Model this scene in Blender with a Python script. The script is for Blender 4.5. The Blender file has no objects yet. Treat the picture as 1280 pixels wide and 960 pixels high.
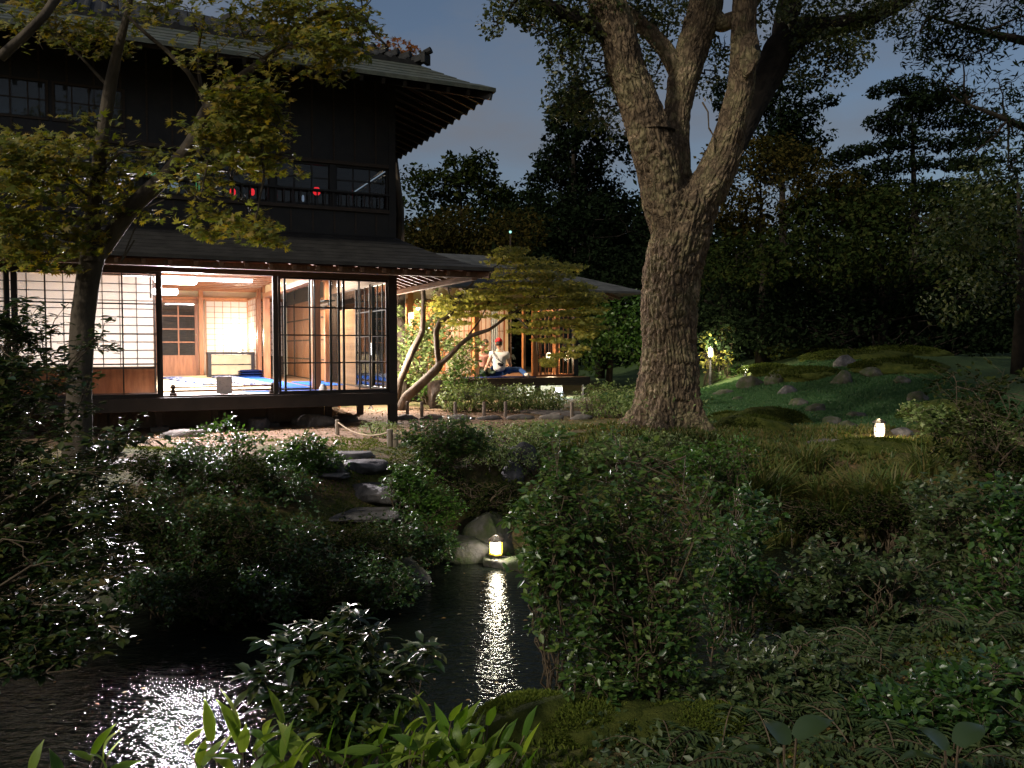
import bpy, bmesh, math, random
import numpy as np
from mathutils import Vector, Matrix, Euler
R = math.radians
S = bpy.context.scene
COL = S.collection
rng = np.random.default_rng(7)
random.seed(7)

# ------------------------------------------------------------------ camera
CZ, PITCH, FPX = 1.15, 2.46, 1050.0
cam_d = bpy.data.cameras.new('camera')
cam_d.lens = FPX / 1280 * 36.0; cam_d.sensor_width = 36; cam_d.clip_end = 1500; cam_d.clip_start = 0.05
cam = bpy.data.objects.new('camera', cam_d); COL.objects.link(cam)
cam.location = (0, 0, CZ); cam.rotation_euler = (R(90 - PITCH), 0, 0)
S.camera = cam

# ------------------------------------------------------------------ sky, added fill sun, exposure
FILL_EL, FILL_AZ = 36.0, 226.0           # azimuth clockwise from +Y : behind the viewer, to the left
W = bpy.data.worlds.new('World'); S.world = W; W.use_nodes = True
nt = W.node_tree; nt.nodes.clear()
out = nt.nodes.new('ShaderNodeOutputWorld'); bg = nt.nodes.new('ShaderNodeBackground')
sky = nt.nodes.new('ShaderNodeTexSky'); sky.sky_type = 'NISHITA'; sky.sun_disc = False
sky.sun_elevation = R(FILL_EL); sky.sun_rotation = R(FILL_AZ); sky.air_density = 1.0; sky.dust_density = 2.5
tc = nt.nodes.new('ShaderNodeTexCoord'); mp = nt.nodes.new('ShaderNodeMapping'); mp.inputs['Scale'].default_value = (1, 1, 2.6)
no = nt.nodes.new('ShaderNodeTexNoise'); no.inputs['Scale'].default_value = 2.6; no.inputs['Detail'].default_value = 7; no.inputs['Roughness'].default_value = 0.55
rp = nt.nodes.new('ShaderNodeValToRGB'); rp.color_ramp.elements[0].position = 0.42; rp.color_ramp.elements[1].position = 0.64
rp.color_ramp.elements[0].color = (0.0, 0.0, 0.0, 1); rp.color_ramp.elements[1].color = (0.95, 0.95, 0.95, 1)
mx = nt.nodes.new('ShaderNodeMixRGB'); mx.inputs['Color2'].default_value = (2.35, 2.6, 3.1, 1)
L = nt.links.new
L(tc.outputs['Generated'], mp.inputs['Vector']); L(mp.outputs['Vector'], no.inputs['Vector']); L(no.outputs['Fac'], rp.inputs['Fac'])
L(rp.outputs['Color'], mx.inputs['Fac']); L(sky.outputs['Color'], mx.inputs['Color1']); L(mx.outputs['Color'], bg.inputs['Color'])
L(bg.outputs['Background'], out.inputs['Surface'])
bg.inputs['Strength'].default_value = 0.060

sl = bpy.data.lights.new('moon', 'SUN'); sl.energy = 1.7; sl.angle = R(3.0); sl.color = (1.0, 0.93, 0.76)  # added warm fill, standing in for unseen lamplight from behind the viewer
so = bpy.data.objects.new('moon', sl); COL.objects.link(so)
_d = Vector((math.sin(R(FILL_AZ)) * math.cos(R(FILL_EL)), math.cos(R(FILL_AZ)) * math.cos(R(FILL_EL)), math.sin(R(FILL_EL))))
so.rotation_euler = (-_d).to_track_quat('-Z', 'Y').to_euler(); so.location = _d * 60

S.view_settings.view_transform = 'Standard'; S.view_settings.look = 'None'
S.view_settings.exposure = 0.2; S.view_settings.gamma = 1.0
S.render.engine = 'CYCLES'
S.cycles.use_denoising = True
S.cycles.max_bounces = 7; S.cycles.diffuse_bounces = 3; S.cycles.glossy_bounces = 3; S.cycles.transmission_bounces = 4; S.cycles.transparent_max_bounces = 14
S.cycles.sample_clamp_indirect = 4.0; S.cycles.caustics_reflective = False; S.cycles.caustics_refractive = False

# ------------------------------------------------------------------ helpers
def P(px, py, Y):
    """world point on plane y=Y seen at photo pixel (px,py)"""
    u, v = (px - 640) / FPX, (480 - py) / FPX
    p = R(PITCH)
    d = Vector((u, math.cos(p) + v * math.sin(p), -math.sin(p) + v * math.cos(p)))
    return Vector((0, 0, CZ)) + d * (Y / d.y)

def tag(o, label=None, cat=None, group=None, kind=None):
    if label: o['label'] = label
    if cat: o['category'] = cat
    if group: o['group'] = group
    if kind: o['kind'] = kind
    return o
def empty(name, loc=(0, 0, 0), rz=0, label=None, cat=None, group=None):
    o = bpy.data.objects.new(name, None); COL.objects.link(o); o.location = loc; o.rotation_euler = (0, 0, rz)
    o.empty_display_size = 0.2
    return tag(o, label, cat, group)
def link(name, me, parent=None, loc=None, rot=None):
    o = bpy.data.objects.new(name, me); COL.objects.link(o)
    if parent is not None: o.parent = parent
    if loc is not None: o.location = loc
    if rot is not None: o.rotation_euler = rot
    return o

class MB:
    def __init__(s): s.v = []; s.f = []
    def add(s, vs, fs):
        n = len(s.v); s.v += [tuple(x) for x in vs]; s.f += [tuple(i + n for i in f) for f in fs]; return s
    def box(s, x0, x1, y0, y1, z0, z1, M=None):
        vs = [Vector((x, y, z)) for x in (x0, x1) for y in (y0, y1) for z in (z0, z1)]
        if M is not None: vs = [M @ v for v in vs]
        return s.add(vs, [(0, 1, 3, 2), (4, 6, 7, 5), (0, 4, 5, 1), (2, 3, 7, 6), (0, 2, 6, 4), (1, 5, 7, 3)])
    def bar(s, p, q, w, h, up=(0, 0, 1)):
        p, q = Vector(p), Vector(q); d = (q - p); l = d.length; d.normalize(); up = Vector(up)
        r = d.cross(up)
        if r.length < 1e-4: r = Vector((1, 0, 0))
        r.normalize(); u = r.cross(d)
        M = Matrix((( r.x, d.x, u.x, p.x), (r.y, d.y, u.y, p.y), (r.z, d.z, u.z, p.z), (0, 0, 0, 1)))
        return s.box(-w / 2, w / 2, 0, l, -h / 2, h / 2, M)
    def tube(s, pts, rad, n=8, cap=True):
        pts = [Vector(p) for p in pts]; base = len(s.v); m = len(pts)
        if not hasattr(rad, '__len__'): rad = [rad] * m
        t0 = (pts[1] - pts[0]).normalized()
        a = t0.cross(Vector((0.31, 0.17, 0.93)));  a = a.normalized() if a.length > 1e-3 else Vector((1, 0, 0))
        for i, p in enumerate(pts):
            t = (pts[min(i + 1, m - 1)] - pts[max(i - 1, 0)]).normalized()
            a = (a - t * a.dot(t)).normalized(); b = t.cross(a)
            for k in range(n):
                an = 2 * math.pi * k / n
                s.v.append(tuple(p + (a * math.cos(an) + b * math.sin(an)) * rad[i]))
        for i in range(m - 1):
            for k in range(n):
                k2 = (k + 1) % n; q = base + i * n
                s.f.append((q + k, q + k2, q + n + k2, q + n + k))
        if cap:
            s.f.append(tuple(base + k for k in range(n))[::-1]); s.f.append(tuple(base + (m - 1) * n + k for k in range(n)))
        return s
    def lathe(s, prof, n=16, c=(0, 0, 0), rz=0):
        base = len(s.v)
        for (r, z) in prof:
            for k in range(n):
                an = 2 * math.pi * k / n + rz; s.v.append((c[0] + r * math.cos(an), c[1] + r * math.sin(an), c[2] + z))
        for i in range(len(prof) - 1):
            for k in range(n):
                k2 = (k + 1) % n; q = base + i * n; s.f.append((q + k, q + k2, q + n + k2, q + n + k))
        s.f.append(tuple(base + k for k in range(n))[::-1]); s.f.append(tuple(base + (len(prof) - 1) * n + k for k in range(n)))
        return s
    def mesh(s, name, mat=None, smooth=False):
        me = bpy.data.meshes.new(name); me.from_pydata(s.v, [], s.f)
        if mat: me.materials.append(mat)
        if smooth: me.shade_smooth()
        me.update(); return me
    def build(s, name, mat, parent=None, loc=None, rot=None, smooth=False, bevel=0):
        o = link(name, s.mesh(name, mat, smooth), parent, loc, rot)
        if bevel:
            m = o.modifiers.new('bevel', 'BEVEL'); m.width = bevel; m.segments = 2; m.limit_method = 'ANGLE'
        return o

def npmesh(name, verts, faces_flat, k, mat, smooth=False):
    """faces_flat: (F,k) array"""
    me = bpy.data.meshes.new(name)
    nv, nf = len(verts), len(faces_flat)
    me.vertices.add(nv); me.vertices.foreach_set('co', np.ascontiguousarray(verts, dtype=np.float32).ravel())
    me.loops.add(nf * k); me.loops.foreach_set('vertex_index', np.ascontiguousarray(faces_flat, dtype=np.int32).ravel())
    me.polygons.add(nf); me.polygons.foreach_set('loop_start', np.arange(0, nf * k, k, dtype=np.int32))
    try: me.polygons.foreach_set('loop_total', np.full(nf, k, dtype=np.int32))
    except Exception: pass
    me.update(calc_edges=True); me.validate()
    if mat: me.materials.append(mat)
    if smooth: me.shade_smooth()
    return me

# value noise (numpy)
_T = rng.random(4096)
def _h(i, j, k): return _T[(i * 73856093 ^ j * 19349663 ^ k * 83492791) & 4095]
def vnoise(p):
    p = np.asarray(p, float); i = np.floor(p).astype(np.int64); f = p - i; f = f * f * (3 - 2 * f)
    r = 0
    for a in (0, 1):
        for b in (0, 1):
            for c in (0, 1):
                w = (f[..., 0] if a else 1 - f[..., 0]) * (f[..., 1] if b else 1 - f[..., 1]) * (f[..., 2] if c else 1 - f[..., 2])
                r = r + w * _h(i[..., 0] + a, i[..., 1] + b, i[..., 2] + c)
    return r
def fbm(p, o=4):
    p = np.asarray(p, float); r = 0; a = 0.5
    for k in range(o): r = r + a * vnoise(p + 17.3 * k); p = p * 2.03; a *= 0.5
    return r

# ------------------------------------------------------------------ materials
def mat(name, c1, c2=None, scale=6, rough=0.6, spec=0.5, bump=0.0, bscale=30, stretch=(1, 1, 1), metal=0, emit=None, estr=0, trans=0.0, detail=6, ramp=(0.35, 0.65), c3=None, coat=0):
    m = bpy.data.materials.new(name); m.use_nodes = True; n = m.node_tree.nodes; l = m.node_tree.links.new
    b = n['Principled BSDF']; b.inputs['Roughness'].default_value = rough; b.inputs['Specular IOR Level'].default_value = spec
    b.inputs['Metallic'].default_value = metal; b.inputs['Base Color'].default_value = (*c1, 1); b.inputs['Coat Weight'].default_value = coat
    g = n.new('ShaderNodeNewGeometry'); mpn = n.new('ShaderNodeMapping'); mpn.inputs['Scale'].default_value = stretch
    tcn = n.new('ShaderNodeTexCoord'); l(tcn.outputs['Object'], mpn.inputs['Vector'])
    if c2 is not None:
        t = n.new('ShaderNodeTexNoise'); t.inputs['Scale'].default_value = scale; t.inputs['Detail'].default_value = detail; t.inputs['Roughness'].default_value = 0.6
        r = n.new('ShaderNodeValToRGB'); e = r.color_ramp.elements
        e[0].position, e[1].position = ramp; e[0].color = (*c1, 1); e[1].color = (*c2, 1)
        if c3: x = r.color_ramp.elements.new((ramp[0] + ramp[1]) / 2); x.color = (*c3, 1)
        l(mpn.outputs['Vector'], t.inputs['Vector']); l(t.outputs['Fac'], r.inputs['Fac']); l(r.outputs['Color'], b.inputs['Base Color'])
    if bump:
        t2 = n.new('ShaderNodeTexNoise'); t2.inputs['Scale'].default_value = bscale; t2.inputs['Detail'].default_value = 8; t2.inputs['Roughness'].default_value = 0.65
        bp = n.new('ShaderNodeBump'); bp.inputs['Strength'].default_value = bump; bp.inputs['Distance'].default_value = 0.02
        l(mpn.outputs['Vector'], t2.inputs['Vector']); l(t2.outputs['Fac'], bp.inputs['Height']); l(bp.outputs['Normal'], b.inputs['Normal'])
    if emit: b.inputs['Emission Color'].default_value = (*emit, 1); b.inputs['Emission Strength'].default_value = estr
    if trans:
        o = n['Material Output']; tr = n.new('ShaderNodeBsdfTranslucent'); tr.inputs['Color'].default_value = (*[min(1, c * 1.1) for c in c1], 1)
        ms = n.new('ShaderNodeMixShader'); ms.inputs['Fac'].default_value = trans
        l(b.outputs['BSDF'], ms.inputs[1]); l(tr.outputs['BSDF'], ms.inputs[2]); l(ms.outputs['Shader'], o.inputs['Surface'])
    return m

def leafmat(name, cols, rough=0.38, spec=0.5, trans=0.25, tcol=None):
    m = bpy.data.materials.new(name); m.use_nodes = True; n = m.node_tree.nodes; l = m.node_tree.links.new
    b = n['Principled BSDF']; b.inputs['Roughness'].default_value = rough; b.inputs['Specular IOR Level'].default_value = spec
    g = n.new('ShaderNodeNewGeometry'); r = n.new('ShaderNodeValToRGB'); e = r.color_ramp.elements
    e[0].position = 0; e[0].color = (*cols[0], 1); e[1].position = 1; e[1].color = (*cols[-1], 1)
    for i, c in enumerate(cols[1:-1]): x = r.color_ramp.elements.new((i + 1) / (len(cols) - 1)); x.color = (*c, 1)
    l(g.outputs['Random Per Island'], r.inputs['Fac']); l(r.outputs['Color'], b.inputs['Base Color'])
    o = n['Material Output']; tr = n.new('ShaderNodeBsdfTranslucent'); ms = n.new('ShaderNodeMixShader'); ms.inputs['Fac'].default_value = trans
    hs = n.new('ShaderNodeHueSaturation'); hs.inputs['Value'].default_value = 1.5; hs.inputs['Saturation'].default_value = 1.1
    l(r.outputs['Color'], hs.inputs['Color']); l(hs.outputs['Color'], tr.inputs['Color'])
    l(b.outputs['BSDF'], ms.inputs[1]); l(tr.outputs['BSDF'], ms.inputs[2]); l(ms.outputs['Shader'], o.inputs['Surface'])
    return m

def glassmat(name, tint=(0.96, 0.98, 0.97), mn=0.04):
    m = bpy.data.materials.new(name); m.use_nodes = True; n = m.node_tree.nodes; l = m.node_tree.links.new
    n.remove(n['Principled BSDF']); o = n['Material Output']
    t = n.new('ShaderNodeBsdfTransparent'); t.inputs['Color'].default_value = (*tint, 1)
    g = n.new('ShaderNodeBsdfGlossy'); g.inputs['Roughness'].default_value = 0.02
    f = n.new('ShaderNodeFresnel'); f.inputs['IOR'].default_value = 1.45
    ms = n.new('ShaderNodeMixShader'); l(f.outputs['Fac'], ms.inputs['Fac']); l(t.outputs['BSDF'], ms.inputs[1]); l(g.outputs['BSDF'], ms.inputs[2]); l(ms.outputs['Shader'], o.inputs['Surface'])
    return m
def emat(name, c, s):
    m = bpy.data.materials.new(name); m.use_nodes = True; b = m.node_tree.nodes['Principled BSDF']
    b.inputs['Base Color'].default_value = (*c, 1); b.inputs['Emission Color'].default_value = (*c, 1); b.inputs['Emission Strength'].default_value = s; return m

M = {}
M['darkwood'] = mat('dark_wood', (0.030, 0.020, 0.014), (0.060, 0.038, 0.025), 5, 0.55, 0.4, 0.25, 40, (1, 8, 8))
M['blackwood'] = mat('black_lacquered_wood', (0.010, 0.008, 0.007), (0.022, 0.017, 0.014), 6, 0.45, 0.4)
M['redwood'] = mat('red_cedar', (0.22, 0.085, 0.035), (0.33, 0.14, 0.06), 4, 0.42, 0.5, 0.15, 40, (6, 6, 0.8))
M['planks'] = mat('ceiling_board_wood', (0.20, 0.085, 0.04), (0.30, 0.14, 0.07), 4, 0.5, 0.4, 0.1, 30, (1, 8, 1))
M['floorwood'] = mat('veranda_board_wood', (0.16, 0.085, 0.045), (0.27, 0.15, 0.085), 5, 0.28, 0.5, 0.08, 30, (0.8, 9, 1))
M['rafter'] = mat('rafter_wood', (0.11, 0.065, 0.042), (0.17, 0.105, 0.07), 6, 0.6, 0.3, 0.2, 40, (5, 0.8, 5))
M['sheath'] = mat('sheathing_red_wood', (0.15, 0.05, 0.03), (0.22, 0.08, 0.05), 5, 0.6, 0.3, 0.1)
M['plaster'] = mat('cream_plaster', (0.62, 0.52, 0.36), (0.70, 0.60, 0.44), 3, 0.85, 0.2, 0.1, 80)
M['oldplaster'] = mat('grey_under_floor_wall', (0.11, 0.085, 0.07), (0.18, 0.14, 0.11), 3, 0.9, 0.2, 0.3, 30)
M['paper'] = mat('shoji_paper', (0.82, 0.79, 0.78), None, 1, 0.9, 0.1, trans=0.68)
M['tatami'] = mat('tatami_straw', (0.55, 0.47, 0.28), (0.64, 0.56, 0.36), 30, 0.7, 0.3, 0.15, 200, (1, 12, 1))
M['blue'] = mat('blue_felt', (0.02, 0.09, 0.42), (0.03, 0.12, 0.50), 20, 0.9, 0.1, 0.2, 200)
M['navy'] = mat('navy_cushion', (0.006, 0.015, 0.07), (0.01, 0.022, 0.10), 20, 0.9, 0.1, 0.2, 90)
M['whitecloth'] = mat('white_cloth', (0.62, 0.60, 0.56), (0.72, 0.70, 0.67), 15, 0.9, 0.1, 0.3, 40)
M['glass'] = glassmat('window_glass')
M['roof'] = mat('dark_shingle_roof', (0.016, 0.015, 0.015), (0.032, 0.030, 0.029), 5, 0.7, 0.3, 0.4, 40, (1, 1, 1))
M['copper'] = mat('weathered_copper_roof', (0.045, 0.062, 0.052), (0.085, 0.10, 0.08), 4, 0.6, 0.4, 0.2, 25, (2, 2, 2), c3=(0.06, 0.065, 0.055))
M['tile'] = mat('grey_roof_tile', (0.014, 0.014, 0.015), (0.034, 0.034, 0.035), 6, 0.7, 0.12, 0.25, 40)
M['bark'] = mat('camphor_bark', (0.055, 0.040, 0.028), (0.27, 0.20, 0.145), 9, 0.85, 0.25, 0.8, 42, (1.6, 1.6, 0.55), c3=(0.15, 0.11, 0.075), ramp=(0.3, 0.72))
def barkmat():
    m = bpy.data.materials.new('camphor_bark'); m.use_nodes = True; n = m.node_tree.nodes; l = m.node_tree.links.new; b = n['Principled BSDF']
    b.inputs['Roughness'].default_value = .9; b.inputs['Specular IOR Level'].default_value = .2
    t = n.new('ShaderNodeTexCoord'); mp_ = n.new('ShaderNodeMapping'); mp_.inputs['Scale'].default_value = (1, 1, .55); l(t.outputs['Object'], mp_.inputs['Vector'])
    wn = n.new('ShaderNodeTexNoise'); wn.inputs['Scale'].default_value = 7; wn.inputs['Detail'].default_value = 4; l(mp_.outputs['Vector'], wn.inputs['Vector'])
    wa = n.new('ShaderNodeVectorMath'); wa.operation = 'MULTIPLY_ADD'; wa.inputs[1].default_value = (.34, .34, .34); l(wn.outputs['Color'], wa.inputs[0]); l(mp_.outputs['Vector'], wa.inputs[2])
    v = n.new('ShaderNodeTexVoronoi'); v.feature = 'DISTANCE_TO_EDGE'; v.inputs['Scale'].default_value = 12; l(wa.outputs['Vector'], v.inputs['Vector'])
    cr = n.new('ShaderNodeValToRGB'); cr.color_ramp.elements[0].position = .0; cr.color_ramp.elements[1].position = .22; cr.color_ramp.elements[0].color = (.35, .35, .35, 1); l(v.outputs['Distance'], cr.inputs['Fac'])
    n2 = n.new('ShaderNodeTexNoise'); n2.inputs['Scale'].default_value = 3.2; n2.inputs['Detail'].default_value = 9; n2.inputs['Roughness'].default_value = .7; l(t.outputs['Object'], n2.inputs['Vector'])
    r = n.new('ShaderNodeValToRGB'); e = r.color_ramp.elements; e[0].position = .36; e[1].position = .66; e[0].color = (.10, .070, .046, 1); e[1].color = (.40, .29, .19, 1); x = e.new(.5); x.color = (.21, .15, .095, 1); x = e.new(.57); x.color = (.20, .17, .09, 1)
    l(n2.outputs['Fac'], r.inputs['Fac'])
    mx_ = n.new('ShaderNodeMixRGB'); mx_.inputs['Color1'].default_value = (.022, .016, .012, 1); l(cr.outputs['Color'], mx_.inputs['Fac']); l(r.outputs['Color'], mx_.inputs['Color2']); l(mx_.outputs['Color'], b.inputs['Base Color'])
    n3 = n.new('ShaderNodeTexNoise'); n3.inputs['Scale'].default_value = 45; n3.inputs['Detail'].default_value = 6; l(mp_.outputs['Vector'], n3.inputs['Vector'])
    ad_ = n.new('ShaderNodeMath'); ad_.operation = 'MULTIPLY_ADD'; ad_.inputs[1].default_value = .5; l(n3.outputs['Fac'], ad_.inputs[0]); l(cr.outputs['Color'], ad_.inputs[2])
    bp_ = n.new('ShaderNodeBump'); bp_.inputs['Strength'].default_value = 1; bp_.inputs['Distance'].default_value = .014; l(ad_.outputs[0], bp_.inputs['Height']); l(bp_.outputs['Normal'], b.inputs['Normal'])
    return m
M['bark'] = barkmat()
M['woundbark'] = mat('healed_bark', (0.16, 0.11, 0.075), (0.24, 0.16, 0.11), 9, 0.8, 0.3, 0.4, 30)
M['bark2'] = mat('smooth_maple_bark', (0.045, 0.034, 0.024), (0.10, 0.078, 0.056), 7, 0.8, 0.3, 0.6, 30, (1, 1, 0.5))
M['barkdark'] = mat('dark_bark', (0.013, 0.010, 0.008), (0.032, 0.025, 0.019), 7, 0.9, 0.2, 0.5, 25)
M['twig'] = mat('twig_bark', (0.06, 0.042, 0.026), (0.11, 0.08, 0.05), 20, 0.7, 0.3)
M['stone'] = mat('garden_stone', (0.03, 0.027, 0.026), (0.13, 0.118, 0.12), 7, 0.62, 0.5, 1.0, 16, c3=(0.07, 0.065, 0.065))
M['stonemoss'] = mat('mossy_stone', (0.030, 0.045, 0.012), (0.10, 0.09, 0.085), 6, 0.85, 0.3, 1.0, 18, c3=(0.055, 0.055, 0.035))
M['palestone'] = mat('pale_stone', (0.09, 0.078, 0.070), (0.19, 0.17, 0.155), 7, 0.8, 0.3, 0.9, 18, c3=(0.13,0.115,0.10))
M['moss'] = mat('moss', (0.03, 0.042, 0.008), (0.07, 0.078, 0.016), 9, 0.95, 0.1, 1.0, 60)
M['post'] = mat('grey_weathered_post', (0.16, 0.13, 0.10), (0.28, 0.23, 0.18), 12, 0.8, 0.3, 0.4, 40, (4, 4, 1))
M['rope'] = mat('straw_rope', (0.26, 0.20, 0.13), (0.36, 0.28, 0.19), 40, 0.9, 0.2)
M['bamboo'] = mat('bamboo_wood', (0.20, 0.12, 0.055), (0.34, 0.22, 0.11), 8, 0.4, 0.5, 0.1, 30)
# leaves
M['lf_gloss'] = leafmat('glossy_dark_leaf', [(0.012, 0.028, 0.009), (0.022, 0.046, 0.012), (0.035, 0.058, 0.014), (0.07, 0.075, 0.015)], 0.30, 1.0, 0.2)
M['lf_camellia'] = leafmat('camellia_leaf', [(0.014, 0.040, 0.009), (0.030, 0.075, 0.014), (0.065, 0.12, 0.02)], 0.36, 0.8, 0.25)
M['lf_mid'] = leafmat('mid_green_leaf', [(0.026, 0.065, 0.014), (0.055, 0.115, 0.024), (0.12, 0.17, 0.035)], 0.38, 0.75, 0.3)
M['lf_green'] = leafmat('bright_green_leaf', [(0.03, 0.08, 0.012), (0.06, 0.13, 0.02), (0.09, 0.16, 0.03)], 0.38, 0.5, 0.3)
M['lf_hedge'] = leafmat('hedge_leaf', [(0.08, 0.13, 0.03), (0.17, 0.23, 0.07), (0.28, 0.33, 0.13)], 0.5, 0.4, 0.3)
M['lf_maple'] = leafmat('yellow_green_maple_leaf', [(0.07, 0.095, 0.014), (0.13, 0.145, 0.022), (0.20, 0.18, 0.026), (0.24, 0.165, 0.026)], 0.55, 0.35, 0.4)
M['lf_maple2'] = leafmat('olive_maple_leaf', [(0.15, 0.16, 0.035), (0.27, 0.27, 0.06), (0.42, 0.36, 0.09)], 0.55, 0.35, 0.4)
M['lf_red'] = leafmat('rusty_maple_leaf', [(0.18, 0.06, 0.03), (0.25, 0.10, 0.04), (0.22, 0.13, 0.04)], 0.55, 0.3, 0.4)
M['lf_camphor'] = leafmat('camphor_leaf', [(0.026, 0.044, 0.011), (0.052, 0.070, 0.018), (0.105, 0.11, 0.03)], 0.4, 0.5, 0.3)
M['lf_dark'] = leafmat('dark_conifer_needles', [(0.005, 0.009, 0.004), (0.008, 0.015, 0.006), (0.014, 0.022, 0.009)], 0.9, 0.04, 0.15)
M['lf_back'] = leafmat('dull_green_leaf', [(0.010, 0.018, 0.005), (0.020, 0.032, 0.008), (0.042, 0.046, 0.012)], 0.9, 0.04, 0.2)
M['lf_brown'] = leafmat('brownish_green_leaf', [(0.020, 0.022, 0.006), (0.040, 0.036, 0.009), (0.07, 0.05, 0.012)], 0.9, 0.04, 0.3)
M['lf_bamboo'] = leafmat('sasa_leaf', [(0.06, 0.13, 0.018), (0.14, 0.22, 0.028), (0.25, 0.32, 0.055)], 0.42, 0.5, 0.5)
_n = M['lf_bamboo'].node_tree; _w = _n.nodes.new('ShaderNodeTexNoise'); _w.inputs['Scale'].default_value = 14; _w.inputs['Detail'].default_value = 6
_tc = _n.nodes.new('ShaderNodeTexCoord'); _mp = _n.nodes.new('ShaderNodeMapping'); _mp.inputs['Scale'].default_value = (.25, 12, 1); _n.links.new(_tc.outputs['Object'], _mp.inputs['Vector']); _n.links.new(_mp.outputs['Vector'], _w.inputs['Vector'])
_b = _n.nodes.new('ShaderNodeBump'); _b.inputs['Strength'].default_value = .5; _b.inputs['Distance'].default_value = .004; _n.links.new(_w.outputs['Fac'], _b.inputs['Height']); _n.links.new(_b.outputs['Normal'], _n.nodes['Principled BSDF'].inputs['Normal'])
_oi = _n.nodes.new('ShaderNodeObjectInfo'); _rp = [x for x in _n.nodes if x.type == 'VALTORGB'][0]; _mm = _n.nodes.new('ShaderNodeMath'); _mm.operation = 'MULTIPLY_ADD'; _mm.inputs[1].default_value = .45
_n.links.new(_w.outputs['Fac'], _mm.inputs[0]); _n.links.new(_oi.outputs['Random'], _mm.inputs[2]); _ms = _n.nodes.new('ShaderNodeMath'); _ms.operation = 'SUBTRACT'; _ms.inputs[1].default_value = .2; _n.links.new(_mm.outputs[0], _ms.inputs[0]); _n.links.new(_ms.outputs[0], _rp.inputs['Fac'])
M['lf_grass'] = leafmat('grass_blade', [(0.05, 0.09, 0.02), (0.10, 0.12, 0.03), (0.18, 0.14, 0.05)], 0.5, 0.3, 0.35)
M['lf_lawn'] = leafmat('lawn_blade', [(0.03, 0.08, 0.03), (0.05, 0.11, 0.04), (0.06, 0.12, 0.04)], 0.5, 0.3, 0.35)
M['lf_fern'] = leafmat('fern_leaf', [(0.03, 0.06, 0.02), (0.06, 0.09, 0.03), (0.09, 0.11, 0.04)], 0.42, 0.5, 0.3)
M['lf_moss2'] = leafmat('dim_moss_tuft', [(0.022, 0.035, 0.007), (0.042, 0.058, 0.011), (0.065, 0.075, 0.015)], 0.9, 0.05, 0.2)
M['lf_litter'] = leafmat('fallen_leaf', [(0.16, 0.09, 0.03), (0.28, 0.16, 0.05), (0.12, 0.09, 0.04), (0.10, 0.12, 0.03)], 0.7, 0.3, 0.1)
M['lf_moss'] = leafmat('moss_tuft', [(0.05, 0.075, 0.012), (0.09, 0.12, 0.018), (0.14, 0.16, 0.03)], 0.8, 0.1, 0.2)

# ------------------------------------------------------------------ terrain
POND = np.array([(-3.35, 4.6), (-3.3, 3.9), (-3.0, 3.4), (-1.2, 3.45), (-.5, 3.6), (-.15, 3.9), (.35, 3.95), (.8, 4.1), (1.1, 4.5), (1.7, 4.75), (2.5, 4.9), (3.2, 5.5), (3.7, 6.6),
                 (3.7, 7.9), (3.1, 8.4), (2.2, 8.2), (1.4, 7.95), (.8, 7.85), (.25, 7.75), (-.2, 7.65), (-.9, 7.5), (-1.15, 7.0), (-1.5, 6.35), (-2.2, 6.1), (-2.9, 6.0), (-3.3, 5.5)], float)
WATER = -0.8
def pond_sd(X, Y):
    d = np.full(X.shape, 1e9); inside = np.zeros(X.shape, bool); n = len(POND)
    for i in range(n):
        a, b = POND[i], POND[(i + 1) % n]; e = b - a
        t = np.clip(((X - a[0]) * e[0] + (Y - a[1]) * e[1]) / (e @ e), 0, 1)
        d = np.minimum(d, np.hypot(X - a[0] - t * e[0], Y - a[1] - t * e[1]))
        c = ((a[1] > Y) != (b[1] > Y)); xx = a[0] + (Y - a[1]) / (e[1] if abs(e[1]) > 1e-9 else 1e-9) * e[0]
        inside ^= c & (X < xx)
    return np.where(inside, -d, d)
def sm(x): x = np.clip(x, 0, 1); return x * x * (3 - 2 * x)
def target(X, Y):
    t = -0.42 + 0.42 * sm((Y - 3.8) / 5.0)
    t = t - 0.05 * sm((Y - 6) / 2) * sm((9.5 - Y) / 2)
    # garden mound on the right
    k = sm((X - (3.6 + 0.02 * Y)) / 4.5) * sm((Y - 11.5) / 11.0)
    t = t + 0.95 * k
    t = t + 0.28 * sm((X - 5) / 5) * sm((9 - Y) / 5)
    # root mound of the camphor
    t = t + 0.17 * np.exp(-((X - 1.85) ** 2 + (Y - 10.6) ** 2) / 1.1)
    return t
def ground(X, Y, fine=True):
    X = np.asarray(X, float); Y = np.asarray(Y, float)
    sd = pond_sd(X, Y)
    north = sm((Y - 5.2) / 1.0)
    w = 0.55 + north * (1.0 + 0.2 * np.sin(X * 1.3))
    p = np.stack([X, Y, X * 0], -1)
    t = target(X, Y)
    if fine: t = t + (fbm(p * 0.9) - 0.47) * 0.22 * sm((np.abs(Y - 14) + np.abs(X) * .3) / 6 - 0.1) + (fbm(p * 5.0, 3) - 0.44) * 0.045
    h = -0.92 + (t + 0.92) * sm(sd / w) ** 0.72
    return np.where(sd < 0, -0.92 - 0.5 * sm(-sd / 0.8), h)
def gz(x, y): return float(ground(np.array([x]), np.array([y]))[0])

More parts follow.
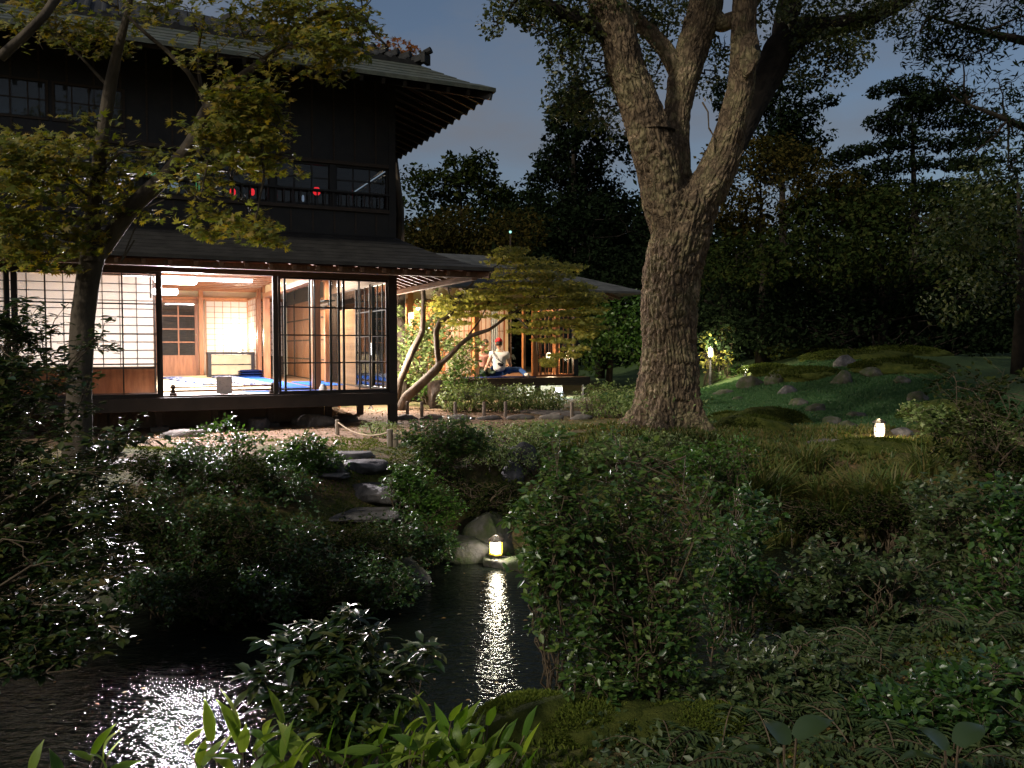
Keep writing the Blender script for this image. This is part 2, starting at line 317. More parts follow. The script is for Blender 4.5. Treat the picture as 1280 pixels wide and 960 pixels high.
def axis(lo, hi, d, far, g=1.16):
    c = list(np.arange(lo, hi + 1e-6, d)); s = d; a = hi
    while a < far: s *= g; a += s; c.append(a)
    s = d; a = lo
    pre = []
    while a > -far: s *= g; a -= s; pre.append(a)
    return np.array(pre[::-1] + c)
gx = axis(-6.0, 9.0, 0.075, 420); gy = axis(0.5, 17.0, 0.075, 420)
GX, GY = np.meshgrid(gx, gy, indexing='ij'); GZ = ground(GX, GY)
nx, ny = GX.shape
idx = np.arange(nx * ny).reshape(nx, ny)
F = np.stack([idx[:-1, :-1], idx[1:, :-1], idx[1:, 1:], idx[:-1, 1:]], -1).reshape(-1, 4)
gm = npmesh('ground', np.stack([GX, GY, GZ], -1).reshape(-1, 3), F, 4, None, True)
# moss / soil mask stored as an attribute
sd = pond_sd(GX, GY)
soil = sm((GY - 9.3 + (fbm(np.stack([GX, GY, GX * 0], -1) * 1.3) - .47) * 3.2) / 0.9) * sm((1.1 - GX) / 1.2) * sm((17 - GY) / 2)
gravel = sm((GY - 14.8) / .5) * sm((16.2 - GY) / .5) * 0
lawn = sm((GX - 2.2) / 1.0) * sm((GY - 12) / 2)
mud = sm((0.25 - sd) / 0.3)
at_ = gm.attributes.new('soil', 'FLOAT', 'POINT'); at_.data.foreach_set('value', soil.ravel().astype(np.float32))
at_ = gm.attributes.new('lawn', 'FLOAT', 'POINT'); at_.data.foreach_set('value', lawn.ravel().astype(np.float32))
at_ = gm.attributes.new('mud', 'FLOAT', 'POINT'); at_.data.foreach_set('value', mud.ravel().astype(np.float32))
m = bpy.data.materials.new('garden_ground'); m.use_nodes = True; n = m.node_tree.nodes; l = m.node_tree.links.new; b = n['Principled BSDF']
b.inputs['Roughness'].default_value = 0.92; b.inputs['Specular IOR Level'].default_value = 0.2
g = n.new('ShaderNodeNewGeometry')
def nz(sc, det=8):
    t = n.new('ShaderNodeTexNoise'); t.inputs['Scale'].default_value = sc; t.inputs['Detail'].default_value = det; t.inputs['Roughness'].default_value = 0.65; l(g.outputs['Position'], t.inputs['Vector']); return t
def rampn(src, a, b_, p0=0.38, p1=0.62):
    r = n.new('ShaderNodeValToRGB'); e = r.color_ramp.elements; e[0].position = p0; e[1].position = p1; e[0].color = (*a, 1); e[1].color = (*b_, 1); l(src, r.inputs['Fac']); return r.outputs['Color']
def mixc(f, a, b_):
    x = n.new('ShaderNodeMixRGB'); l(f, x.inputs['Fac']); l(a, x.inputs['Color1']); l(b_, x.inputs['Color2']); return x.outputs['Color']
def attr(nm): x = n.new('ShaderNodeAttribute'); x.attribute_name = nm; return x.outputs['Fac']
mossc = rampn(nz(14).outputs['Fac'], (0.035, 0.045, 0.012), (0.11, 0.105, 0.028))
mosc2 = mixc(rampn(nz(1.7).outputs['Fac'], (0, 0, 0), (0.85, 0.85, 0.85), 0.45, 0.6), mossc, rampn(nz(25).outputs['Fac'], (0.09, 0.055, 0.03), (0.16, 0.10, 0.06)))
soilc = rampn(nz(9).outputs['Fac'], (0.15, 0.095, 0.062), (0.28, 0.19, 0.13))
lawnc = rampn(nz(22).outputs['Fac'], (0.03, 0.06, 0.02), (0.07, 0.10, 0.035))
mudc = rampn(nz(18).outputs['Fac'], (0.02, 0.016, 0.011), (0.05, 0.042, 0.028))
c = mixc(attr('soil'), mosc2, soilc); c = mixc(attr('lawn'), c, lawnc); c = mixc(attr('mud'), c, mudc)
l(c, b.inputs['Base Color'])
bp = n.new('ShaderNodeBump'); bp.inputs['Strength'].default_value = 0.8; bp.inputs['Distance'].default_value = 0.03; l(nz(38).outputs['Fac'], bp.inputs['Height']); l(bp.outputs['Normal'], b.inputs['Normal'])
gm.materials.append(m)
tag(link('ground', gm), kind='structure')

# water
wm = bpy.data.materials.new('pond_water'); wm.use_nodes = True; n = wm.node_tree.nodes; l = wm.node_tree.links.new; b = n['Principled BSDF']
b.inputs['Base Color'].default_value = (0.006, 0.008, 0.006, 1); b.inputs['Roughness'].default_value = 0.03; b.inputs['IOR'].default_value = 1.33; b.inputs['Specular IOR Level'].default_value = 0.32
g = n.new('ShaderNodeNewGeometry')
mpn = n.new('ShaderNodeMapping'); mpn.inputs['Scale'].default_value = (1.0, 1.9, 1); l(g.outputs['Position'], mpn.inputs['Vector'])
a1 = n.new('ShaderNodeTexNoise'); a1.inputs['Scale'].default_value = 10; a1.inputs['Detail'].default_value = 3; l(mpn.outputs['Vector'], a1.inputs['Vector'])
a2 = n.new('ShaderNodeTexNoise'); a2.inputs['Scale'].default_value = 30; a2.inputs['Detail'].default_value = 2; l(mpn.outputs['Vector'], a2.inputs['Vector'])
a3 = n.new('ShaderNodeTexNoise'); a3.inputs['Scale'].default_value = 0.9; a3.inputs['Detail'].default_value = 1; l(g.outputs['Position'], a3.inputs['Vector'])
ad = n.new('ShaderNodeMath'); ad.operation = 'MULTIPLY_ADD'; ad.inputs[1].default_value = 0.35; l(a2.outputs['Fac'], ad.inputs[0]); l(a1.outputs['Fac'], ad.inputs[2])
bp = n.new('ShaderNodeBump'); bp.inputs['Strength'].default_value = 1.0; bp.inputs['Distance'].default_value = 0.014; l(ad.outputs[0], bp.inputs['Height']); l(bp.outputs['Normal'], b.inputs['Normal'])
M['water'] = wm
wb = MB(); wb.add([(-12, 2.6, WATER), (6, 2.6, WATER), (6, 9.4, WATER), (-12, 9.4, WATER)], [(0, 1, 2, 3)])
tag(wb.build('pond_water', wm), kind='structure')

# ------------------------------------------------------------------ foliage tools
def leaf_tpl(kind):
    if kind == 'fold':      # folded oval leaf, base at origin, points +x : 6 verts, 2 quads
        v = [(0, 0, 0), (.38, .26, .05), (.78, .17, .02), (1, 0, -.08), (.78, -.17, .02), (.38, -.26, .05), (.55, 0, -.03)]
        f = [(0, 6, 2, 1), (6, 3, 2, 2), (0, 5, 4, 6), (6, 4, 3, 3)]
        # triangles only (k=3)
        f = [(0, 6, 1), (1, 6, 2), (6, 3, 2), (0, 5, 6), (5, 4, 6), (6, 4, 3)]
        return np.array(v, float), np.array(f)
    if kind == 'dia':       # cheap folded leaf : 2 tris
        return np.array([(0, 0, 0), (.5, .28, .05), (1, 0, -.05), (.5, -.28, .05)], float), np.array([(0, 2, 1), (0, 3, 2)])
    if kind == 'long':
        v = [(0, 0, 0), (.38, .15, .04), (.78, .11, .0), (1, 0, -.12), (.78, -.11, .0), (.38, -.15, .04), (.55, 0, -.02)]
        return np.array(v, float), np.array([(0, 6, 1), (1, 6, 2), (6, 3, 2), (0, 5, 6), (5, 4, 6), (6, 4, 3)])
    if kind == 'narrow':
        return np.array([(0, 0, 0), (.4, .13, .04), (1, 0, -.12), (.4, -.13, .04)], float), np.array([(0, 2, 1), (0, 3, 2)])
    if kind == 'maple':     # five-lobed leaf
        a = [(-100, .35), (-70, .62), (-45, .33), (-25, .85), (-12, .42), (0, 1.0), (12, .42), (25, .85), (45, .33), (70, .62), (100, .35)]
        v = [(0, 0, 0)] + [(r * math.cos(R(t)), r * math.sin(R(t)), -0.12 * r) for t, r in a]
        return np.array(v, float), np.array([(0, i, i + 1) for i in range(1, 11)])
    if kind == 'blade':     # grass blade, strongly curved
        v = []; 
        for i in range(5):
            t = i / 4; w = .016 * (1 - t ** 2) + .002
            x = t ** 1.6 * .55; z = t * 1.0 - .35 * t ** 2.6
            v += [(x, -w, z), (x, w, z)]
        f = []
        for i in range(4): q = 2 * i; f += [(q, q + 1, q + 3), (q, q + 3, q + 2)]
        return np.array(v, float), np.array(f)
    if kind == 'tuft':
        return np.array([(0, -.25, 0), (0, .25, 0), (.25, 0, 1), (.2, -.2, .1), (-.2, .2, .1), (-.3, 0, .85)], float), np.array([(0, 1, 2), (3, 4, 5)])
def unit(a): return a / np.maximum(np.linalg.norm(a, axis=-1, keepdims=True), 1e-9)
def leaves(name, pos, size, kind, mt, parent=None, N=None, spread=0.6, T=None, tspread=0.6, r=rng, jitter=.3):
    pos = np.asarray(pos, float); n = len(pos)
    tv, tf = leaf_tpl(kind)
    if N is None: N = np.tile((0, 0, 1.0), (n, 1))
    N = unit(N + r.normal(size=(n, 3)) * spread)
    if T is None: T = r.normal(size=(n, 3))
    else: T = T + r.normal(size=(n, 3)) * tspread
    T = unit(T - (T * N).sum(-1, keepdims=True) * N); B = np.cross(N, T)
    s = size * (1 + jitter * 1.5 * r.uniform(-1, .8, n)); s = s[:, None, None]
    V = pos[:, None, :] + s * (tv[None, :, 0:1] * T[:, None] + tv[None, :, 1:2] * B[:, None] + tv[None, :, 2:3] * N[:, None])
    k = len(tv); Fc = tf[None] + (np.arange(n) * k)[:, None, None]
    me = npmesh(name, V.reshape(-1, 3), Fc.reshape(-1, 3), 3, mt)
    return link(name, me, parent)
def ball(n, r=rng, shell=0.5):
    d = unit(r.normal(size=(n, 3))); rad = r.uniform(0, 1, n) ** (1 / 3); rad = shell * (0.72 + .28 * rad) + (1 - shell) * rad
    return d * rad[:, None]
def clump_pts(clumps, dens, r=rng, gap=.46, gs=1.6, shell=.5):
    """clumps: (x,y,z,rx,ry,rz); dens = leaves per unit of surface; gaps cut by noise"""
    out = []; nr = []
    for c in clumps:
        c = np.array(c, float); a = (c[3] * c[4] + c[3] * c[5] + c[4] * c[5]) / 3 * 12.6
        n = int(a * dens); b = ball(n, r, shell)
        # ragged radius
        rg = 0.62 + 0.76 * vnoise(unit(b) * 2.3 + c[:3] * 3.1)
        p = c[:3] + b * rg[:, None] * c[3:6]
        k = fbm(p * gs + 5.5, 3) * 1.14 > gap * (0.75 + .5 * r.uniform(size=n))
        out.append(p[k]); nr.append(b[k] / c[3:6])
    return np.concatenate(out), unit(np.concatenate(nr))
def curve(p, q, bend, n=7, r=rng, wob=0.03):
    p = np.array(p, float); q = np.array(q, float); L_ = np.linalg.norm(q - p); ts = np.linspace(0, 1, n)[:, None]
    c = p + (q - p) * ts + np.array(bend, float) * (4 * ts * (1 - ts)) 
    c[1:-1] += r.normal(size=(n - 2, 3)) * wob * L_
    return [Vector(x) for x in c]

def shrub(name, label, base, lobes, leaf, size, mt, dens=1.0, stems=6, sec=7, tw=5, lpt=9, group=None, cat='shrub', trunk_r=.012, N=None, spread=.55, droop=0.0, seed=1, twigm='twig', flat=1.0, frame=True):
    """lobes: ellipsoids (x,y,z,rx,ry,rz) in world; stems rise from base into them, twigs carry the leaves"""
    r = np.random.default_rng(seed); base = np.array(base, float)
    root = empty(name, base, 0, label, cat, group)
    wood = MB(); LP = []; LT = []
    vols = np.array([l[3] * l[4] * l[5] for l in lobes]) ** (2 / 3); pr = vols / vols.sum()
    for s in range(stems):
        c = np.array(lobes[s % len(lobes)] if s < len(lobes) else lobes[r.choice(len(lobes), p=pr)], float)
        b0 = base + np.array([r.normal() * .04, r.normal() * .04, -.05])
        q = c[:3] + ball(1, r, .2)[0] * c[3:6] * .7 + np.array([0, 0, c[5] * .25])
        path = curve(b0, q, (r.normal() * .05, r.normal() * .05, .05), 8, r)
        wood.tube([Vector(np.array(x) - base) for x in path], [trunk_r * (1 - .8 * i / 7) for i in range(8)], 5)
        for k in range(sec):
            t = 0.3 + .7 * (k + r.uniform()) / sec; i = min(int(t * 7), 6); st = np.array(path[i].lerp(path[i + 1], t * 7 - i))
            qq = c[:3] + ball(1, r, .75)[0] * c[3:6] * (.80 + .2 * r.uniform())
            if np.linalg.norm(qq - st) > max(c[3:6]) * 1.25: qq = st + (qq - st) * .6
            p2 = curve(st, qq, (0, 0, .04 - droop), 6, r, .05)
            wood.tube([Vector(np.array(x) - base) for x in p2], [trunk_r * .4 * (1 - .75 * j / 5) for j in range(6)], 4, False)
            for w in range(tw):
                t2 = .3 + .7 * (w + r.uniform()) / tw; j = min(int(t2 * 5), 4); s2 = np.array(p2[j].lerp(p2[j + 1], t2 * 5 - j))
                dr = unit(r.normal(size=3) * np.array([1, 1, .5 * flat]) + unit(qq - st) * .9 + np.array([0, 0, .25 - droop * 3]))
                ln = min(c[3:6]) * (.28 + .45 * r.uniform() ** 1.5)
                e2 = s2 + dr * ln
                if w % 2 == 0: wood.tube([Vector(s2 - base), Vector(s2 + dr * ln * .55 - base), Vector(e2 - base - np.array([0, 0, droop * ln]))], trunk_r * .14, 3, False)
                n_ = max(2, int(lpt * dens)); tt = r.uniform(.1, 1.05, n_)
                side = unit(np.cross(dr, (0, 0, 1.0)))
                sg = np.where(r.uniform(size=n_) < .5, -1, 1)
                pp = s2 + dr * ln * tt[:, None] + r.normal(size=(n_, 3)) * size * .18
                LP.append(pp); LT.append(dr * .7 + side * sg[:, None] * .9 + np.array([0, 0, -.15 - droop]))
    wood.build('branches', M[twigm], root, smooth=True)
    LP = np.concatenate(LP); LT = np.concatenate(LT)
    Nn = np.tile(np.array((0, 0, 1.0) if N is None else N, float), (len(LP), 1))
    lf = leaves('foliage', LP - base, size, leaf, M[mt], root, Nn, spread, LT, .35, r)
    return root

def bigtree(name, label, base, paths, clumps, dens, leaf, size, mt, barkm='barkdark', group=None, gap=.46, gs=1.3, twigs=5, spread=.8, shell=.5, cat='tree', seed=3, Nbias=.5, up=.6):
    """paths: list of (points, radii) world; clumps: ellipsoids world"""
    r = np.random.default_rng(seed); base = np.array(base, float); root = empty(name, base, 0, label, cat, group)
    tr = MB(); br = MB()
    for i, (pts, rad) in enumerate(paths):
        pp = [Vector(np.array(p, float) - base) for p in pts]
        (tr if i == 0 else br).tube(pp, rad, 10 if i == 0 else 7)
    main = [np.array(p, float) for p in paths[0][0]]
    allp = np.array([p for pts, _ in paths for p in pts], float)
    for c in clumps:
        c = np.array(c, float); d = np.linalg.norm(allp - (c[:3] - [0, 0, c[5] * .8]), axis=1); a = allp[np.argmin(d)]
        w0 = max(.012, .03 * min(c[3:6]) ** .7)
        pth = curve(a, c[:3], (0, 0, -.05 * d.min()), 6, r, .04)
        br.tube([Vector(np.array(x) - base) for x in pth], [w0 * (1.3 - .9 * j / 5) for j in range(6)], 5, False)
        for k in range(twigs):
            q = c[:3] + ball(1, r, .9)[0] * c[3:6] * .85
            br.tube([Vector(np.array(x) - base) for x in curve(c[:3], q, (0, 0, .03), 5, r, .06)], [w0 * .45 * (1 - .8 * j / 4) for j in range(5)], 4, False)
    tr.build('trunk', M[barkm], root, smooth=True)
    if br.v: br.build('branches', M[barkm], root, smooth=True)
    p, nn = clump_pts(clumps, dens, r, gap, gs, shell)
    leaves('crown', p - base, size, leaf, M[mt], root, nn * Nbias + np.array([0, 0, up]), spread, None, 0, r)
    return root

def rockmesh(name, rx, ry, rz, mt, seed, sub=3, rough=.28, flat=.0):
    r = np.random.default_rng(seed); bm = bmesh.new(); bmesh.ops.create_icosphere(bm, subdivisions=sub, radius=1)
    v = np.array([x.co[:] for x in bm.verts]); off = r.uniform(0, 50, 3)
    # cut by random planes for flat faces
    for _ in range(9):
        nrm = unit(r.normal(size=3)); dd = .62 + .25 * r.uniform(); t = v @ nrm; v = v - np.maximum(t - dd, 0)[:, None] * nrm * .92
    v = v * (1 + rough * (fbm(v * 1.6 + off, 4) - .47) * 2)[:, None] + unit(v) * ((fbm(v * 6 + off, 3) - .45) * .09)[:, None]
    if flat: v[:, 2] = np.minimum(v[:, 2], flat + (v[:, 2] - flat) * .12)
    for i, x in enumerate(bm.verts): x.co = v[i] * (rx, ry, rz)
    me = bpy.data.meshes.new(name); bm.to_mesh(me); bm.free(); me.shade_smooth(); me.materials.append(M[mt]); return me
_rs = [100]
def rock(label, x, y, rx, ry, rz, mt='stone', name='garden_stone', z=None, group=None, flat=0, sub=3, rz_=None, sink=.35, cat='stone'):
    _rs[0] += 1; zz = gz(x, y) if z is None else z
    o = link(name, rockmesh(name, rx, ry, rz, mt, _rs[0], sub, flat=flat), None, (x, y, zz + rz * (1 - 2 * sink) * .5), (0, 0, random.uniform(-.6, .6) if rz_ is None else rz_))
    return tag(o, label, cat, group)

# ------------------------------------------------------------------ the wooden house
TH = math.atan(.467)
CX, CY = -1.81, 12.70
FL = 0.485       # floor height
house = empty('wooden_house', (CX, CY, 0), TH, 'two-storey dark wooden japanese house with a lit glazed veranda', 'house')
H = Matrix.Translation((CX, CY, 0)) @ Matrix.Rotation(TH, 4, 'Z')
def hw(a, b, z): return H @ Vector((a, b, z))
def hpart(name, mt, parent=house, bevel=0, **kw):
    class _c:
        def __enter__(s): s.m = MB(); return s.m
        def __exit__(s, *e): s.o = s.m.build(name, M[mt], parent, bevel=bevel, **kw)
    return _c()
def hbox(name, mt, a0, a1, b0, b1, z0, z1, parent=house, bevel=0):
    return MB().box(a0, a1, b0, b1, z0, z1).build(name, M[mt], parent, bevel=bevel)
def shared(name, mesh, parent, loc, rot=None): return link(name, mesh, parent, loc, rot)

LEFT = -7.0
# veranda boards (front strip running along a, side strip running along b)
bmx = MB().box(-3.5, 3.5, -.074, .074, -.02, .02).mesh('floor_board', M['floorwood'])
for i in range(8): shared('floor_board', bmx, house, (-3.5, .03 + .152 * i, FL - .02))
bmy = MB().box(-.074, .074, -3.6, 3.6, -.02, .02).mesh('floor_board', M['floorwood'])
for i in range(6): shared('floor_board', bmy, house, (-.06 - .152 * i, 1.245 + 3.6, FL - .02 - .002))
# edge beam and under-floor
hbox('edge_beam', 'blackwood', LEFT, 0.02, -.13, -.055, .30, FL - .003, bevel=.004)
hbox('edge_beam', 'blackwood', -.05, .03, -.05, 8.6, .30, FL - .006, bevel=.004)
hbox('door_sill', 'darkwood', LEFT, -.065, -.054, .012, FL - .05, FL + .018)
hbox('door_sill', 'darkwood', -.052, .013, .07, 8.6, FL - .05, FL + .016)
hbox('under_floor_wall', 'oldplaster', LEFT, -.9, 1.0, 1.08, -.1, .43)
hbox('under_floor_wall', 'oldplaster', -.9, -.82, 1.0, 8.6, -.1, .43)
vb = MB().box(-.05, .05, -.012, .012, -.13, .13).mesh('vent_board', M['rafter'])
for i in range(9): shared('vent_board', vb, house, (-3.55 - .135 * i, .985, .17))
for i, a in enumerate((-3.24, -1.72, -4.9, -2.5, -.85)):
    hbox('floor_strut', 'darkwood', a - .045, a + .045, .5, .59, .02, .30)
    hbox('foot_stone', 'palestone', a - .12, a + .12, .42, .67, -.06, .045, bevel=.02)
# posts
hbox('corner_post', 'blackwood', -.062, .062, -.062, .062, -.02, 2.62, bevel=.005)
hbox('foot_stone', 'palestone', -.13, .13, -.13, .13, -.08, .015, bevel=.02)
for a in (-1.72, -3.24, -4.92, -6.6): hbox('post', 'blackwood', a - .035, a + .035, -.045, .025, FL + .019, 2.166, bevel=.003)
for b_ in (1.9, 3.8, 5.7, 7.6): hbox('post', 'darkwood', -.05, .05, b_ - .05, b_ + .05, -.02, 2.62, bevel=.003)
# lintels and wall above
hbox('lintel', 'darkwood', LEFT, -.064, -.07, .03, 2.166, 2.27, bevel=.003)
hbox('lintel', 'darkwood', -.055, .045, .064, 8.6, 2.166, 2.27, bevel=.003)
hbox('small_wall', 'darkwood', LEFT, -.064, -.03, .0, 2.273, 2.8)
hbox('small_wall', 'darkwood', -.03, .0, .064, 8.6, 2.273, 2.8)
hbox('gutter_beam', 'rafter', LEFT, 1.05, -1.02, -.93, 2.16, 2.245, bevel=.004)
hbox('gutter_beam', 'rafter', .93, 1.02, -.9, 7.5, 2.14, 2.225, bevel=.004)
for a in (-6.2, -5.2, -4.2, -3.2, -2.62, -2.05, -1.45, -.85, -.3, .3): hbox('rafter_end_cap', 'palestone', a - .018, a + .018, -1.05, -1.025, 2.19, 2.225)

def glazed(name, n_col, n_row, w, h, bar=.018, fr=.032, th=.028, lastmat='blackwood', koshi=0.0, glass='glass', mt='blackwood'):
    """returns (frame mesh, pane mesh, pane centres) for a lattice door of w x h, lower-left at origin, in x-z"""
    f = MB(); f.box(0, fr, 0, th, 0, h); f.box(w - fr, w, 0, th, 0, h); f.box(fr, w - fr, 0, th, 0, fr); f.box(fr, w - fr, 0, th, h - fr, h)
    z0 = fr + koshi
    if koshi: f.box(fr, w - fr, .004, th - .004, z0 - .03, z0)
    cw = (w - 2 * fr) / n_col; ch = (h - fr - z0) / n_row
    for i in range(1, n_col): f.box(fr + i * cw - bar / 2, fr + i * cw + bar / 2, .003, th - .003, z0, h - fr)
    for j in range(1, n_row): f.box(fr, w - fr, .005, th - .005, z0 + j * ch - bar / 2, z0 + j * ch + bar / 2)
    pm = MB().box(-cw / 2 + bar / 2, cw / 2 - bar / 2, -.0015, .0015, -ch / 2 + bar / 2, ch / 2 - bar / 2).mesh('pane', M[glass])
    cs = [(fr + (i + .5) * cw, th / 2, z0 + (j + .5) * ch) for i in range(n_col) for j in range(n_row)]
    return f.mesh(name, M[mt]), pm, cs, z0
_cache = {}
def door(name, key, parent, loc, rot, pane_name='pane', koshi_mat=None, **kw):
    if key not in _cache: _cache[key] = glazed(name, **kw)
    fm, pm, cs, z0 = _cache[key]
    d = link(name, fm, parent, loc, (0, 0, rot))
    for c_ in cs: link(pane_name, pm, d, c_)
    if koshi_mat:
        fr = kw.get('fr', .032); MB().box(fr, kw['w'] - fr, .008, .02, fr, z0 - .03).build('lower_panel', M[koshi_mat], d)
    return d
GH = 2.166 - FL - .018
G = dict(n_col=2, n_row=4, w=.88, h=GH)
zs = FL + .018
# front right pair, inner track
door('glass_door', 'g', house, (-1.68, -.045, zs), 0, **G)
door('glass_door', 'g', house, (-.945, -.012, zs), 0, **G)
door('glass_door', 'g', house, (-1.60, -.012, zs), 0, **G)      # slid open behind the first
# front left, glass before shoji
for a in (-4.13, -5.02, -5.85, -6.70): door('glass_door', 'g', house, (a, -.045, zs), 0, **G)
# side doors
Gs = dict(n_col=3, n_row=4, w=.90, h=GH, bar=.016)
for b_, off in ((.08, 0), (.97, -.034)): door('glass_door', 'gs', house, (-.02 + off, b_, zs), math.pi / 2, **Gs)
# shoji behind the left glass
SH = dict(n_col=4, n_row=11, w=.90, h=GH + .0, bar=.009, fr=.028, th=.026, glass='paper', koshi=.36, mt='darkwood')
for a in (-4.17, -5.06, -5.95, -6.84): door('paper_screen', 's', house, (a, .40, zs), 0, 'paper_pane', 'redwood', **SH)
# room floor: tatami
tm = MB().box(-.445, .445, -.9, .9, -.02, .02).mesh('tatami_mat', M['tatami'])
for i in range(6):
    for j in range(4): shared('tatami_mat', tm, house, (-1.42 - .9 * i, 2.15 + 1.81 * j, FL + .004))
# carpets on the veranda
# pillars, inner beams
def pillar(a, b_, w=.12, z1=2.62, mt='redwood'): hbox('pillar', mt, a - w / 2, a + w / 2, b_ - w / 2, b_ + w / 2, FL - .02, z1, bevel=.004)
pillar(-.89, 1.22, .13); pillar(-.89, 6.15, .13); pillar(-.89, 7.2, .09); pillar(-2.0, 8.55, .10); pillar(-4.9, 1.22); pillar(-.12, 3.8, .12)
CE = 2.47
hbox('inner_beam', 'redwood', -.955, -.825, 1.29, 6.08, 2.21, 2.30)
hbox('transom_wall', 'plaster', -.92, -.86, 1.29, 6.08, 2.303, CE)
hbox('inner_beam', 'redwood', -4.84, -.96, 1.17, 1.27, 2.28, 2.36)
hbox('transom_wall', 'plaster', -4.84, -.96, 1.19, 1.25, 2.363, CE)
# ceilings: boards with battens
cb = MB().box(-.145, .145, -3.85, 3.85, -.008, .008).mesh('ceiling_board', M['planks'])
for i in range(24): shared('ceiling_board', cb, house, (-.17 - .298 * i, 4.78, CE + .012))
cb2 = MB().box(-3.4, 3.4, -.008, .008, -.012, .012).mesh('ceiling_batten', M['redwood'])
for i in range(14): shared('ceiling_batten', cb2, house, (-3.5, 1.5 + .5 * i, CE - .012))
vbm = MB().box(-3.45, 3.45, -.075, .075, -.008, .008).mesh('ceiling_board', M['planks'])
for i in range(5): shared('ceiling_board', vbm, house, (-3.5, .13 + .16 * i, CE + .010))
# back wall at b=8.6
BW = 8.6
hbox('back_wall', 'plaster', LEFT, 0, BW + .07, BW + .17, FL - .02, 2.62)
hbox('back_lintel', 'redwood', -4.84, -.05, BW - .03, BW + .05, 2.27, 2.33)
# wood-and-glass door
dd = door('wooden_door', 'wd', house, (-2.92, BW - .02, FL + .02), 0, 'door_pane', 'redwood', n_col=2, n_row=4, w=.86, h=1.76, bar=.03, fr=.075, th=.035, koshi=.40, mt='redwood', glass='glass')
hbox('dark_backing', 'darkwood', -2.9, -2.08, BW + .055, BW + .065, FL + .35, 2.2)
hbox('door_jamb', 'redwood', -3.05, -2.94, BW - .03, BW + .05, FL, 2.268); 
MB().lathe([(.012, 0), (.022, .01), (.018, .03), (.0, .034)], 10).build('handle', M['bamboo'], dd, (.80, -.02, .95), (R(90), 0, 0))
SB = dict(n_col=5, n_row=11, w=.96, h=1.76, bar=.008, fr=.022, th=.026, glass='paper', koshi=.30, mt='redwood')
door('paper_screen', 'sb', house, (-1.90, BW - .02, FL + .02), 0, 'paper_pane', 'plaster', **SB)
door('paper_screen', 'sd', house, (-.93, 7.25, FL + .02), math.pi / 2, 'paper_pane', 'plaster', n_col=5, n_row=12, w=1.3, h=1.78, bar=.008, fr=.022, th=.026, glass='paper', koshi=.2, mt='redwood')
door('paper_screen', 'se', house, (-.78, BW - .02, FL + .02), 0, 'paper_pane', 'darkwood', n_col=4, n_row=9, w=.66, h=1.78, bar=.010, fr=.026, th=.026, glass='paper', koshi=.42, mt='darkwood')
# other walls of the room
hbox('side_wall', 'plaster', -5.0, -4.93, 1.29, BW, FL, CE)
hbox('room_partition', 'plaster', LEFT, -5.01, 3.2, 3.28, FL, CE)
hbox('end_wall', 'darkwood', LEFT - .08, LEFT, -.03, BW, 0, 2.8)
hbox('rear_wall', 'darkwood', LEFT, 0.0, BW + .18, BW + .26, 0, 2.8)
# brown board doors on side wall between b=3.9 and 7.5
for i, b_ in enumerate((3.86, 4.74, 5.76, 6.64, 7.64)):
    d = hbox('board_door', 'redwood', -.045, -.015, b_, b_ + .86, FL + .02, 2.16, bevel=.004)
    for z in (.9, 1.3, 1.75): hbox('rail', 'darkwood', -.056, -.046, b_ + .03, b_ + .83, z, z + .03, parent=d)
# bamboo screen outside between b 2 and 3.7
scr = empty('bamboo_screen_fence', tuple(hw(.10, 3.07, 0)), TH + math.pi / 2, 'tall upright bamboo slat screen beside the glazed veranda corner', 'screen')
bs = MB().lathe([(.0145, 0), (.0135, 1.62), (.009, 1.63)], 6).mesh('bamboo_slat', M['bamboo'])
for i in range(38): link('bamboo_slat', bs, scr, (-.74 + .040 * i, .004 * (i % 2), .22 + .004 * (i % 3)))
for z in (.45, .95, 1.45, 1.78): MB().box(-.76, .76, -.03, -.018, z, z + .035).build('cross_rail', M['bamboo'], scr)
for x in (-.78, .78): MB().lathe([(.035, 0), (.032, 2.0), (.0, 2.02)], 8, (x, 0, 0)).build('screen_post', M['redwood'], scr)
# shelf seen beyond the pillar
sh = empty('dark_wall_shelf', tuple(hw(-.30, 3.1, 0)), TH + math.pi / 2, 'dark hanging shelf with rolled blinds behind the right glass doors', 'shelf')
for z in (1.86, 1.98): MB().box(-.5, .5, -.05, .14, z, z + .022).build('shelf_board', M['blackwood'], sh)
MB().lathe([(.035, -.45), (.035, .45)], 12).build('rolled_blind', M['rafter'], sh, (0, .04, 1.93), (0, R(90), 0))
for x in (-.5, .48): MB().box(x, x + .02, .02, .05, 1.8, 2.47).build('hanger', M['blackwood'], sh)

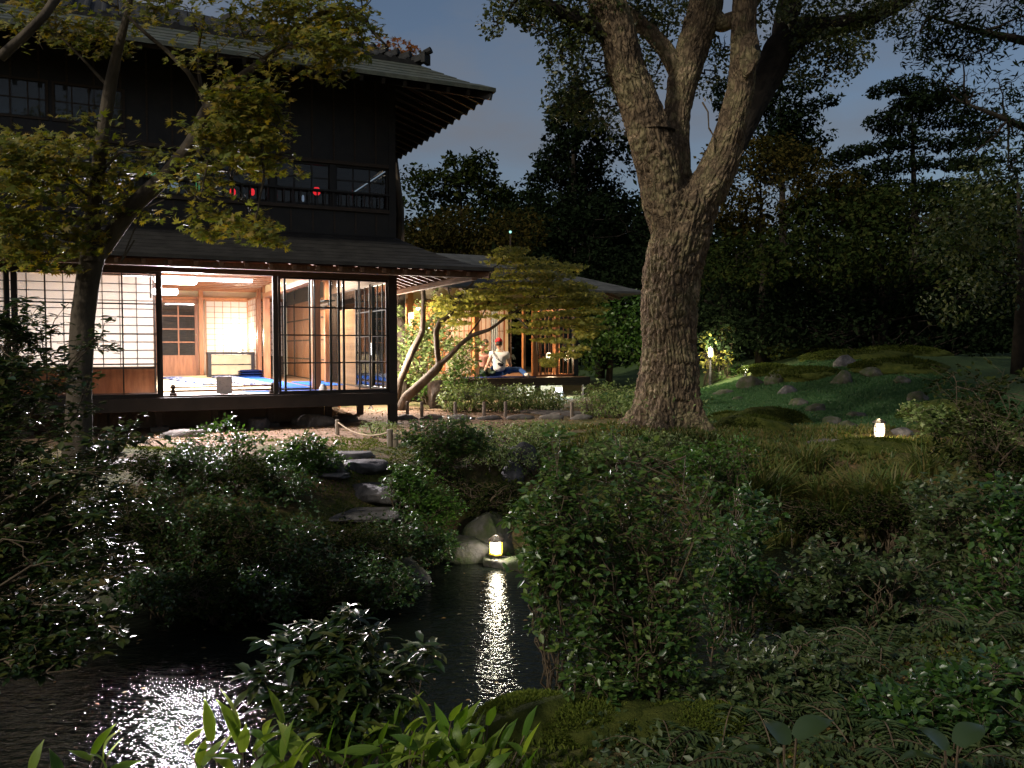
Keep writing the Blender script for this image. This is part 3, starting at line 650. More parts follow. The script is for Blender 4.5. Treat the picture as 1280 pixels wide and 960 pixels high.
# roofs ------------------------------------------------------------
def hip_roof(parent, ov, z_e, rise, run, a_l, b_b, th, top, edge, rows, rowmat, a0=0, b0=0, curve_=0.0):
    """L-shaped skirt: front strip (towards -b) and right strip (towards +a); eave at offset ov, climbing `rise` over `run` inward; built as overlapping shingle courses"""
    for i in range(rows):
        s0 = ov - run * i / rows; s1 = ov - run * (i + 1) / rows - .03
        t0, t1 = i / rows, (i + 1) / rows
        zz0 = z_e + rise * (t0 - curve_ * t0 * (1 - t0)); zz1 = z_e + rise * (t1 - curve_ * t1 * (1 - t1)) + rise * .02
        k = .028 if i else th
        m = MB()   # front course
        vs = [(a_l, -s0 + b0, zz0 - .0), (a0 + s0, -s0 + b0, zz0), (a0 + s1, -s1 + b0, zz1 - .006), (a_l, -s1 + b0, zz1 - .006)]
        m.add([(x, y, z + k) for x, y, z in vs] + [(x, y, z) for x, y, z in vs], [(0, 1, 2, 3), (7, 6, 5, 4), (0, 4, 5, 1), (1, 5, 6, 2), (2, 6, 7, 3), (3, 7, 4, 0)])
        m.build('roof_course', M[rowmat], parent)
        m = MB()
        vs = [(a0 + s0 + .001, -s0 + b0, zz0), (a0 + s0 + .001, b_b, zz0), (a0 + s1 + .001, b_b, zz1 - .006), (a0 + s1 + .001, -s1 + b0, zz1 - .006)]
        m.add([(x, y, z + k) for x, y, z in vs] + [(x, y, z) for x, y, z in vs], [(0, 1, 2, 3), (7, 6, 5, 4), (0, 4, 5, 1), (1, 5, 6, 2), (2, 6, 7, 3), (3, 7, 4, 0)])
        m.build('roof_course', M[rowmat], parent)
lower = empty('lower_roof_root', (0, 0, 0)); bpy.data.objects.remove(lower)
low = MB().box(-.06, .06, -.06, .06, 2.62, 2.80).build('lower_roof', M['roof'], house)
hip_roof(low, 1.17, 2.25, .56, 1.17, LEFT - .2, 8.7, .05, None, None, 9, 'roof', curve_=.35)
# sheathing under the lower roof
def under(parent, ov, z_e, rise, run, a_l, b_b, matn, dz=-.012, name='sheathing'):
    m = MB(); s0, s1 = ov - .01, ov - run
    m.add([(a_l, -s0, z_e + dz), (s0, -s0, z_e + dz), (s1, -s1, z_e + rise + dz), (a_l, -s1, z_e + rise + dz)], [(0, 3, 2, 1)])
    m.add([(s0, -s0, z_e + dz), (s0, b_b, z_e + dz), (s1, b_b, z_e + rise + dz), (s1, -s1, z_e + rise + dz)], [(0, 3, 2, 1)])
    return m.build(name, M[matn], parent)
under(low, 1.17, 2.25, .36, 1.17, LEFT - .2, 8.7, 'sheath')
def rafter_run(parent, ov, z_e, slope, inner, n_f, n_s, sp, mt, w=.045, h=.06, drop=.05):
    lf_ = MB().bar((0, 0, 0), (0, ov - inner, (ov - inner) * slope), w, h).mesh('rafter', M[mt])
    for i in range(n_f): link('rafter', lf_, parent, (-.15 - sp * i, -ov + .03, z_e - drop))
    for i in range(3): link('rafter', lf_, parent, (.18 + .3 * i, -ov + .03, z_e - drop - .0)) if False else None
    ls = MB().bar((0, 0, 0), (-(ov - inner), 0, (ov - inner) * slope), w, h).mesh('rafter', M[mt])
    for i in range(n_s): link('rafter', ls, parent, (ov - .03, .12 + sp * i, z_e - drop))
    for i in range(1, 4):
        b_ = .12 - sp * i; t_ = ov - (-b_) ; MB().bar((0, 0, 0), (-(ov + b_) * .98, 0, (ov + b_) * slope), w, h).build('rafter', M[mt], parent, (ov - .03, b_, z_e - drop)); MB().bar((0, 0, 0), (0, (ov + b_) * .98, (ov + b_) * slope), w, h).build('rafter', M[mt], parent, (-b_, -ov + .03, z_e - drop))
    MB().bar((ov - .05, -ov + .05, z_e - drop - .01), (0, 0, z_e - drop + ov * slope - .01), .07, .09).build('hip_rafter', M[mt], parent)
rafter_run(low, 1.17, 2.25, .31, 0, 22, 26, .30, 'rafter')

# upper storey -------------------------------------------------------
up = hbox('upper_storey', 'darkwood', LEFT, 0.0, 2.3, 2.4, 2.80, 5.2)      # rear partition of the gallery
hbox('upper_wall_band', 'blackwood', LEFT, -.05, -.05, .0, 2.80, 3.14, parent=up)
hbox('upper_wall_band', 'blackwood', -.05, .0, .051, 8.6, 2.80, 3.14, parent=up)
hbox('upper_wall_band', 'blackwood', LEFT, -.05, -.05, .0, 3.86, 5.1, parent=up)
hbox('upper_wall_band', 'blackwood', -.05, .0, .051, 8.6, 3.86, 5.1, parent=up)
hbox('upper_corner_post', 'blackwood', -.055, .055, -.055, .055, 2.78, 5.1, parent=up)
hbox('upper_sill', 'darkwood', LEFT, -.056, -.10, .03, 3.141, 3.19, parent=up)
hbox('upper_sill', 'darkwood', -.03, .10, .056, 8.6, 3.141, 3.19, parent=up)
hbox('upper_lintel', 'darkwood', LEFT, -.056, -.08, .01, 3.81, 3.859, parent=up)
hbox('upper_floor', 'floorwood', LEFT + .05, -.06, .01, 2.29, 3.0, 3.04, parent=up)
hbox('upper_side_wall', 'darkwood', -.049, -.001, 2.41, 8.6, 3.141, 3.859, parent=up)
for i in range(8):
    a = -.06 - .85 * (i + 1)
    if i < 7: hbox('upper_post', 'blackwood', a - .02, a + .05, -.05, .02, 3.19, 3.81, parent=up)
    w = _cache.setdefault('u', glazed('upper_window', 3, 3, .80, .62, bar=.02, fr=.03, mt='blackwood'))
    d = link('upper_window', w[0], up, (a + .05, -.03, 3.19))
    for c_ in w[2]: link('pane', w[1], d, c_)
w = _cache['u2'] = glazed('upper_window', 4, 4, 1.08, .62, bar=.02, fr=.03, mt='blackwood')
for b_ in (.08, 1.2):
    d = link('upper_window', w[0], up, (-.01, b_, 3.19), (0, 0, math.pi / 2))
    for c_ in w[2]: link('pane', w[1], d, c_)
w = _cache['u3'] = glazed('upper_transom_window', 4, 2, .84, .50, bar=.016, fr=.03, th=.02, mt='darkwood')
for i in range(4):
    d = link('upper_transom_window', w[0], up, (-4.45 - .88 * i, -.072, 4.02))
    for c_ in w[2]: link('pane', w[1], d, c_)
wbm = MB().box(-.012, .012, -.012, .0, 0, 1.2).mesh('wall_batten', M['darkwood'])
for i in range(22): link('wall_batten', wbm, up, (-.25 - .31 * i, -.05, 3.87))
wbm = MB().box(-.012, .012, -.010, .0, 0, .30).mesh('wall_batten', M['darkwood'])
for i in range(22): link('wall_batten', wbm, up, (-.25 - .31 * i, -.05, 2.83))
rl = MB()
for i in range(60): rl.box(-.1 - .115 * i, -.082 - .115 * i, -.10, -.085, 3.19, 3.40)
rl.box(LEFT, -.05, -.115, -.07, 3.40, 3.425)
tag(rl.build('railing', M['blackwood'], up), kind=None)
# upper roof
OV = 1.19
upr = MB().box(-.3, -.1, .1, .3, 5.1, 5.25).build('upper_roof', M['copper'], house)
hip_roof(upr, OV, 4.79, .50, .86, LEFT - 1.0, 9.6, .055, None, None, 6, 'copper', curve_=.12)
under(upr, OV, 4.79, .42, OV, LEFT - 1.0, 9.6, 'blackwood')
rafter_run(upr, OV, 4.79, .33, 0, 22, 26, .30, 'blackwood', .05, .07)
# upper tiled tier
s0 = .36; z0 = 5.33; sl_ = .44
run2 = 3.2
tl = MB()
tl.add([(LEFT - 1, -s0, z0), (s0, -s0, z0), (s0 - run2, -s0 + run2, z0 + run2 * sl_), (LEFT - 1, -s0 + run2, z0 + run2 * sl_)], [(0, 1, 2, 3)])
tl.add([(s0, -s0, z0), (s0, 9.6, z0), (s0 - run2, 9.6, z0 + run2 * sl_), (s0 - run2, -s0 + run2, z0 + run2 * sl_)], [(0, 1, 2, 3)])
tl.add([(LEFT - 1, -s0 + run2, z0 + run2 * sl_), (s0 - run2, -s0 + run2, z0 + run2 * sl_), (s0 - run2, 9.6, z0 + run2 * sl_), (LEFT - 1, 9.6, z0 + run2 * sl_)], [(0, 1, 2, 3)])
tl.box(LEFT - 1, s0 + .002, -s0 - .004, -s0 + .05, z0 - .10, z0 + .02); tl.box(s0 - .05, s0 + .004, -s0 + .05, 9.6, z0 - .10, z0 + .02)
tl.build('tile_bed', M['tile'], upr)
cap = MB().lathe([(.045, 0), (.045, .02)], 8).mesh('end_tile', M['tile'])
# one roll tile mesh (a half-round cover) repeated down the slope
def rolltile(direction):
    m = MB(); L0 = .27
    for s in (0, 1):
        for k in range(6):
            an = math.pi * k / 5; x = .045 * math.cos(an); z = .05 * math.sin(an) + (.012 if s else 0)
            m.v.append((x, L0 * (1 - s) if 0 else L0 * s, z + L0 * s * sl_) if direction == 'f' else (-L0 * s, x, z + L0 * s * sl_))
    for k in range(5): m.f.append((k, k + 1, k + 7, k + 6))
    m.f.append(tuple(range(6)))
    return m.mesh('roof_tile', M['tile'])
rf_, rs_ = rolltile('f'), rolltile('s')
cnt = 0
for i in range(22):
    a = .16 - .21 * i
    for j in range(7):
        bb = -s0 + .26 * j
        if a < s0 - .26 * j and cnt < 150: link('roof_tile', rf_, upr, (a, bb, z0 + .26 * j * sl_ + .008)); cnt += 1
for i in range(14):
    b_ = -.1 + .21 * i
    for j in range(6):
        if b_ > -s0 + .26 * j: link('roof_tile', rs_, upr, (s0 - .26 * j, b_, z0 + .26 * j * sl_ + .008))
# hip ridge of stacked tiles ending in an upturned end tile
for i in range(18):
    t = .04 + .14 * i
    m = MB().box(-.10, .10, -.08, .08, -.02, .02); m.box(-.09, .09, -.07, .07, .023, .045); m.tube([(-.10, 0, .05), (.10, 0, .05)], .055, 10)
    m.build('ridge_tile', M['tile'], upr, (s0 - t, -s0 + t, z0 + t * sl_ + .0), (0, R(-14), R(-45)))
m = MB().box(-.03, .03, -.10, .10, -.05, .10); m.tube([(-.02, 0, .10), (.09, 0, .14)], .05, 10)
m.build('demon_ridge_end', M['tile'], upr, (s0 + .05, -s0 - .05, z0 + .03), (0, 0, R(-45)))

# ------------------------------------------------------------------ lamps in the house
def area(name, loc, sx, sy, power, color, rot=(0, 0, 0), parent=None, spread=None):
    l_ = bpy.data.lights.new(name, 'AREA'); l_.shape = 'RECTANGLE'; l_.size = sx; l_.size_y = sy; l_.energy = power; l_.color = color
    o = bpy.data.objects.new(name, l_); COL.objects.link(o); o.location = loc; o.rotation_euler = rot
    if parent: o.parent = parent
    return o
def point(name, loc, power, color, rad=.05, parent=None):
    l_ = bpy.data.lights.new(name, 'POINT'); l_.energy = power; l_.color = color; l_.shadow_soft_size = rad
    o = bpy.data.objects.new(name, l_); COL.objects.link(o); o.location = loc
    if parent: o.parent = parent
    return o
M['tube'] = emat('white_fluorescent', (1.0, 0.93, 0.98), 14)
M['warmglow'] = emat('warm_paper_lamp', (1.0, .78, .50), 9)
lf = empty('floodlight', tuple(hw(-3.02, .17, 2.04)), TH, 'bright white tubular floodlight at the upper left of the open veranda bay', 'lamp')
def capsule(r, l_, n=10):
    pr = []
    for k in range(5): an = math.pi / 2 * k / 4; pr.append((max(.001, r * math.sin(an)), -l_ / 2 - r * math.cos(an) * .8))
    pr += [(x, -z) for x, z in pr[::-1]]
    return MB().lathe(pr, n)
capsule(.055, .46).build('lamp_tube', M['tube'], lf, (-.0, -.11, .03), (0, R(90), 0), smooth=True)
capsule(.042, .26).build('lamp_tube', M['tube'], lf, (-.14, -.11, -.13), (0, R(90), 0), smooth=True)
MB().box(-.33, -.31, -.12, -.10, -.22, .12).build('lamp_bracket', M['palestone'], lf)
area('floodlight_beam', (.10, .20, -.06), .40, .14, 380, (1.0, .90, .95), (R(-76), 0, R(2)), lf)
point('floodlight_bulb', (.06, .24, -.07), 120, (1.0, .90, .96), .07, lf)
fl = empty('strip_light', tuple(hw(-2.0, 4.2, CE - .06)), TH, 'long white strip light across the ceiling above the open bay', 'lamp')
MB().box(-.55, .55, -.03, .03, -.03, .02).build('lamp_tube', M['tube'], fl); MB().box(-.57, .57, -.05, .05, .02, .055).build('fixture', M['whitecloth'], fl)
area('strip_light_glow', (0, 0, -.04), 1.1, .1, 450, (1.0, .94, .92), (0, 0, 0), fl)
fl2 = empty('ceiling_light', tuple(hw(-3.4, 4.2, CE - .06)), TH, 'short white ceiling light above the floodlight', 'lamp')
MB().box(-.25, .25, -.03, .03, -.03, .02).build('lamp_tube', M['tube'], fl2); MB().box(-.27, .27, -.05, .05, .02, .055).build('fixture', M['whitecloth'], fl2)
area('ceiling_light_glow', (0, -1.2, -.05), .5, .3, 400, (1.0, .94, .94), (0, 0, 0), fl2)
fl3 = empty('alcove_lamp', tuple(hw(-1.15, 7.95, 0)), TH, 'bright bare lamp glowing against the rear paper screens', 'lamp')
MB().lathe([(.05, FL + .02), (.05, FL + .04), (.012, FL + .06), (.012, 1.15)], 10).build('lamp_stand', M['darkwood'], fl3)
MB().lathe([(.02, 1.15), (.05, 1.2), (.05, 1.27), (.02, 1.32)], 12).build('bulb', M['warmglow'], fl3, smooth=True)
point('alcove_bulb', (0, 0, 1.4), 130, (1.0, .84, .62), .08, fl3)
area('side_veranda_light', tuple((-.45, 3.0, CE - .03)), .3, .9, 110, (1.0, .74, .56), (0, 0, 0), house)
area('left_room_light', tuple((-5.8, 1.9, CE - .03)), .5, .5, 14, (1.0, .62, .28), (0, 0, 0), house)
# small white box lamp behind side glass
wl = empty('white_box_lamp', tuple(hw(.55, 3.2, 0)), TH, 'small white glowing box lamp beyond the right corner glass', 'lamp')
MB().box(-.12, .12, -.10, .10, 1.02, 1.24).build('lamp_shade', M['tube'], wl, bevel=.02); MB().lathe([(.06, 0), (.02, .05), (.02, 1.0), (.05, 1.02)], 8).build('lamp_post', M['darkwood'], wl); point('box_lamp_bulb', (.20, -.1, 1.14), 420, (1.0, .86, .74), .06, wl)

# furniture and things inside -----------------------------------------
tb = empty('low_cabinet', tuple(hw(-1.50, 7.3, FL + .024)), TH, 'low brown cabinet with cream sliding fronts before the bright paper screen', 'cabinet')
M['tan'] = mat('tan_sliding_front', (.34, .27, .16), (.42, .34, .21), 5, .7, .3)
MB().box(-.50, .50, -.20, .20, .50, .55).build('top', M['blackwood'], tb)
for x in (-.49, .42): MB().box(x, x + .07, -.19, .19, 0, .50).build('side', M['blackwood'], tb)
for z in (.06, .29): MB().box(-.415, .415, -.17, -.155, z, z + .20).build('front_panel', M['tan'], tb)
MB().box(-.415, .415, -.18, -.15, .262, .288).build('middle_rail', M['blackwood'], tb); MB().box(-.415, .415, -.18, .18, .02, .05).build('bottom', M['blackwood'], tb)
def cushion(label, a, b_, z, rz=0, mt='navy', sx=.27, group=None):
    bm = bmesh.new(); bmesh.ops.create_grid(bm, x_segments=8, y_segments=8, size=1)
    for v in bm.verts:
        e = (1 - abs(v.co.x) ** 4) * (1 - abs(v.co.y) ** 4); v.co = (v.co.x * sx, v.co.y * sx, .022 + .03 * e)
    ext = bmesh.ops.extrude_face_region(bm, geom=bm.faces[:])
    for g_ in ext['geom']:
        if isinstance(g_, bmesh.types.BMVert): g_.co.z = .022 - (g_.co.z - .022)
    bmesh.ops.recalc_face_normals(bm, faces=bm.faces[:])
    me = bpy.data.meshes.new('floor_cushion'); bm.to_mesh(me); bm.free(); me.shade_smooth(); me.materials.append(M[mt])
    o = link('floor_cushion', me, None, tuple(hw(a, b_, z)), (0, 0, TH + rz)); return tag(o, label, 'cushion', group)
cushion('thick navy cushion standing in front of the low cabinet', -1.10, 7.15, FL + .024)
cushion('navy cushion stacked on another before the low cabinet', -1.10, 7.15, FL + .078)
cushion('top navy cushion of the pile before the low cabinet', -1.10, 7.15, FL + .132)
M['check'] = mat('blue_grey_patterned_cloth', (.015, .025, .09), (.22, .23, .28), 14, .9, .1, ramp=(.46, .54))
for i in range(10):
    a = -2.75 + .14 * (i % 5) + .36 * (i // 5 * 0); 
for i in range(6):
    cushion('blue-grey patterned cushion in the left row on the bright mats, ' + ['nearest the garden', 'second from the garden', 'third from the garden', 'third from the back', 'second from the back', 'farthest back'][5 - i], -2.72 + .10 * i, 6.4 - .62 * i, FL + .024, .1, 'check', .25, 'left row of patterned cushions')
for i in range(7):
    cushion('patterned cushion in the row beside the blue carpet, ' + ['nearest the garden', 'second from the garden', 'third from the garden', 'middle one', 'third from the back', 'second from the back', 'farthest back'][6 - i], -1.72 + .02 * i, 6.6 - .66 * i, FL + .024, -.05, 'check', .25, 'right row of patterned cushions')
tag(MB().box(-.27, .27, -3.5, 3.5, 0, .008).build('blue_carpet', M['blue'], None, tuple(hw(-1.22, 4.7, FL + .026)), (0, 0, TH), bevel=0), 'long bright blue felt carpet runner on the veranda floor', 'carpet')
tag(MB().box(-.7, .7, -.28, .28, 0, .008).build('blue_carpet', M['blue'], None, tuple(hw(-1.35, .72, FL + .002)), (0, 0, TH), bevel=0), 'short blue felt mat just inside the right glass doors', 'carpet')
tag(MB().box(-.30, .30, -.9, .9, 0, .008).build('blue_carpet', M['blue'], None, tuple(hw(-.42, 3.4, FL + .002)), (0, 0, TH), bevel=0), 'blue felt runner seen through the corner side glass', 'carpet')
tag(MB().box(-1.0, .9, -.42, .42, 0, .006).build('white_floor_cloth', M['whitecloth'], None, tuple(hw(-2.6, .66, FL + .002)), (0, 0, TH)), 'white cloth laid on the veranda boards of the open bay', 'cloth')  # added sheet: glare of the overexposed floor put into a white colour
# barrier rail
br_ = empty('low_barrier_rail', tuple(hw(-2.42, .06, FL + .02)), TH, 'low brown wooden barrier rail across the open veranda bay', 'barrier')
for z in (.045, .095): MB().box(-.70, .70, -.012, .012, z, z + .022).build('rail', M['redwood'], br_)
for x in (-.66, .66):
    MB().box(x - .045, x + .045, -.07, .07, 0, .03).build('foot', M['darkwood'], br_); MB().lathe([(.03, .03), (.022, .08), (.032, .12), (.02, .15), (0, .155)], 10, (x, 0, 0)).build('upright', M['darkwood'], br_)
sg = empty('notice_board', tuple(hw(-2.42, -.01, FL + .02)), TH, 'small white notice board standing against the barrier rail', 'sign')
M['notice'] = mat('notice_sheet', (.60, .58, .57), (.44, .43, .43), 25, .8, .2, ramp=(.55, .62))
MB().box(-.105, .105, -.006, .006, .0, .24).build('panel', M['notice'], sg, (0, 0, .01), (R(-8), 0, 0), bevel=.003)
MB().box(-.05, .05, .03, .06, 0, .012).build('foot', M['darkwood'], sg)
tag(MB().lathe([(.05, 0), (.065, .03), (.055, .08), (.03, .11), (.035, .125)], 12).build('white_jar', M['whitecloth'], None, tuple(hw(-1.0, .22, FL + .002)), smooth=True), 'small white jar on the floor behind the right glass doors', 'jar')
# upper gallery lights
M['red'] = emat('red_glow', (1.0, .02, .03), .75); M['greenl'] = emat('green_glow', (.15, .75, .35), .14); M['bluel'] = emat('pale_blue_glow', (.45, .60, .85), .2)
def ulamp(label, px, py, w, h, mt, b_=1.1, name='paper_lantern'):
    # on plane b in the upper gallery
    u = (px - 640) / FPX; a = 0
    for _ in range(20):
        q = hw(a, b_, 0); a += (u * q.y - q.x) / .97
    q = hw(a, b_, 0); z = P(px, py, q.y).z
    r_ = w * q.y / FPX / 2; hh = h * q.y / FPX / 2
    o = empty(name, (q.x, q.y, z), TH, label, 'lamp')
    MB().lathe([(r_ * .6, -hh), (r_, -hh * .5), (r_, hh * .5), (r_ * .6, hh)], 10).build('shade', M[mt], o, smooth=True)
    MB().box(-.003, .003, -.003, .003, hh, 3.84 - z).build('cord', M['blackwood'], o)
ulamp('bright red lantern hanging upstairs right of centre', 398, 239, 9, 9, 'red'); ulamp('dim red lantern behind the drooping maple spray upstairs', 294, 240, 7, 8, 'red')
ulamp('red glow between the two upstairs lanterns', 318, 240, 6, 8, 'red')
ulamp('green glowing lamp left in the upstairs gallery', 192, 217, 17, 7, 'greenl'); ulamp('thin green lamp behind the branch fork upstairs', 251, 229, 5, 20, 'greenl')
ulamp('pale blue lamp low in the upstairs gallery', 219, 232, 19, 7, 'bluel'); ulamp('tiny pale blue lamp left of the bright red lantern', 381, 248, 3, 8, 'bluel'); ulamp('pale blue lamp beside the maple trunk upstairs', 150, 224, 16, 8, 'bluel')

# ------------------------------------------------------------------ the garden pavilion (second building)
PX, PY = 1.54, 20.5
pav = empty('garden_pavilion', (PX, PY, 0), TH, 'low open wooden pavilion with orange lit interior behind the small maple', 'pavilion')
HP = Matrix.Translation((PX, PY, 0)) @ Matrix.Rotation(TH, 4, 'Z')
def pw(a, b, z): return HP @ Vector((a, b, z))
def pbox(name, mt, a0, a1, b0, b1, z0, z1, bevel=0, parent=pav): return MB().box(a0, a1, b0, b1, z0, z1).build(name, M[mt], parent, bevel=bevel)
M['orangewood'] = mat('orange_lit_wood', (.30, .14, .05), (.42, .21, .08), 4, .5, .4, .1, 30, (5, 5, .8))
pbox('floor_board', 'floorwood', -5.2, -.02, .06, 4.0, FL - .05, FL)
for i in range(5): pbox('floor_board', 'floorwood', -5.2, .0, -.62 + .135 * i, -.495 + .135 * i, FL - .06, FL - .02)
pbox('edge_beam', 'darkwood', -5.2, .02, -.70, -.63, .28, FL - .02)
pbox('edge_beam', 'darkwood', -.02, .06, -.62, 4.0, .28, FL - .02)
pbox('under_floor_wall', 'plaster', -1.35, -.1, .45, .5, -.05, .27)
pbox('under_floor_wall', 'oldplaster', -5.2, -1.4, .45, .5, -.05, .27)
for a in (-5.1, -4.4, -3.6, -2.4, -1.3, -.05): pbox('strut', 'darkwood', a - .05, a + .05, -.6, -.5, 0, .28)
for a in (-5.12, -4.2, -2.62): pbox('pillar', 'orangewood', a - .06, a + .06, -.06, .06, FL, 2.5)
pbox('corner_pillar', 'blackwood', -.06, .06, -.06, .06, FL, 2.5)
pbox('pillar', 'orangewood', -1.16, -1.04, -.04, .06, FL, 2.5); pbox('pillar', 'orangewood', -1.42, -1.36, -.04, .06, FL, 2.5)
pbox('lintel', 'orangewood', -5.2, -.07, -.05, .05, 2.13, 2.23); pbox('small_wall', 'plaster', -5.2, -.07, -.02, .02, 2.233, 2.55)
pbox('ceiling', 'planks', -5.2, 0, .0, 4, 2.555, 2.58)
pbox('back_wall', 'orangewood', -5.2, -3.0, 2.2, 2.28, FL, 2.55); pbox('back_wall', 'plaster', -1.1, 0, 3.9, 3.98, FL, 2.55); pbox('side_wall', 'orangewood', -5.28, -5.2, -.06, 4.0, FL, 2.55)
sp_ = dict(n_col=7, n_row=3, w=.92, h=1.64, bar=.012, fr=.03, th=.03, glass='paper', koshi=.0, mt='redwood')
for a in (-2.95, -2.25): door('paper_screen', 'ps', pav, (a + .0, 1.2, FL), 0, 'paper_pane', None, **sp_)
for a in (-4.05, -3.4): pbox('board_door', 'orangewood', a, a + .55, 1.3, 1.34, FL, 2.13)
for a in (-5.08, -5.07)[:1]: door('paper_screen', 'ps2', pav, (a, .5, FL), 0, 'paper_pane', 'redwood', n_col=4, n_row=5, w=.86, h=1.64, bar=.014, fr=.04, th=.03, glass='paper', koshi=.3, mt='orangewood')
for a in (-.98, -.5): door('glass_door', 'pg', pav, (a, -.03, FL), 0, 'pane', None, n_col=3, n_row=4, w=.47, h=1.64, bar=.014, fr=.03, th=.03, mt='redwood')
for b_ in (.08, 1.1): door('glass_door', 'pg2', pav, (.0, b_, FL), math.pi / 2, 'pane', None, n_col=4, n_row=4, w=.95, h=1.64, bar=.014, fr=.03, th=.03, mt='redwood')
fn = MB()
for i in range(11): fn.box(-.96 + .085 * i, -.945 + .085 * i, .10, .112, FL, FL + .52)
fn.box(-.98, -.06, .098, .114, FL + .50, FL + .525); fn.build('low_lattice', M['blackwood'], pav)
# roof
PO = 1.25
prf = MB().box(-3.1, -2.9, 1.9, 2.1, 2.6, 3.2).build('roof', M['roof'], pav)
M['proof'] = mat('grey_board_roof', (.045, .046, .045), (.085, .085, .08), 5, .7, .3, .4, 30)
for i in range(7):
    s0_ = PO - i * .42; s1_ = PO - (i + 1) * .42 - .02; z_ = 2.42 + i * .145; z2_ = 2.42 + (i + 1) * .145
    def ring(s, z): return [(-5.15 - s * 0, -s, z), (s, -s, z), (s, 4 + s, z), (-5.15, 4 + s, z)]
    a_, b_ = ring(s0_, z_), ring(s1_, z2_); m = MB()
    for (i0, i1) in ((0, 1), (1, 2), (2, 3)):
        vs = [a_[i0], a_[i1], b_[i1], b_[i0]]
        m.add([(x, y, z + .05) for x, y, z in vs] + vs, [(0, 1, 2, 3), (7, 6, 5, 4), (0, 4, 5, 1), (1, 5, 6, 2), (2, 6, 7, 3), (3, 7, 4, 0)])
    m.build('roof_course', M['proof'], prf)
rp_ = MB().bar((0, 0, 0), (0, 1.3, .40), .05, .06).mesh('rafter', M['rafter'])
for i in range(16): link('rafter', rp_, prf, (-.1 - .3 * i, -PO + .04, 2.37))
rp2 = MB().bar((0, 0, 0), (-1.3, 0, .40), .05, .06).mesh('rafter', M['rafter'])
for i in range(14): link('rafter', rp2, prf, (PO - .04, -.1 + .3 * i, 2.37))
area('pavilion_ceiling_light', (-3.4, .55, 2.50), 1.6, .5, 190, (1.0, .66, .36), (0, 0, 0), pav)
area('pavilion_corner_light', (-.55, 1.6, 2.50), .6, .6, 80, (1.0, .70, .42), (0, 0, 0), pav)
def plamp(name, label, px, py, b_, w, h, mt, power, col):
    u = (px - 640) / FPX; a = 0
    for _ in range(25): q = pw(a, b_, 0); a += (u * q.y - q.x)
    z = P(px, py, q.y).z; o = empty(name, (q.x, q.y, z), TH, label, 'lamp')
    MB().lathe([(w * .5, -h), (w, -h * .7), (w, h * .7), (w * .5, h)], 10).build('lamp_shade', M[mt], o, smooth=True)
    MB().box(-.006, .006, -.006, .006, h, 2.55 - z).build('cord', M['blackwood'], o)
    if power > 100: area(name + '_beam', (0, -.12, -.05), .3, .12, power, col, (R(-30), 0, 0), o)
    elif power: point(name + '_bulb', (0, -.15, -.0), power, col, .06, o)
M['pglow'] = emat('cream_lamp_glow', (1.0, .86, .62), 7)
plamp('hanging_lantern', 'bright cream hanging lantern behind the right pavilion glass', 686, 446, .9, .065, .10, 'pglow', 25, (1, .75, .45))
plamp('hanging_lantern', 'tiny round lamp high in the pavilion corner glass', 707, 430, 1.2, .035, .035, 'pglow', 0, (1, 1, 1))
plamp('hanging_lantern', 'faint small lamp just above the tiny corner lamp of the pavilion', 703, 424, 1.5, .025, .03, 'pglow', 0, (1, 1, 1))
plamp('veranda_lamp', 'small white lamp under the eave behind the curved maple trunk', 523, 386, .0, .055, .03, 'pglow', 240, (1, .86, .68))
# floodlight below the floor
uf = empty('ground_floodlight', tuple(pw(-.62, -.35, 0)), TH, 'cool white floodlight under the pavilion floor edge', 'lamp')
MB().box(-.12, .06, -.01, .02, .10, .20).build('lamp_face', M['tube'], uf); MB().lathe([(.07, .02), (.05, .05), (.05, .10), (.03, .13)], 10, (.02, -.08, 0)).build('lamp_body', M['blackwood'], uf)
point('floodlight_bulb', (-.1, -.22, .26), 60, (.75, .95, 1.0), .05, uf)
# blue cloth + curtain
tag(MB().box(-.85, .85, -.28, .28, 0, .02).build('blue_floor_mat', M['navy'], None, tuple(pw(-2.2, -.30, FL - .018)), (0, 0, TH)), 'blue mat on the pavilion edge under the seated person in white', 'mat')
M['curtain'] = mat('pale_blue_curtain', (.30, .40, .50), (.38, .48, .58), 10, .9, .1)
cu = MB()
for i in range(8):
    x = -.09 + .18 * i / 7; cu.v += [(x, .02 * (i % 2), 0), (x, .02 * (i % 2), 1.6)]
for i in range(7): cu.f.append((2 * i, 2 * i + 2, 2 * i + 3, 2 * i + 1))
o = cu.build('curtain', M['curtain'], None, tuple(pw(-1.75, .9, FL)), (0, 0, TH)); sd_ = o.modifiers.new('thickness', 'SOLIDIFY'); sd_.thickness = .006
tag(o, 'narrow pale blue curtain behind the seated person in white', 'curtain')

# ------------------------------------------------------------------ people
M['skin'] = mat('skin', (.45, .26, .18), (.50, .30, .21), 9, .5, .4); M['tee'] = mat('white_tshirt', (.60, .57, .53), (.68, .65, .62), 9, .9, .1, .3, 20)
M['jeans'] = mat('blue_jeans', (.04, .09, .24), (.06, .13, .32), 14, .9, .1, .3, 50); M['redcap'] = mat('red_cap', (.55, .02, .03), (.62, .03, .04), 9, .8, .2)
M['hair'] = mat('black_hair', (.012, .009, .008), (.03, .02, .015), 30, .5, .4, .4, 80, (8, 8, 1)); M['blackcloth'] = mat('black_cloth', (.012, .012, .014), (.02, .02, .022), 10, .9, .2)
M['floral'] = mat('pink_floral_fabric', (.62, .34, .28), (.50, .12, .12), 26, .9, .1, ramp=(.5, .6), c3=(.66, .50, .42)); M['darktrouser'] = mat('dark_green_cloth', (.03, .045, .035), (.05, .07, .05), 10, .9, .1)
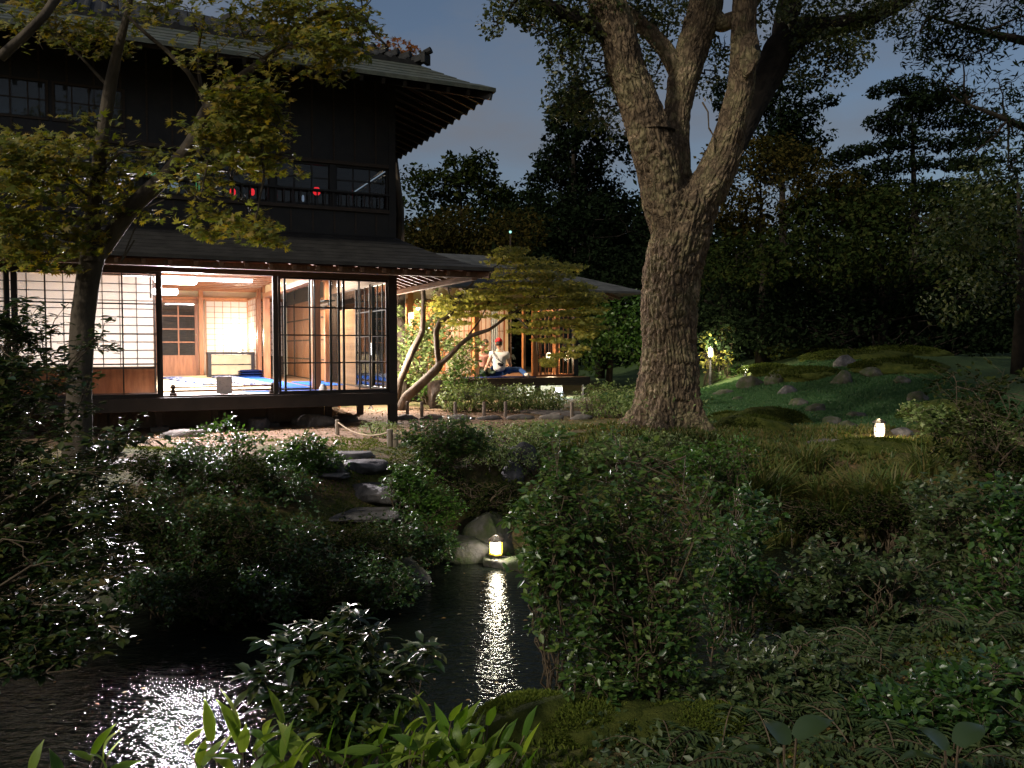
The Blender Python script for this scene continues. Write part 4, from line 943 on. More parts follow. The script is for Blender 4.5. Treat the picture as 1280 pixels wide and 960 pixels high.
M['sock'] = mat('pale_sock', (.55, .52, .50), (.6, .57, .55), 10, .9, .1)
def skin(name, nodes, edges, mt, parent, root=0, sub=2):
    me = bpy.data.meshes.new(name); me.from_pydata([n_[:3] for n_ in nodes], edges, []); me.materials.append(M[mt])
    o = link(name, me, parent)
    o.modifiers.new('skin', 'SKIN'); sv = me.skin_vertices[0].data
    for i, n_ in enumerate(nodes):
        r_ = n_[3]; r2 = n_[4] if len(n_) > 4 else r_; sv[i].radius = (r_, r2); sv[i].use_root = (i == root)
    o.modifiers['skin'].use_smooth_shade = True
    s_ = o.modifiers.new('sub', 'SUBSURF'); s_.levels = sub; s_.render_levels = sub
    return o
def head(parent, c, yaw, hairmt='hair', cap=None, tilt=0):
    """head centred at c, face towards local -Y rotated by yaw"""
    bm = bmesh.new(); bmesh.ops.create_uvsphere(bm, u_segments=20, v_segments=16, radius=1)
    for v in bm.verts:
        x, y, z = v.co
        f = max(0, -y)
        zz = z * .118; xx = x * .076 * (1 - .28 * max(0, -z)); yy = y * .095
        if z < -.3: yy = yy * (1 - .2 * (-z - .3)) - .012 * f
        if f > .85 and abs(x) < .25 and -.25 < z < .15: yy -= .020           # nose
        if f > .7 and .12 < z < .32 and .2 < abs(x) < .55: yy += .008         # eye sockets
        v.co = (xx, yy, zz)
    me = bpy.data.meshes.new('head'); bm.to_mesh(me); bm.free(); me.shade_smooth(); me.materials.append(M['skin'])
    h = link('head', me, parent, c, (tilt, 0, yaw))
    for s in (-1, 1):
        MB().lathe([(.001, 0), (.018, .004), (.022, .010), (.010, .014)], 10).build('ear', M['skin'], h, (s * .074, .005, -.01), (0, R(90 * s), 0), smooth=True)
        MB().lathe([(.001, 0), (.010, .002), (.006, .005), (0.001, .006)], 10).build('eye', M['blackcloth'], h, (s * .030, -.083, .018), (R(90), 0, 0))
    MB().lathe([(.001, 0), (.020, .002), (.001, .004)], 10).build('mouth', M['redcap'], h, (0, -.086, -.055), (R(90), 0, 0))
    bm = bmesh.new(); bmesh.ops.create_uvsphere(bm, u_segments=20, v_segments=14, radius=1)
    dele = [v for v in bm.verts if v.co.z < (-.55 if v.co.y > 0 else .15 + .3 * 0)]
    bmesh.ops.delete(bm, geom=dele, context='VERTS')
    for v in bm.verts: v.co = (v.co.x * .084, v.co.y * .103 + .006, v.co.z * .125 + .006)
    me = bpy.data.meshes.new('hair'); bm.to_mesh(me); bm.free(); me.shade_smooth(); me.materials.append(M[hairmt])
    o = link('hair', me, h); q = o.modifiers.new('th', 'SOLIDIFY'); q.thickness = .006
    if cap:
        bm = bmesh.new(); bmesh.ops.create_uvsphere(bm, u_segments=20, v_segments=14, radius=1)
        bmesh.ops.delete(bm, geom=[v for v in bm.verts if v.co.z < .05], context='VERTS')
        for v in bm.verts: v.co = (v.co.x * .092, v.co.y * .110 + .006, v.co.z * .125 + .018)
        me = bpy.data.meshes.new('cap'); bm.to_mesh(me); bm.free(); me.shade_smooth(); me.materials.append(M[cap])
        o = link('cap', me, h); q = o.modifiers.new('th', 'SOLIDIFY'); q.thickness = .005
        MB().add([(x * .09, -.09 - y, .02 - y * .3) for x, y in ((-.8, 0), (-.7, .045), (0, .07), (.7, .045), (.8, 0))] + [(x * .09, -.09 - y, .028 - y * .3) for x, y in ((-.8, 0), (-.7, .045), (0, .07), (.7, .045), (.8, 0))],
                 [(0, 1, 2, 3, 4), (9, 8, 7, 6, 5), (0, 5, 6, 1), (1, 6, 7, 2), (2, 7, 8, 3), (3, 8, 9, 4), (4, 9, 5, 0)]).build('brim', M[cap], o)
    return h
def hand_nodes(nodes, edges, wrist_i, pos, dirv, side):
    """palm + five fingers appended to the skin graph"""
    d = Vector(dirv).normalized(); s = Vector(side).normalized(); pos = Vector(pos)
    nodes.append((*(pos + d * .06), .030, .014)); pi_ = len(nodes) - 1; edges.append((wrist_i, pi_))
    for k, (o_, l_) in enumerate(((-.027, .062), (-.009, .074), (.009, .070), (.026, .055))):
        p1 = pos + d * (.085) + s * o_; p2 = pos + d * (.085 + l_) + s * o_ * 1.35 + Vector((0, 0, -.012))
        nodes.append((*p1, .009)); nodes.append((*p2, .007)); e = len(nodes); edges += [(pi_, e - 2), (e - 2, e - 1)]
    p1 = pos + d * .045 - s * .05; nodes.append((*p1, .010)); edges.append((pi_, len(nodes) - 1))
# Person 1 : white shirt, red cap, sitting on the edge, back to us, leaning on the left hand. local: +x right, +y away
px1 = P(624, 465, 19.45); p1 = empty('person', (px1.x, px1.y, FL + .002), R(-8), 'person in white t-shirt and red cap sitting on the pavilion edge leaning on one hand', 'person')
nd = [(0, 0, .10, .13, .11), (0, .0, .26, .095, .07), (.0, .02, .44, .11, .07), (.0, .02, .55, .07, .05), (-.01, .04, .66, .045, .045),
      (-.17, .02, .53, .055), (-.24, -.02, .34, .043), (-.33, -.06, .14, .034), (-.38, -.08, .045, .024),
      (.17, .04, .52, .055), (.23, .10, .32, .043), (.22, .30, .24, .034), (.16, .40, .26, .024)]
ed = [(0, 1), (1, 2), (2, 3), (3, 4), (3, 5), (5, 6), (6, 7), (7, 8), (3, 9), (9, 10), (10, 11), (11, 12)]
hand_nodes(nd, ed, 8, (-.38, -.08, .045), (-.75, -.35, -.25), (-.3, .8, 0)); hand_nodes(nd, ed, 12, (.16, .40, .26), (-.8, .4, 0), (.3, .8, 0))
skin('body', nd, ed, 'skin', p1)
skin('tshirt', [(0, 0, .10, .16, .14), (0, 0, .26, .16, .13), (0, .02, .44, .185, .135), (0, .02, .56, .14, .11), (-.17, .02, .53, .085), (-.215, 0, .41, .075), (.17, .04, .52, .085), (.21, .07, .40, .075)],
     [(0, 1), (1, 2), (2, 3), (3, 4), (4, 5), (3, 6), (6, 7)], 'tee', p1)
skin('trousers', [(0, 0, .09, .15, .13), (.12, .16, .14, .09), (.45, .20, .16, .07), (.62, .02, .06, .055), (-.12, .14, .14, .09), (-.10, .50, .20, .07), (.20, .60, .07, .055), (.58, -.08, .05, .045)],
     [(0, 1), (1, 2), (2, 3), (3, 7), (0, 4), (4, 5), (5, 6)], 'jeans', p1)
skin('foot', [(.60, -.10, .05, .04), (.66, -.16, .05, .045), (.72, -.22, .045, .035)], [(0, 1), (1, 2)], 'sock', p1)
head(p1, (-.015, .05, .76), R(200), cap='redcap', tilt=R(6))
skin('waist_bag', [(-.02, -.14, .30, .055, .035), (.06, -.15, .28, .065, .04), (.13, -.13, .27, .04, .03)], [(0, 1), (1, 2)], 'blackcloth', p1)
MB().tube([(.13, -.13, .30), (-.04, -.13, .42), (-.13, -.10, .56), (-.12, .04, .62)], .008, 5).build('strap', M['blackcloth'], p1)
# Person 2 : floral top, dark hair, kneeling sideways
px2 = P(603, 466, 19.7); p2 = empty('person', (px2.x, px2.y, FL + .002), R(25), 'person in pink floral top with dark tied hair sitting left of the one in white', 'person')
nd = [(0, 0, .10, .12, .10), (0, 0, .26, .085, .06), (0, 0, .42, .10, .06), (0, 0, .50, .06, .05), (0, .01, .59, .04, .04),
      (-.14, 0, .47, .045), (-.20, -.04, .30, .036), (-.12, -.20, .22, .028), (-.06, -.26, .22, .02), (.14, 0, .47, .045), (.20, -.04, .30, .036), (.14, -.20, .22, .028), (.08, -.26, .22, .02)]
ed = [(0, 1), (1, 2), (2, 3), (3, 4), (3, 5), (5, 6), (6, 7), (7, 8), (3, 9), (9, 10), (10, 11), (11, 12)]
hand_nodes(nd, ed, 8, (-.06, -.26, .22), (.7, -.5, 0), (.5, .7, 0)); hand_nodes(nd, ed, 12, (.08, -.26, .22), (-.7, -.5, 0), (.5, -.7, 0))
skin('body', nd, ed, 'skin', p2)
skin('top', [(0, 0, .08, .15, .13), (0, 0, .26, .125, .10), (0, 0, .42, .145, .10), (0, 0, .50, .10, .08), (-.14, 0, .47, .06), (-.19, -.03, .34, .055), (.14, 0, .47, .06), (.19, -.03, .34, .055)], [(0, 1), (1, 2), (2, 3), (3, 4), (4, 5), (3, 6), (6, 7)], 'floral', p2)
skin('trousers', [(0, 0, .09, .14, .12), (.14, -.15, .10, .085), (.12, -.42, .09, .06), (.16, -.12, .05, .05), (-.14, -.15, .10, .085), (-.12, -.42, .09, .06)], [(0, 1), (1, 2), (2, 3), (0, 4), (4, 5)], 'darktrouser', p2)
h2 = head(p2, (0, -.005, .68), R(-15)); skin('hair_bun', [(0, .10, .04, .035), (0, .13, .02, .03)], [(0, 1)], 'hair', h2)
# Person 3 : behind
px3 = P(607, 464, 20.6); p3 = empty('person', (px3.x, px3.y, FL + .002), R(10), 'person with short dark hair sitting farthest back in the pavilion, face towards the garden', 'person')
nd = [(0, 0, .10, .13, .11), (0, 0, .28, .09, .06), (0, 0, .48, .11, .06), (0, 0, .57, .06, .05), (0, .0, .66, .042, .042), (-.17, 0, .53, .05), (-.22, -.06, .34, .04), (-.10, -.24, .28, .03), (-.05, -.28, .28, .022),
      (.17, 0, .53, .05), (.24, -.08, .36, .04), (.26, -.26, .38, .03), (.26, -.31, .39, .022)]
hand_nodes(nd, ed2 := [(0, 1), (1, 2), (2, 3), (3, 4), (3, 5), (5, 6), (6, 7), (7, 8), (3, 9), (9, 10), (10, 11), (11, 12)], 8, (-.05, -.28, .28), (.7, -.5, 0), (.5, .7, 0)); hand_nodes(nd, ed2, 12, (.26, -.31, .39), (0, -.8, .4), (.9, 0, 0))
skin('body', nd, ed2, 'skin', p3)
skin('shirt', [(0, 0, .08, .15, .12), (0, 0, .28, .135, .105), (0, 0, .48, .165, .105), (0, 0, .57, .10, .08), (-.17, 0, .53, .065), (-.21, -.04, .40, .055), (.17, 0, .53, .065), (.22, -.05, .42, .055)], [(0, 1), (1, 2), (2, 3), (3, 4), (4, 5), (3, 6), (6, 7)], 'darktrouser', p3)
skin('trousers', [(0, 0, .09, .145, .12), (.17, -.18, .12, .085), (-.05, -.42, .08, .06), (-.17, -.18, .12, .085), (.05, -.40, .10, .06)], [(0, 1), (1, 2), (0, 3), (3, 4)], 'jeans', p3)
head(p3, (0, -.01, .76), R(-10))
M['phone'] = emat('phone_screen', (.7, .9, .8), .7)
tag(MB().box(-.035, .035, -.004, .004, 0, .14).build('phone', M['phone'], None, tuple(Vector(px3) + Vector((.30, -.40, .40))), (R(20), 0, 0), bevel=.003), 'small glowing phone held up between the seated people', 'phone')

# ------------------------------------------------------------------ the great camphor tree
def trunkmesh(name, pts, rad, na=120, nl=220, amp=.05, seed=0, mt='bark', flare=None):
    pts = np.array([tuple(p) for p in pts], float); rad = np.array(rad, float)
    seg = np.r_[0, np.cumsum(np.linalg.norm(np.diff(pts, axis=0), axis=1))]; L_ = seg[-1]; s = np.linspace(0, L_, nl)
    # smooth interpolation (Catmull-like through cubic on knots)
    def interp(v):
        y = np.interp(s, seg, v); k = np.hanning(max(5, nl // 14)); k /= k.sum(); pad = len(k) // 2
        yp = np.r_[2 * y[0] - y[pad:0:-1], y, 2 * y[-1] - y[-2:-pad - 2:-1]]
        return np.convolve(yp, k, 'valid')[:nl]
    C = np.stack([interp(pts[:, i]) for i in range(3)], -1); r_ = interp(rad)
    T = unit(np.gradient(C, axis=0)); a = unit(np.cross(T[0], (0.1, 1, .1))); A = []
    for t in T: a = unit(a - t * (a @ t)); A.append(a)
    A = np.array(A); B = np.cross(T, A)
    th = np.linspace(0, 2 * np.pi, na, endpoint=False)
    dirs = A[:, None] * np.cos(th)[None, :, None] + B[:, None] * np.sin(th)[None, :, None]
    q = np.stack([np.broadcast_to(np.cos(th)[None] * 3.0, (nl, na)), np.broadcast_to(np.sin(th)[None] * 3.0, (nl, na)), np.broadcast_to((s * 3.6)[:, None], (nl, na))], -1) + seed * 7.7
    big = fbm(q * .32, 3) - .45
    rw = r_[:, None]
    warp = (fbm(q * .8 + 3, 3)[..., None] - .47) * 1.6
    pl = vnoise(np.stack([q[..., 0] * 3.2, q[..., 1] * 3.2, q[..., 2] * 2.0], -1) + warp); crack = np.abs(pl - .5) * 2
    pl2 = vnoise(np.stack([q[..., 0] * 6.1, q[..., 1] * 6.1, q[..., 2] * 3.2], -1) + warp * 1.3 + 9); crack2 = np.abs(pl2 - .5) * 2
    plate = np.minimum(1, crack * 2.6) * .65 + np.minimum(1, crack2 * 2.2) * .35
    rr = rw * (.84 + big * .34) + amp * np.minimum(rw / .35, 1) * (plate - .75)
    if flare is not None:
        fl_ = np.exp(-(s / flare[0]))[:, None] * flare[1] * (1 + .55 * np.sin(th * 5 + 1.0) + .35 * np.sin(th * 3))[None]; rr = rr + fl_
    V = C[:, None] + dirs * rr[..., None]
    ix = np.arange(nl * na).reshape(nl, na); i2 = np.roll(ix, -1, axis=1)
    Fc = np.stack([ix[:-1], i2[:-1], i2[1:], ix[1:]], -1).reshape(-1, 4)
    return npmesh(name, V.reshape(-1, 3), Fc, 4, M[mt], True)
cb_ = P(832, 542, 10.6); cb_.z = gz(cb_.x, cb_.y) - .12
camphor = empty('camphor_tree', cb_, 0, 'great forked camphor tree with thick rugged bark in the middle of the garden', 'tree')
def rel(px, py, Y): return P(px, py, Y) - cb_
Yt = 10.6
def px_r(w, Y): return w / 2 / FPX * Y
pts = [(832, 545), (835, 500), (838, 460), (836, 420), (834, 380), (840, 330), (852, 285), (860, 255), (863, 238), (864, 228)]
wd = [90, 82, 78, 76, 82, 86, 84, 92, 74, 20]
link('trunk', trunkmesh('trunk', [rel(x, y, Yt) for x, y in pts], [px_r(w, Yt) for w in wd], 240, 380, .062, 0, 'bark', (.28, .24)), camphor)
def limb(name, pl, seed, amp=.052, na=130, nl=260, mt='bark'):
    return link(name, trunkmesh(name, [rel(x, y, Y) for x, y, Y, w in pl], [px_r(w, Y) for x, y, Y, w in pl], na, nl, amp, seed, mt), camphor)
limb('limb', [(842, 300, 10.55, 56), (832, 255, 10.5, 66), (822, 205, 10.45, 66), (810, 165, 10.4, 64), (796, 120, 10.35, 56), (783, 85, 10.3, 52), (774, 45, 10.25, 50), (758, 0, 10.2, 54), (748, -50, 10.1, 40), (700, -170, 9.9, 26)], 1)
limb('limb', [(848, 290, 10.75, 40), (844, 230, 10.8, 50), (843, 180, 10.85, 42), (848, 140, 10.95, 38), (855, 100, 11.0, 44), (867, 60, 11.1, 46), (882, 15, 11.1, 50), (890, -40, 11.2, 44), (905, -180, 11.4, 26)], 2)
limb('limb', [(862, 262, 10.55, 60), (884, 236, 10.5, 62), (902, 200, 10.45, 52), (914, 160, 10.4, 42), (926, 110, 10.35, 38), (930, 70, 10.3, 38), (930, 30, 10.3, 36), (932, -10, 10.3, 36), (938, -60, 10.3, 32), (960, -190, 10.2, 20)], 3)
limb('limb', [(850, 95, 11.0, 26), (832, 62, 11.0, 24), (812, 40, 11.0, 22), (776, 12, 11.0, 22), (735, -12, 11.0, 20), (680, -60, 10.9, 12)], 4, .03, 60, 120)
limb('limb', [(884, 15, 11.1, 26), (902, 30, 11.0, 24), (925, 22, 10.9, 22), (950, -10, 10.9, 20), (980, -90, 10.9, 14)], 5, .03, 60, 100)
limb('limb', [(905, 215, 10.9, 24), (930, 160, 11.2, 34), (955, 105, 11.5, 42), (975, 62, 11.6, 46), (1000, 38, 11.7, 40), (1040, 34, 11.8, 30), (1085, 24, 11.9, 24), (1130, 2, 12.0, 18), (1200, -60, 12.1, 10)], 6, .035, 80, 160, 'barkdark')
limb('limb', [(975, 62, 11.6, 30), (985, 10, 11.7, 34), (1000, -60, 11.9, 26), (1030, -150, 12.0, 16)], 7, .03, 60, 100, 'barkdark')
limb('limb', [(775, 60, 10.3, 22), (745, 36, 10.2, 26), (712, 22, 10.1, 24), (680, 6, 10.0, 20), (650, -8, 9.9, 14), (600, -40, 9.8, 8)], 8, .03, 60, 120, 'barkdark')
# healed knot on the right limb and old wounds
kp = rel(938, 66, 10.13); 
link('bark_knot', rockmesh('bark_knot', .125, .10, .30, 'bark', 901, 4, .2), camphor, kp + Vector((0, .04, 0)))
MB().lathe([(.001, 0), (.028, .005), (.040, .02)], 14).build('knot_hole', M['blackcloth'], camphor, kp + Vector((.045, -.10, .02)), (R(80), 0, R(20)))
link('bark_collar', rockmesh('bark_collar', .31, .30, .022, 'barkdark', 905, 4, .25), camphor, rel(812, 166, 10.4))
# twigs
tw = MB()
for a, b_ in (((734, 74), (770, 92)), ((930, 188), (912, 215)), ((893, 190), (886, 160)), ((886, 160), (878, 128)), ((905, 215), (900, 170))):
    tw.tube([rel(*a, 10.3), rel((a[0] + b_[0]) / 2 + 3, (a[1] + b_[1]) / 2 - 4, 10.3), rel(*b_, 10.35)], [.008, .010, .012], 5)
r_ = np.random.default_rng(11)
ccl = []
def cc(px, py, Y, w, h, dy=None):
    p = P(px, py, Y); ccl.append((p.x, p.y, p.z, w / 2 / FPX * Y, (dy or w / 2 / FPX * Y * .9), h / 2 / FPX * Y)); return p
for a in [(640, 5, 9.8, 70, 40), (618, 28, 9.7, 40, 44), (655, 18, 9.9, 50, 36), (690, -10, 10, 90, 60), (700, 40, 10.1, 60, 50), (722, 75, 10.2, 50, 70), (712, 110, 10.4, 70, 50), (745, 105, 10.5, 60, 60), (700, 135, 10.5, 46, 40), (735, 140, 10.6, 60, 46), (760, 150, 10.9, 50, 50),
          (755, 40, 10.6, 60, 60), (740, 5, 10.2, 80, 50), (800, 60, 11.2, 60, 60), (812, 95, 11.3, 40, 40), (830, 30, 11.3, 50, 40), (795, 20, 11, 60, 36), (850, 5, 11.4, 40, 30), (895, 85, 11.4, 30, 50), (905, 60, 11.3, 30, 40), (893, 60, 11.3, 24, 50),
          (960, 10, 10.8, 60, 40), (1000, 10, 11.2, 70, 50), (1035, 55, 11.5, 70, 50), (1050, 85, 11.6, 50, 50), (1030, 100, 11.7, 34, 30), (1070, 45, 11.7, 50, 40), (1080, 5, 11.8, 80, 40), (1120, 0, 11.9, 60, 30), (1000, 85, 11.6, 40, 40), (1030, 10, 11.5, 60, 40), (1060, 70, 11.5, 60, 50), (1010, 55, 11.3, 60, 40), (980, 60, 11.9, 60, 60), (1100, 25, 11.6, 80, 40), (870, 100, 11.5, 50, 50), (700, 70, 10.0, 60, 60), (670, 25, 9.9, 60, 40), (725, 40, 10.1, 60, 50), (820, 10, 11.2, 80, 40), (770, 100, 11.0, 40, 60)]: cc(*a)
# leafy crown overhead, above the frame
for i in range(44):
    an = r_.uniform(0, 2 * math.pi); rr = 1.2 + 3.6 * r_.uniform() ** .6
    ccl.append((cb_.x + .4 + rr * math.cos(an), cb_.y + rr * math.sin(an) * .8, 6.9 + 2.6 * r_.uniform() + .0 * rr, .8, .8, .55))
br = MB()
lp = np.array([[*P(x, y, Y)] for x, y, Y in ((764, 0, 10.2), (712, 22, 10.1), (680, 6, 10), (650, -8, 9.9), (776, 12, 11), (838, 62, 11), (884, 15, 11.1), (980, 30, 11.7), (1040, 34, 11.8), (1085, 24, 11.9), (930, 20, 10.3), (786, 85, 10.3), (748, -50, 10.1), (905, -180, 11.4), (960, -190, 10.2), (700, -170, 9.9), (1030, -150, 12), (868, 90, 11), (802, 120, 10.4))])
for c in ccl:
    c = np.array(c); a = lp[np.argmin(np.linalg.norm(lp - c[:3], axis=1))]
    br.tube([Vector(x) - cb_ for x in curve(a, c[:3], (0, 0, -.04), 6, r_, .05)], [.022, .018, .014, .011, .008, .005], 5, False)
    for k in range(5):
        q = c[:3] + ball(1, r_, .9)[0] * c[3:6]
        br.tube([Vector(x) - cb_ for x in curve(c[:3], q, (0, 0, .02), 4, r_, .06)], [.007, .005, .004, .002], 3, False)
br.v += [tuple(v) for v in []]
o = br.build('branches', M['barkdark'], camphor); tw.build('bare_twigs', M['twig'], camphor)
p, nn = clump_pts(ccl, 430, r_, .40, 2.2, .3)
leaves('crown', p - np.array(cb_), .062, 'dia', M['lf_camphor'], camphor, nn * .3 + [0, 0, .7], .7, None, 0, r_)
# ivy/shoots on the base
p = np.array([np.array(cb_) + [.55 * math.cos(t), .55 * math.sin(t), .25 * u_] for t, u_ in zip(r_.uniform(0, 6.28, 260), r_.uniform(0, 1.6, 260) ** 1.5)])
leaves('shoots', p - np.array(cb_), .05, 'fold', M['lf_hedge'], camphor, None, .7, None, 0, r_)['kind'] = 'stuff'

# ------------------------------------------------------------------ the big maple at the left (in front of the house)
mb_ = P(98, 560, 6.9); mb_.z = gz(mb_.x, mb_.y) - .05
maple = empty('maple_tree', mb_, 0, 'tall forked maple leaning in front of the left end of the house', 'tree')
def mrel(px, py, Y): return P(px, py, Y) - mb_
def mlimb(name, pl, seed, amp=.012, na=48, nl=120): return link(name, trunkmesh(name, [mrel(x, y, Y) for x, y, Y, w in pl], [px_r(w, Y) * .86 for x, y, Y, w in pl], na, nl, amp, seed, 'bark2'), maple)
mlimb('trunk', [(96, 575, 6.9, 52), (100, 480, 6.9, 40), (104, 400, 6.9, 38), (110, 350, 6.9, 38), (118, 310, 6.9, 40), (122, 285, 6.9, 36)], 21)
mlimb('limb', [(115, 325, 6.85, 28), (116, 280, 6.85, 27), (122, 220, 6.8, 24), (130, 160, 6.8, 22), (137, 110, 6.75, 20), (146, 65, 6.7, 16), (157, 25, 6.65, 12), (166, -15, 6.6, 10), (180, -90, 6.6, 7)], 22)
mlimb('limb', [(114, 330, 6.95, 28), (138, 296, 6.95, 28), (168, 255, 6.9, 27), (210, 218, 6.85, 26), (240, 180, 6.8, 26), (258, 140, 6.8, 24), (282, 110, 6.75, 20), (312, 88, 6.7, 14), (340, 66, 6.6, 9), (390, 50, 6.5, 5)], 23)
mlimb('limb', [(262, 145, 6.8, 11), (252, 118, 6.8, 9), (235, 90, 6.7, 8), (210, 65, 6.7, 7), (180, 40, 6.6, 6), (160, 20, 6.6, 5)], 24, .004, 16, 60)
mlimb('limb', [(254, 122, 6.8, 7), (249, 95, 6.8, 6), (248, 60, 6.8, 5), (255, 20, 6.7, 4)], 25, .004, 16, 40)
mlimb('limb', [(420, 8, 6.3, 5), (438, 10, 6.3, 7), (455, 22, 6.3, 7), (466, 40, 6.3, 5), (486, 60, 6.3, 3)], 26, .003, 14, 40)
mlimb('limb', [(340, 66, 6.6, 7), (380, 30, 6.45, 7), (420, 8, 6.3, 6)], 29, .003, 14, 40)
mlimb('limb', [(0, 72, 5.9, 16), (30, 45, 5.9, 15), (55, 20, 5.9, 14), (75, -10, 6.0, 14), (100, -60, 6.2, 12), (150, -90, 6.6, 8)], 27, .006, 20, 60)
mlimb('limb', [(168, 300, 6.7, 3), (150, 330, 6.7, 3), (178, 262, 6.75, 3), (205, 250, 6.8, 3)], 28, .001, 8, 30)
mcl = []
def mc(px, py, Y, w, h, d=.5): p = P(px, py, Y); mcl.append((p.x, p.y, p.z, w / 2 / FPX * Y, d, h / 2 / FPX * Y))
for a in [(60, 20, 6.6, 130, 50), (110, 35, 6.7, 100, 50), (25, 30, 6.2, 80, 60, .4), (200, 10, 6.6, 90, 50), (240, 30, 6.5, 110, 60), (300, 40, 6.5, 120, 60), (265, 75, 6.6, 90, 50), (330, 70, 6.4, 90, 50), (380, 20, 6.3, 110, 60), (420, 55, 6.2, 80, 50), (390, 75, 6.3, 70, 40), (430, 18, 6.2, 80, 40), (340, 5, 6.5, 100, 50), (140, 5, 6.7, 90, 40), (450, 5, 6.2, 40, 20),
          (285, 130, 6.5, 30, 20), (325, 125, 6.4, 90, 40), (310, 150, 6.4, 100, 50), (340, 155, 6.4, 70, 44), (290, 175, 6.5, 80, 50), (345, 190, 6.4, 60, 44), (320, 205, 6.4, 50, 30), (260, 200, 6.6, 50, 40), (250, 220, 6.6, 50, 40), (285, 222, 6.5, 40, 36), (245, 250, 6.6, 44, 36), (262, 262, 6.6, 36, 24), (300, 250, 6.5, 36, 30), (318, 272, 6.4, 40, 30), (327, 292, 6.4, 36, 24), (310, 288, 6.4, 30, 14), (250, 285, 6.6, 30, 20), (335, 300, 6.4, 16, 10),
          (60, 185, 6.4, 150, 40), (30, 215, 6.3, 110, 50), (80, 220, 6.5, 110, 40), (150, 180, 6.7, 90, 30), (25, 250, 6.2, 100, 60), (75, 255, 6.5, 90, 50), (60, 290, 6.4, 90, 40), (85, 300, 6.5, 60, 30), (140, 215, 6.8, 50, 40), (150, 245, 6.8, 40, 50), (20, 290, 6.2, 80, 40), (40, 320, 6.3, 80, 30)]: mc(*a)
mtw = MB(); r_ = np.random.default_rng(12)
for c in mcl:
    c = np.array(c)
    for k in range(6):
        q = c[:3] + ball(1, r_, .9)[0] * c[3:6] * .95
        mtw.tube([Vector(x) - mb_ for x in curve(c[:3] + [0, .1, 0], q, (0, 0, .02), 4, r_, .06)], [.006, .004, .003, .002], 3, False)
for (a, b_, c_) in (((258, 140, 6.75), (290, 130, 6.5), (325, 125, 6.4)), ((282, 110, 6.75), (330, 110, 6.5), (350, 150, 6.4)), ((240, 180, 6.8), (260, 200, 6.6), (250, 250, 6.6)), ((325, 150, 6.4), (330, 220, 6.4), (320, 275, 6.4)), ((118, 250, 6.85), (85, 225, 6.6), (40, 215, 6.3)), ((118, 280, 6.85), (80, 265, 6.6), (20, 270, 6.2)), ((122, 220, 6.8), (150, 190, 6.7), (190, 190, 6.7)), ((137, 110, 6.75), (100, 70, 6.7), (60, 30, 6.6)), ((312, 88, 6.7), (360, 60, 6.4), (420, 50, 6.2))):
    mtw.tube([mrel(*a), mrel(*b_), mrel(*c_)], [.016, .010, .005], 6)
mtw.build('branches', M['bark2'], maple)
mcl = [(c[0] + r_.normal() * .06, c[1] + r_.normal() * .12, c[2] + (k - 1.0) * c[5] * .72, c[3] * (1.05 - .1 * k) * 1.08, c[4] * .9, max(.035, c[5] * .20)) for c in mcl for k in range(3)]
p, nn = clump_pts(mcl, 330, r_, .47, 2.8, .25)
p[:, 2] = p[:, 2] + 0
leaves('crown', p - np.array(mb_), .056, 'maple', M['lf_maple'], maple, np.tile((0, -.5, 1.0), (len(p), 1)), .45, None, 0, r_)
# crown continuing above the frame
up_ = [(mb_.x + r_.normal() * 1.3 + .6, mb_.y + r_.normal() * .7 - .2, 4.6 + 1.1 * r_.uniform(), .7, .6, .35) for _ in range(16)]
p, nn = clump_pts(up_, 130, r_, .45, 2.0, .3); leaves('crown_top', p - np.array(mb_), .075, 'dia', M['lf_maple'], maple, None, .5, None, 0, r_)

# rusty branch tips by the ridge end
rb = P(500, 66, 9.5); o = empty('rusty_maple', (P(499, 66, 17.5).x, 17.5, 0), 0, 'rusty red maple top rising behind the tiled roof end', 'tree')
rq = o.location.copy(); top_ = P(478, 58, 17.5); 
MB().tube([(0, 0, 0), (.0, 0, 4), Vector(top_) - rq], [.12, .09, .03], 8).build('trunk', M['bark2'], o)
cl = [tuple(P(px, py, 17.5)) + (w / 2 / FPX * 17.5, .6, h / 2 / FPX * 17.5) for px, py, w, h in ((470, 60, 60, 26), (500, 62, 50, 22), (440, 55, 50, 26), (515, 66, 14, 10))]
p, nn = clump_pts(cl, 70, r_, .45, 2, .3); leaves('crown', p - np.array(rq), .10, 'maple', M['lf_red'], o, None, .7, None, 0, r_)

# ------------------------------------------------------------------ small maple by the pavilion
sm_ = P(500, 513, 15.6); sm_.z = gz(sm_.x, sm_.y) - .03
smt = empty('maple_tree', sm_, 0, 'small spreading maple with a bent smooth trunk and layered yellow-green crown before the pavilion', 'tree')
def slimb(pl, seed, name='limb', amp=.006): return link(name, trunkmesh(name, [P(x, y, Y) - sm_ for x, y, Y, w in pl], [px_r(w, Y) for x, y, Y, w in pl], 24, 70, amp, seed, 'bark2'), smt)
slimb([(499, 516, 15.6, 17), (508, 497, 15.6, 15), (530, 477, 15.5, 14), (547, 460, 15.4, 13), (551, 452, 15.4, 11)], 31, 'trunk')
slimb([(549, 458, 15.4, 9), (546, 435, 15.4, 8), (545, 415, 15.4, 8), (550, 402, 15.4, 8), (560, 396, 15.4, 7), (568, 385, 15.4, 5), (572, 372, 15.4, 4), (590, 355, 15.3, 3)], 32)
slimb([(549, 456, 15.4, 9), (560, 447, 15.3, 8), (575, 431, 15.2, 7), (590, 419, 15.2, 7), (612, 412, 15.1, 5), (636, 394, 15, 4), (670, 375, 15, 3)], 33)
slimb([(493, 512, 15.9, 14), (500, 478, 15.9, 10), (515, 440, 15.9, 10), (528, 415, 15.9, 9), (530, 375, 15.9, 8), (528, 350, 15.9, 5)], 34)
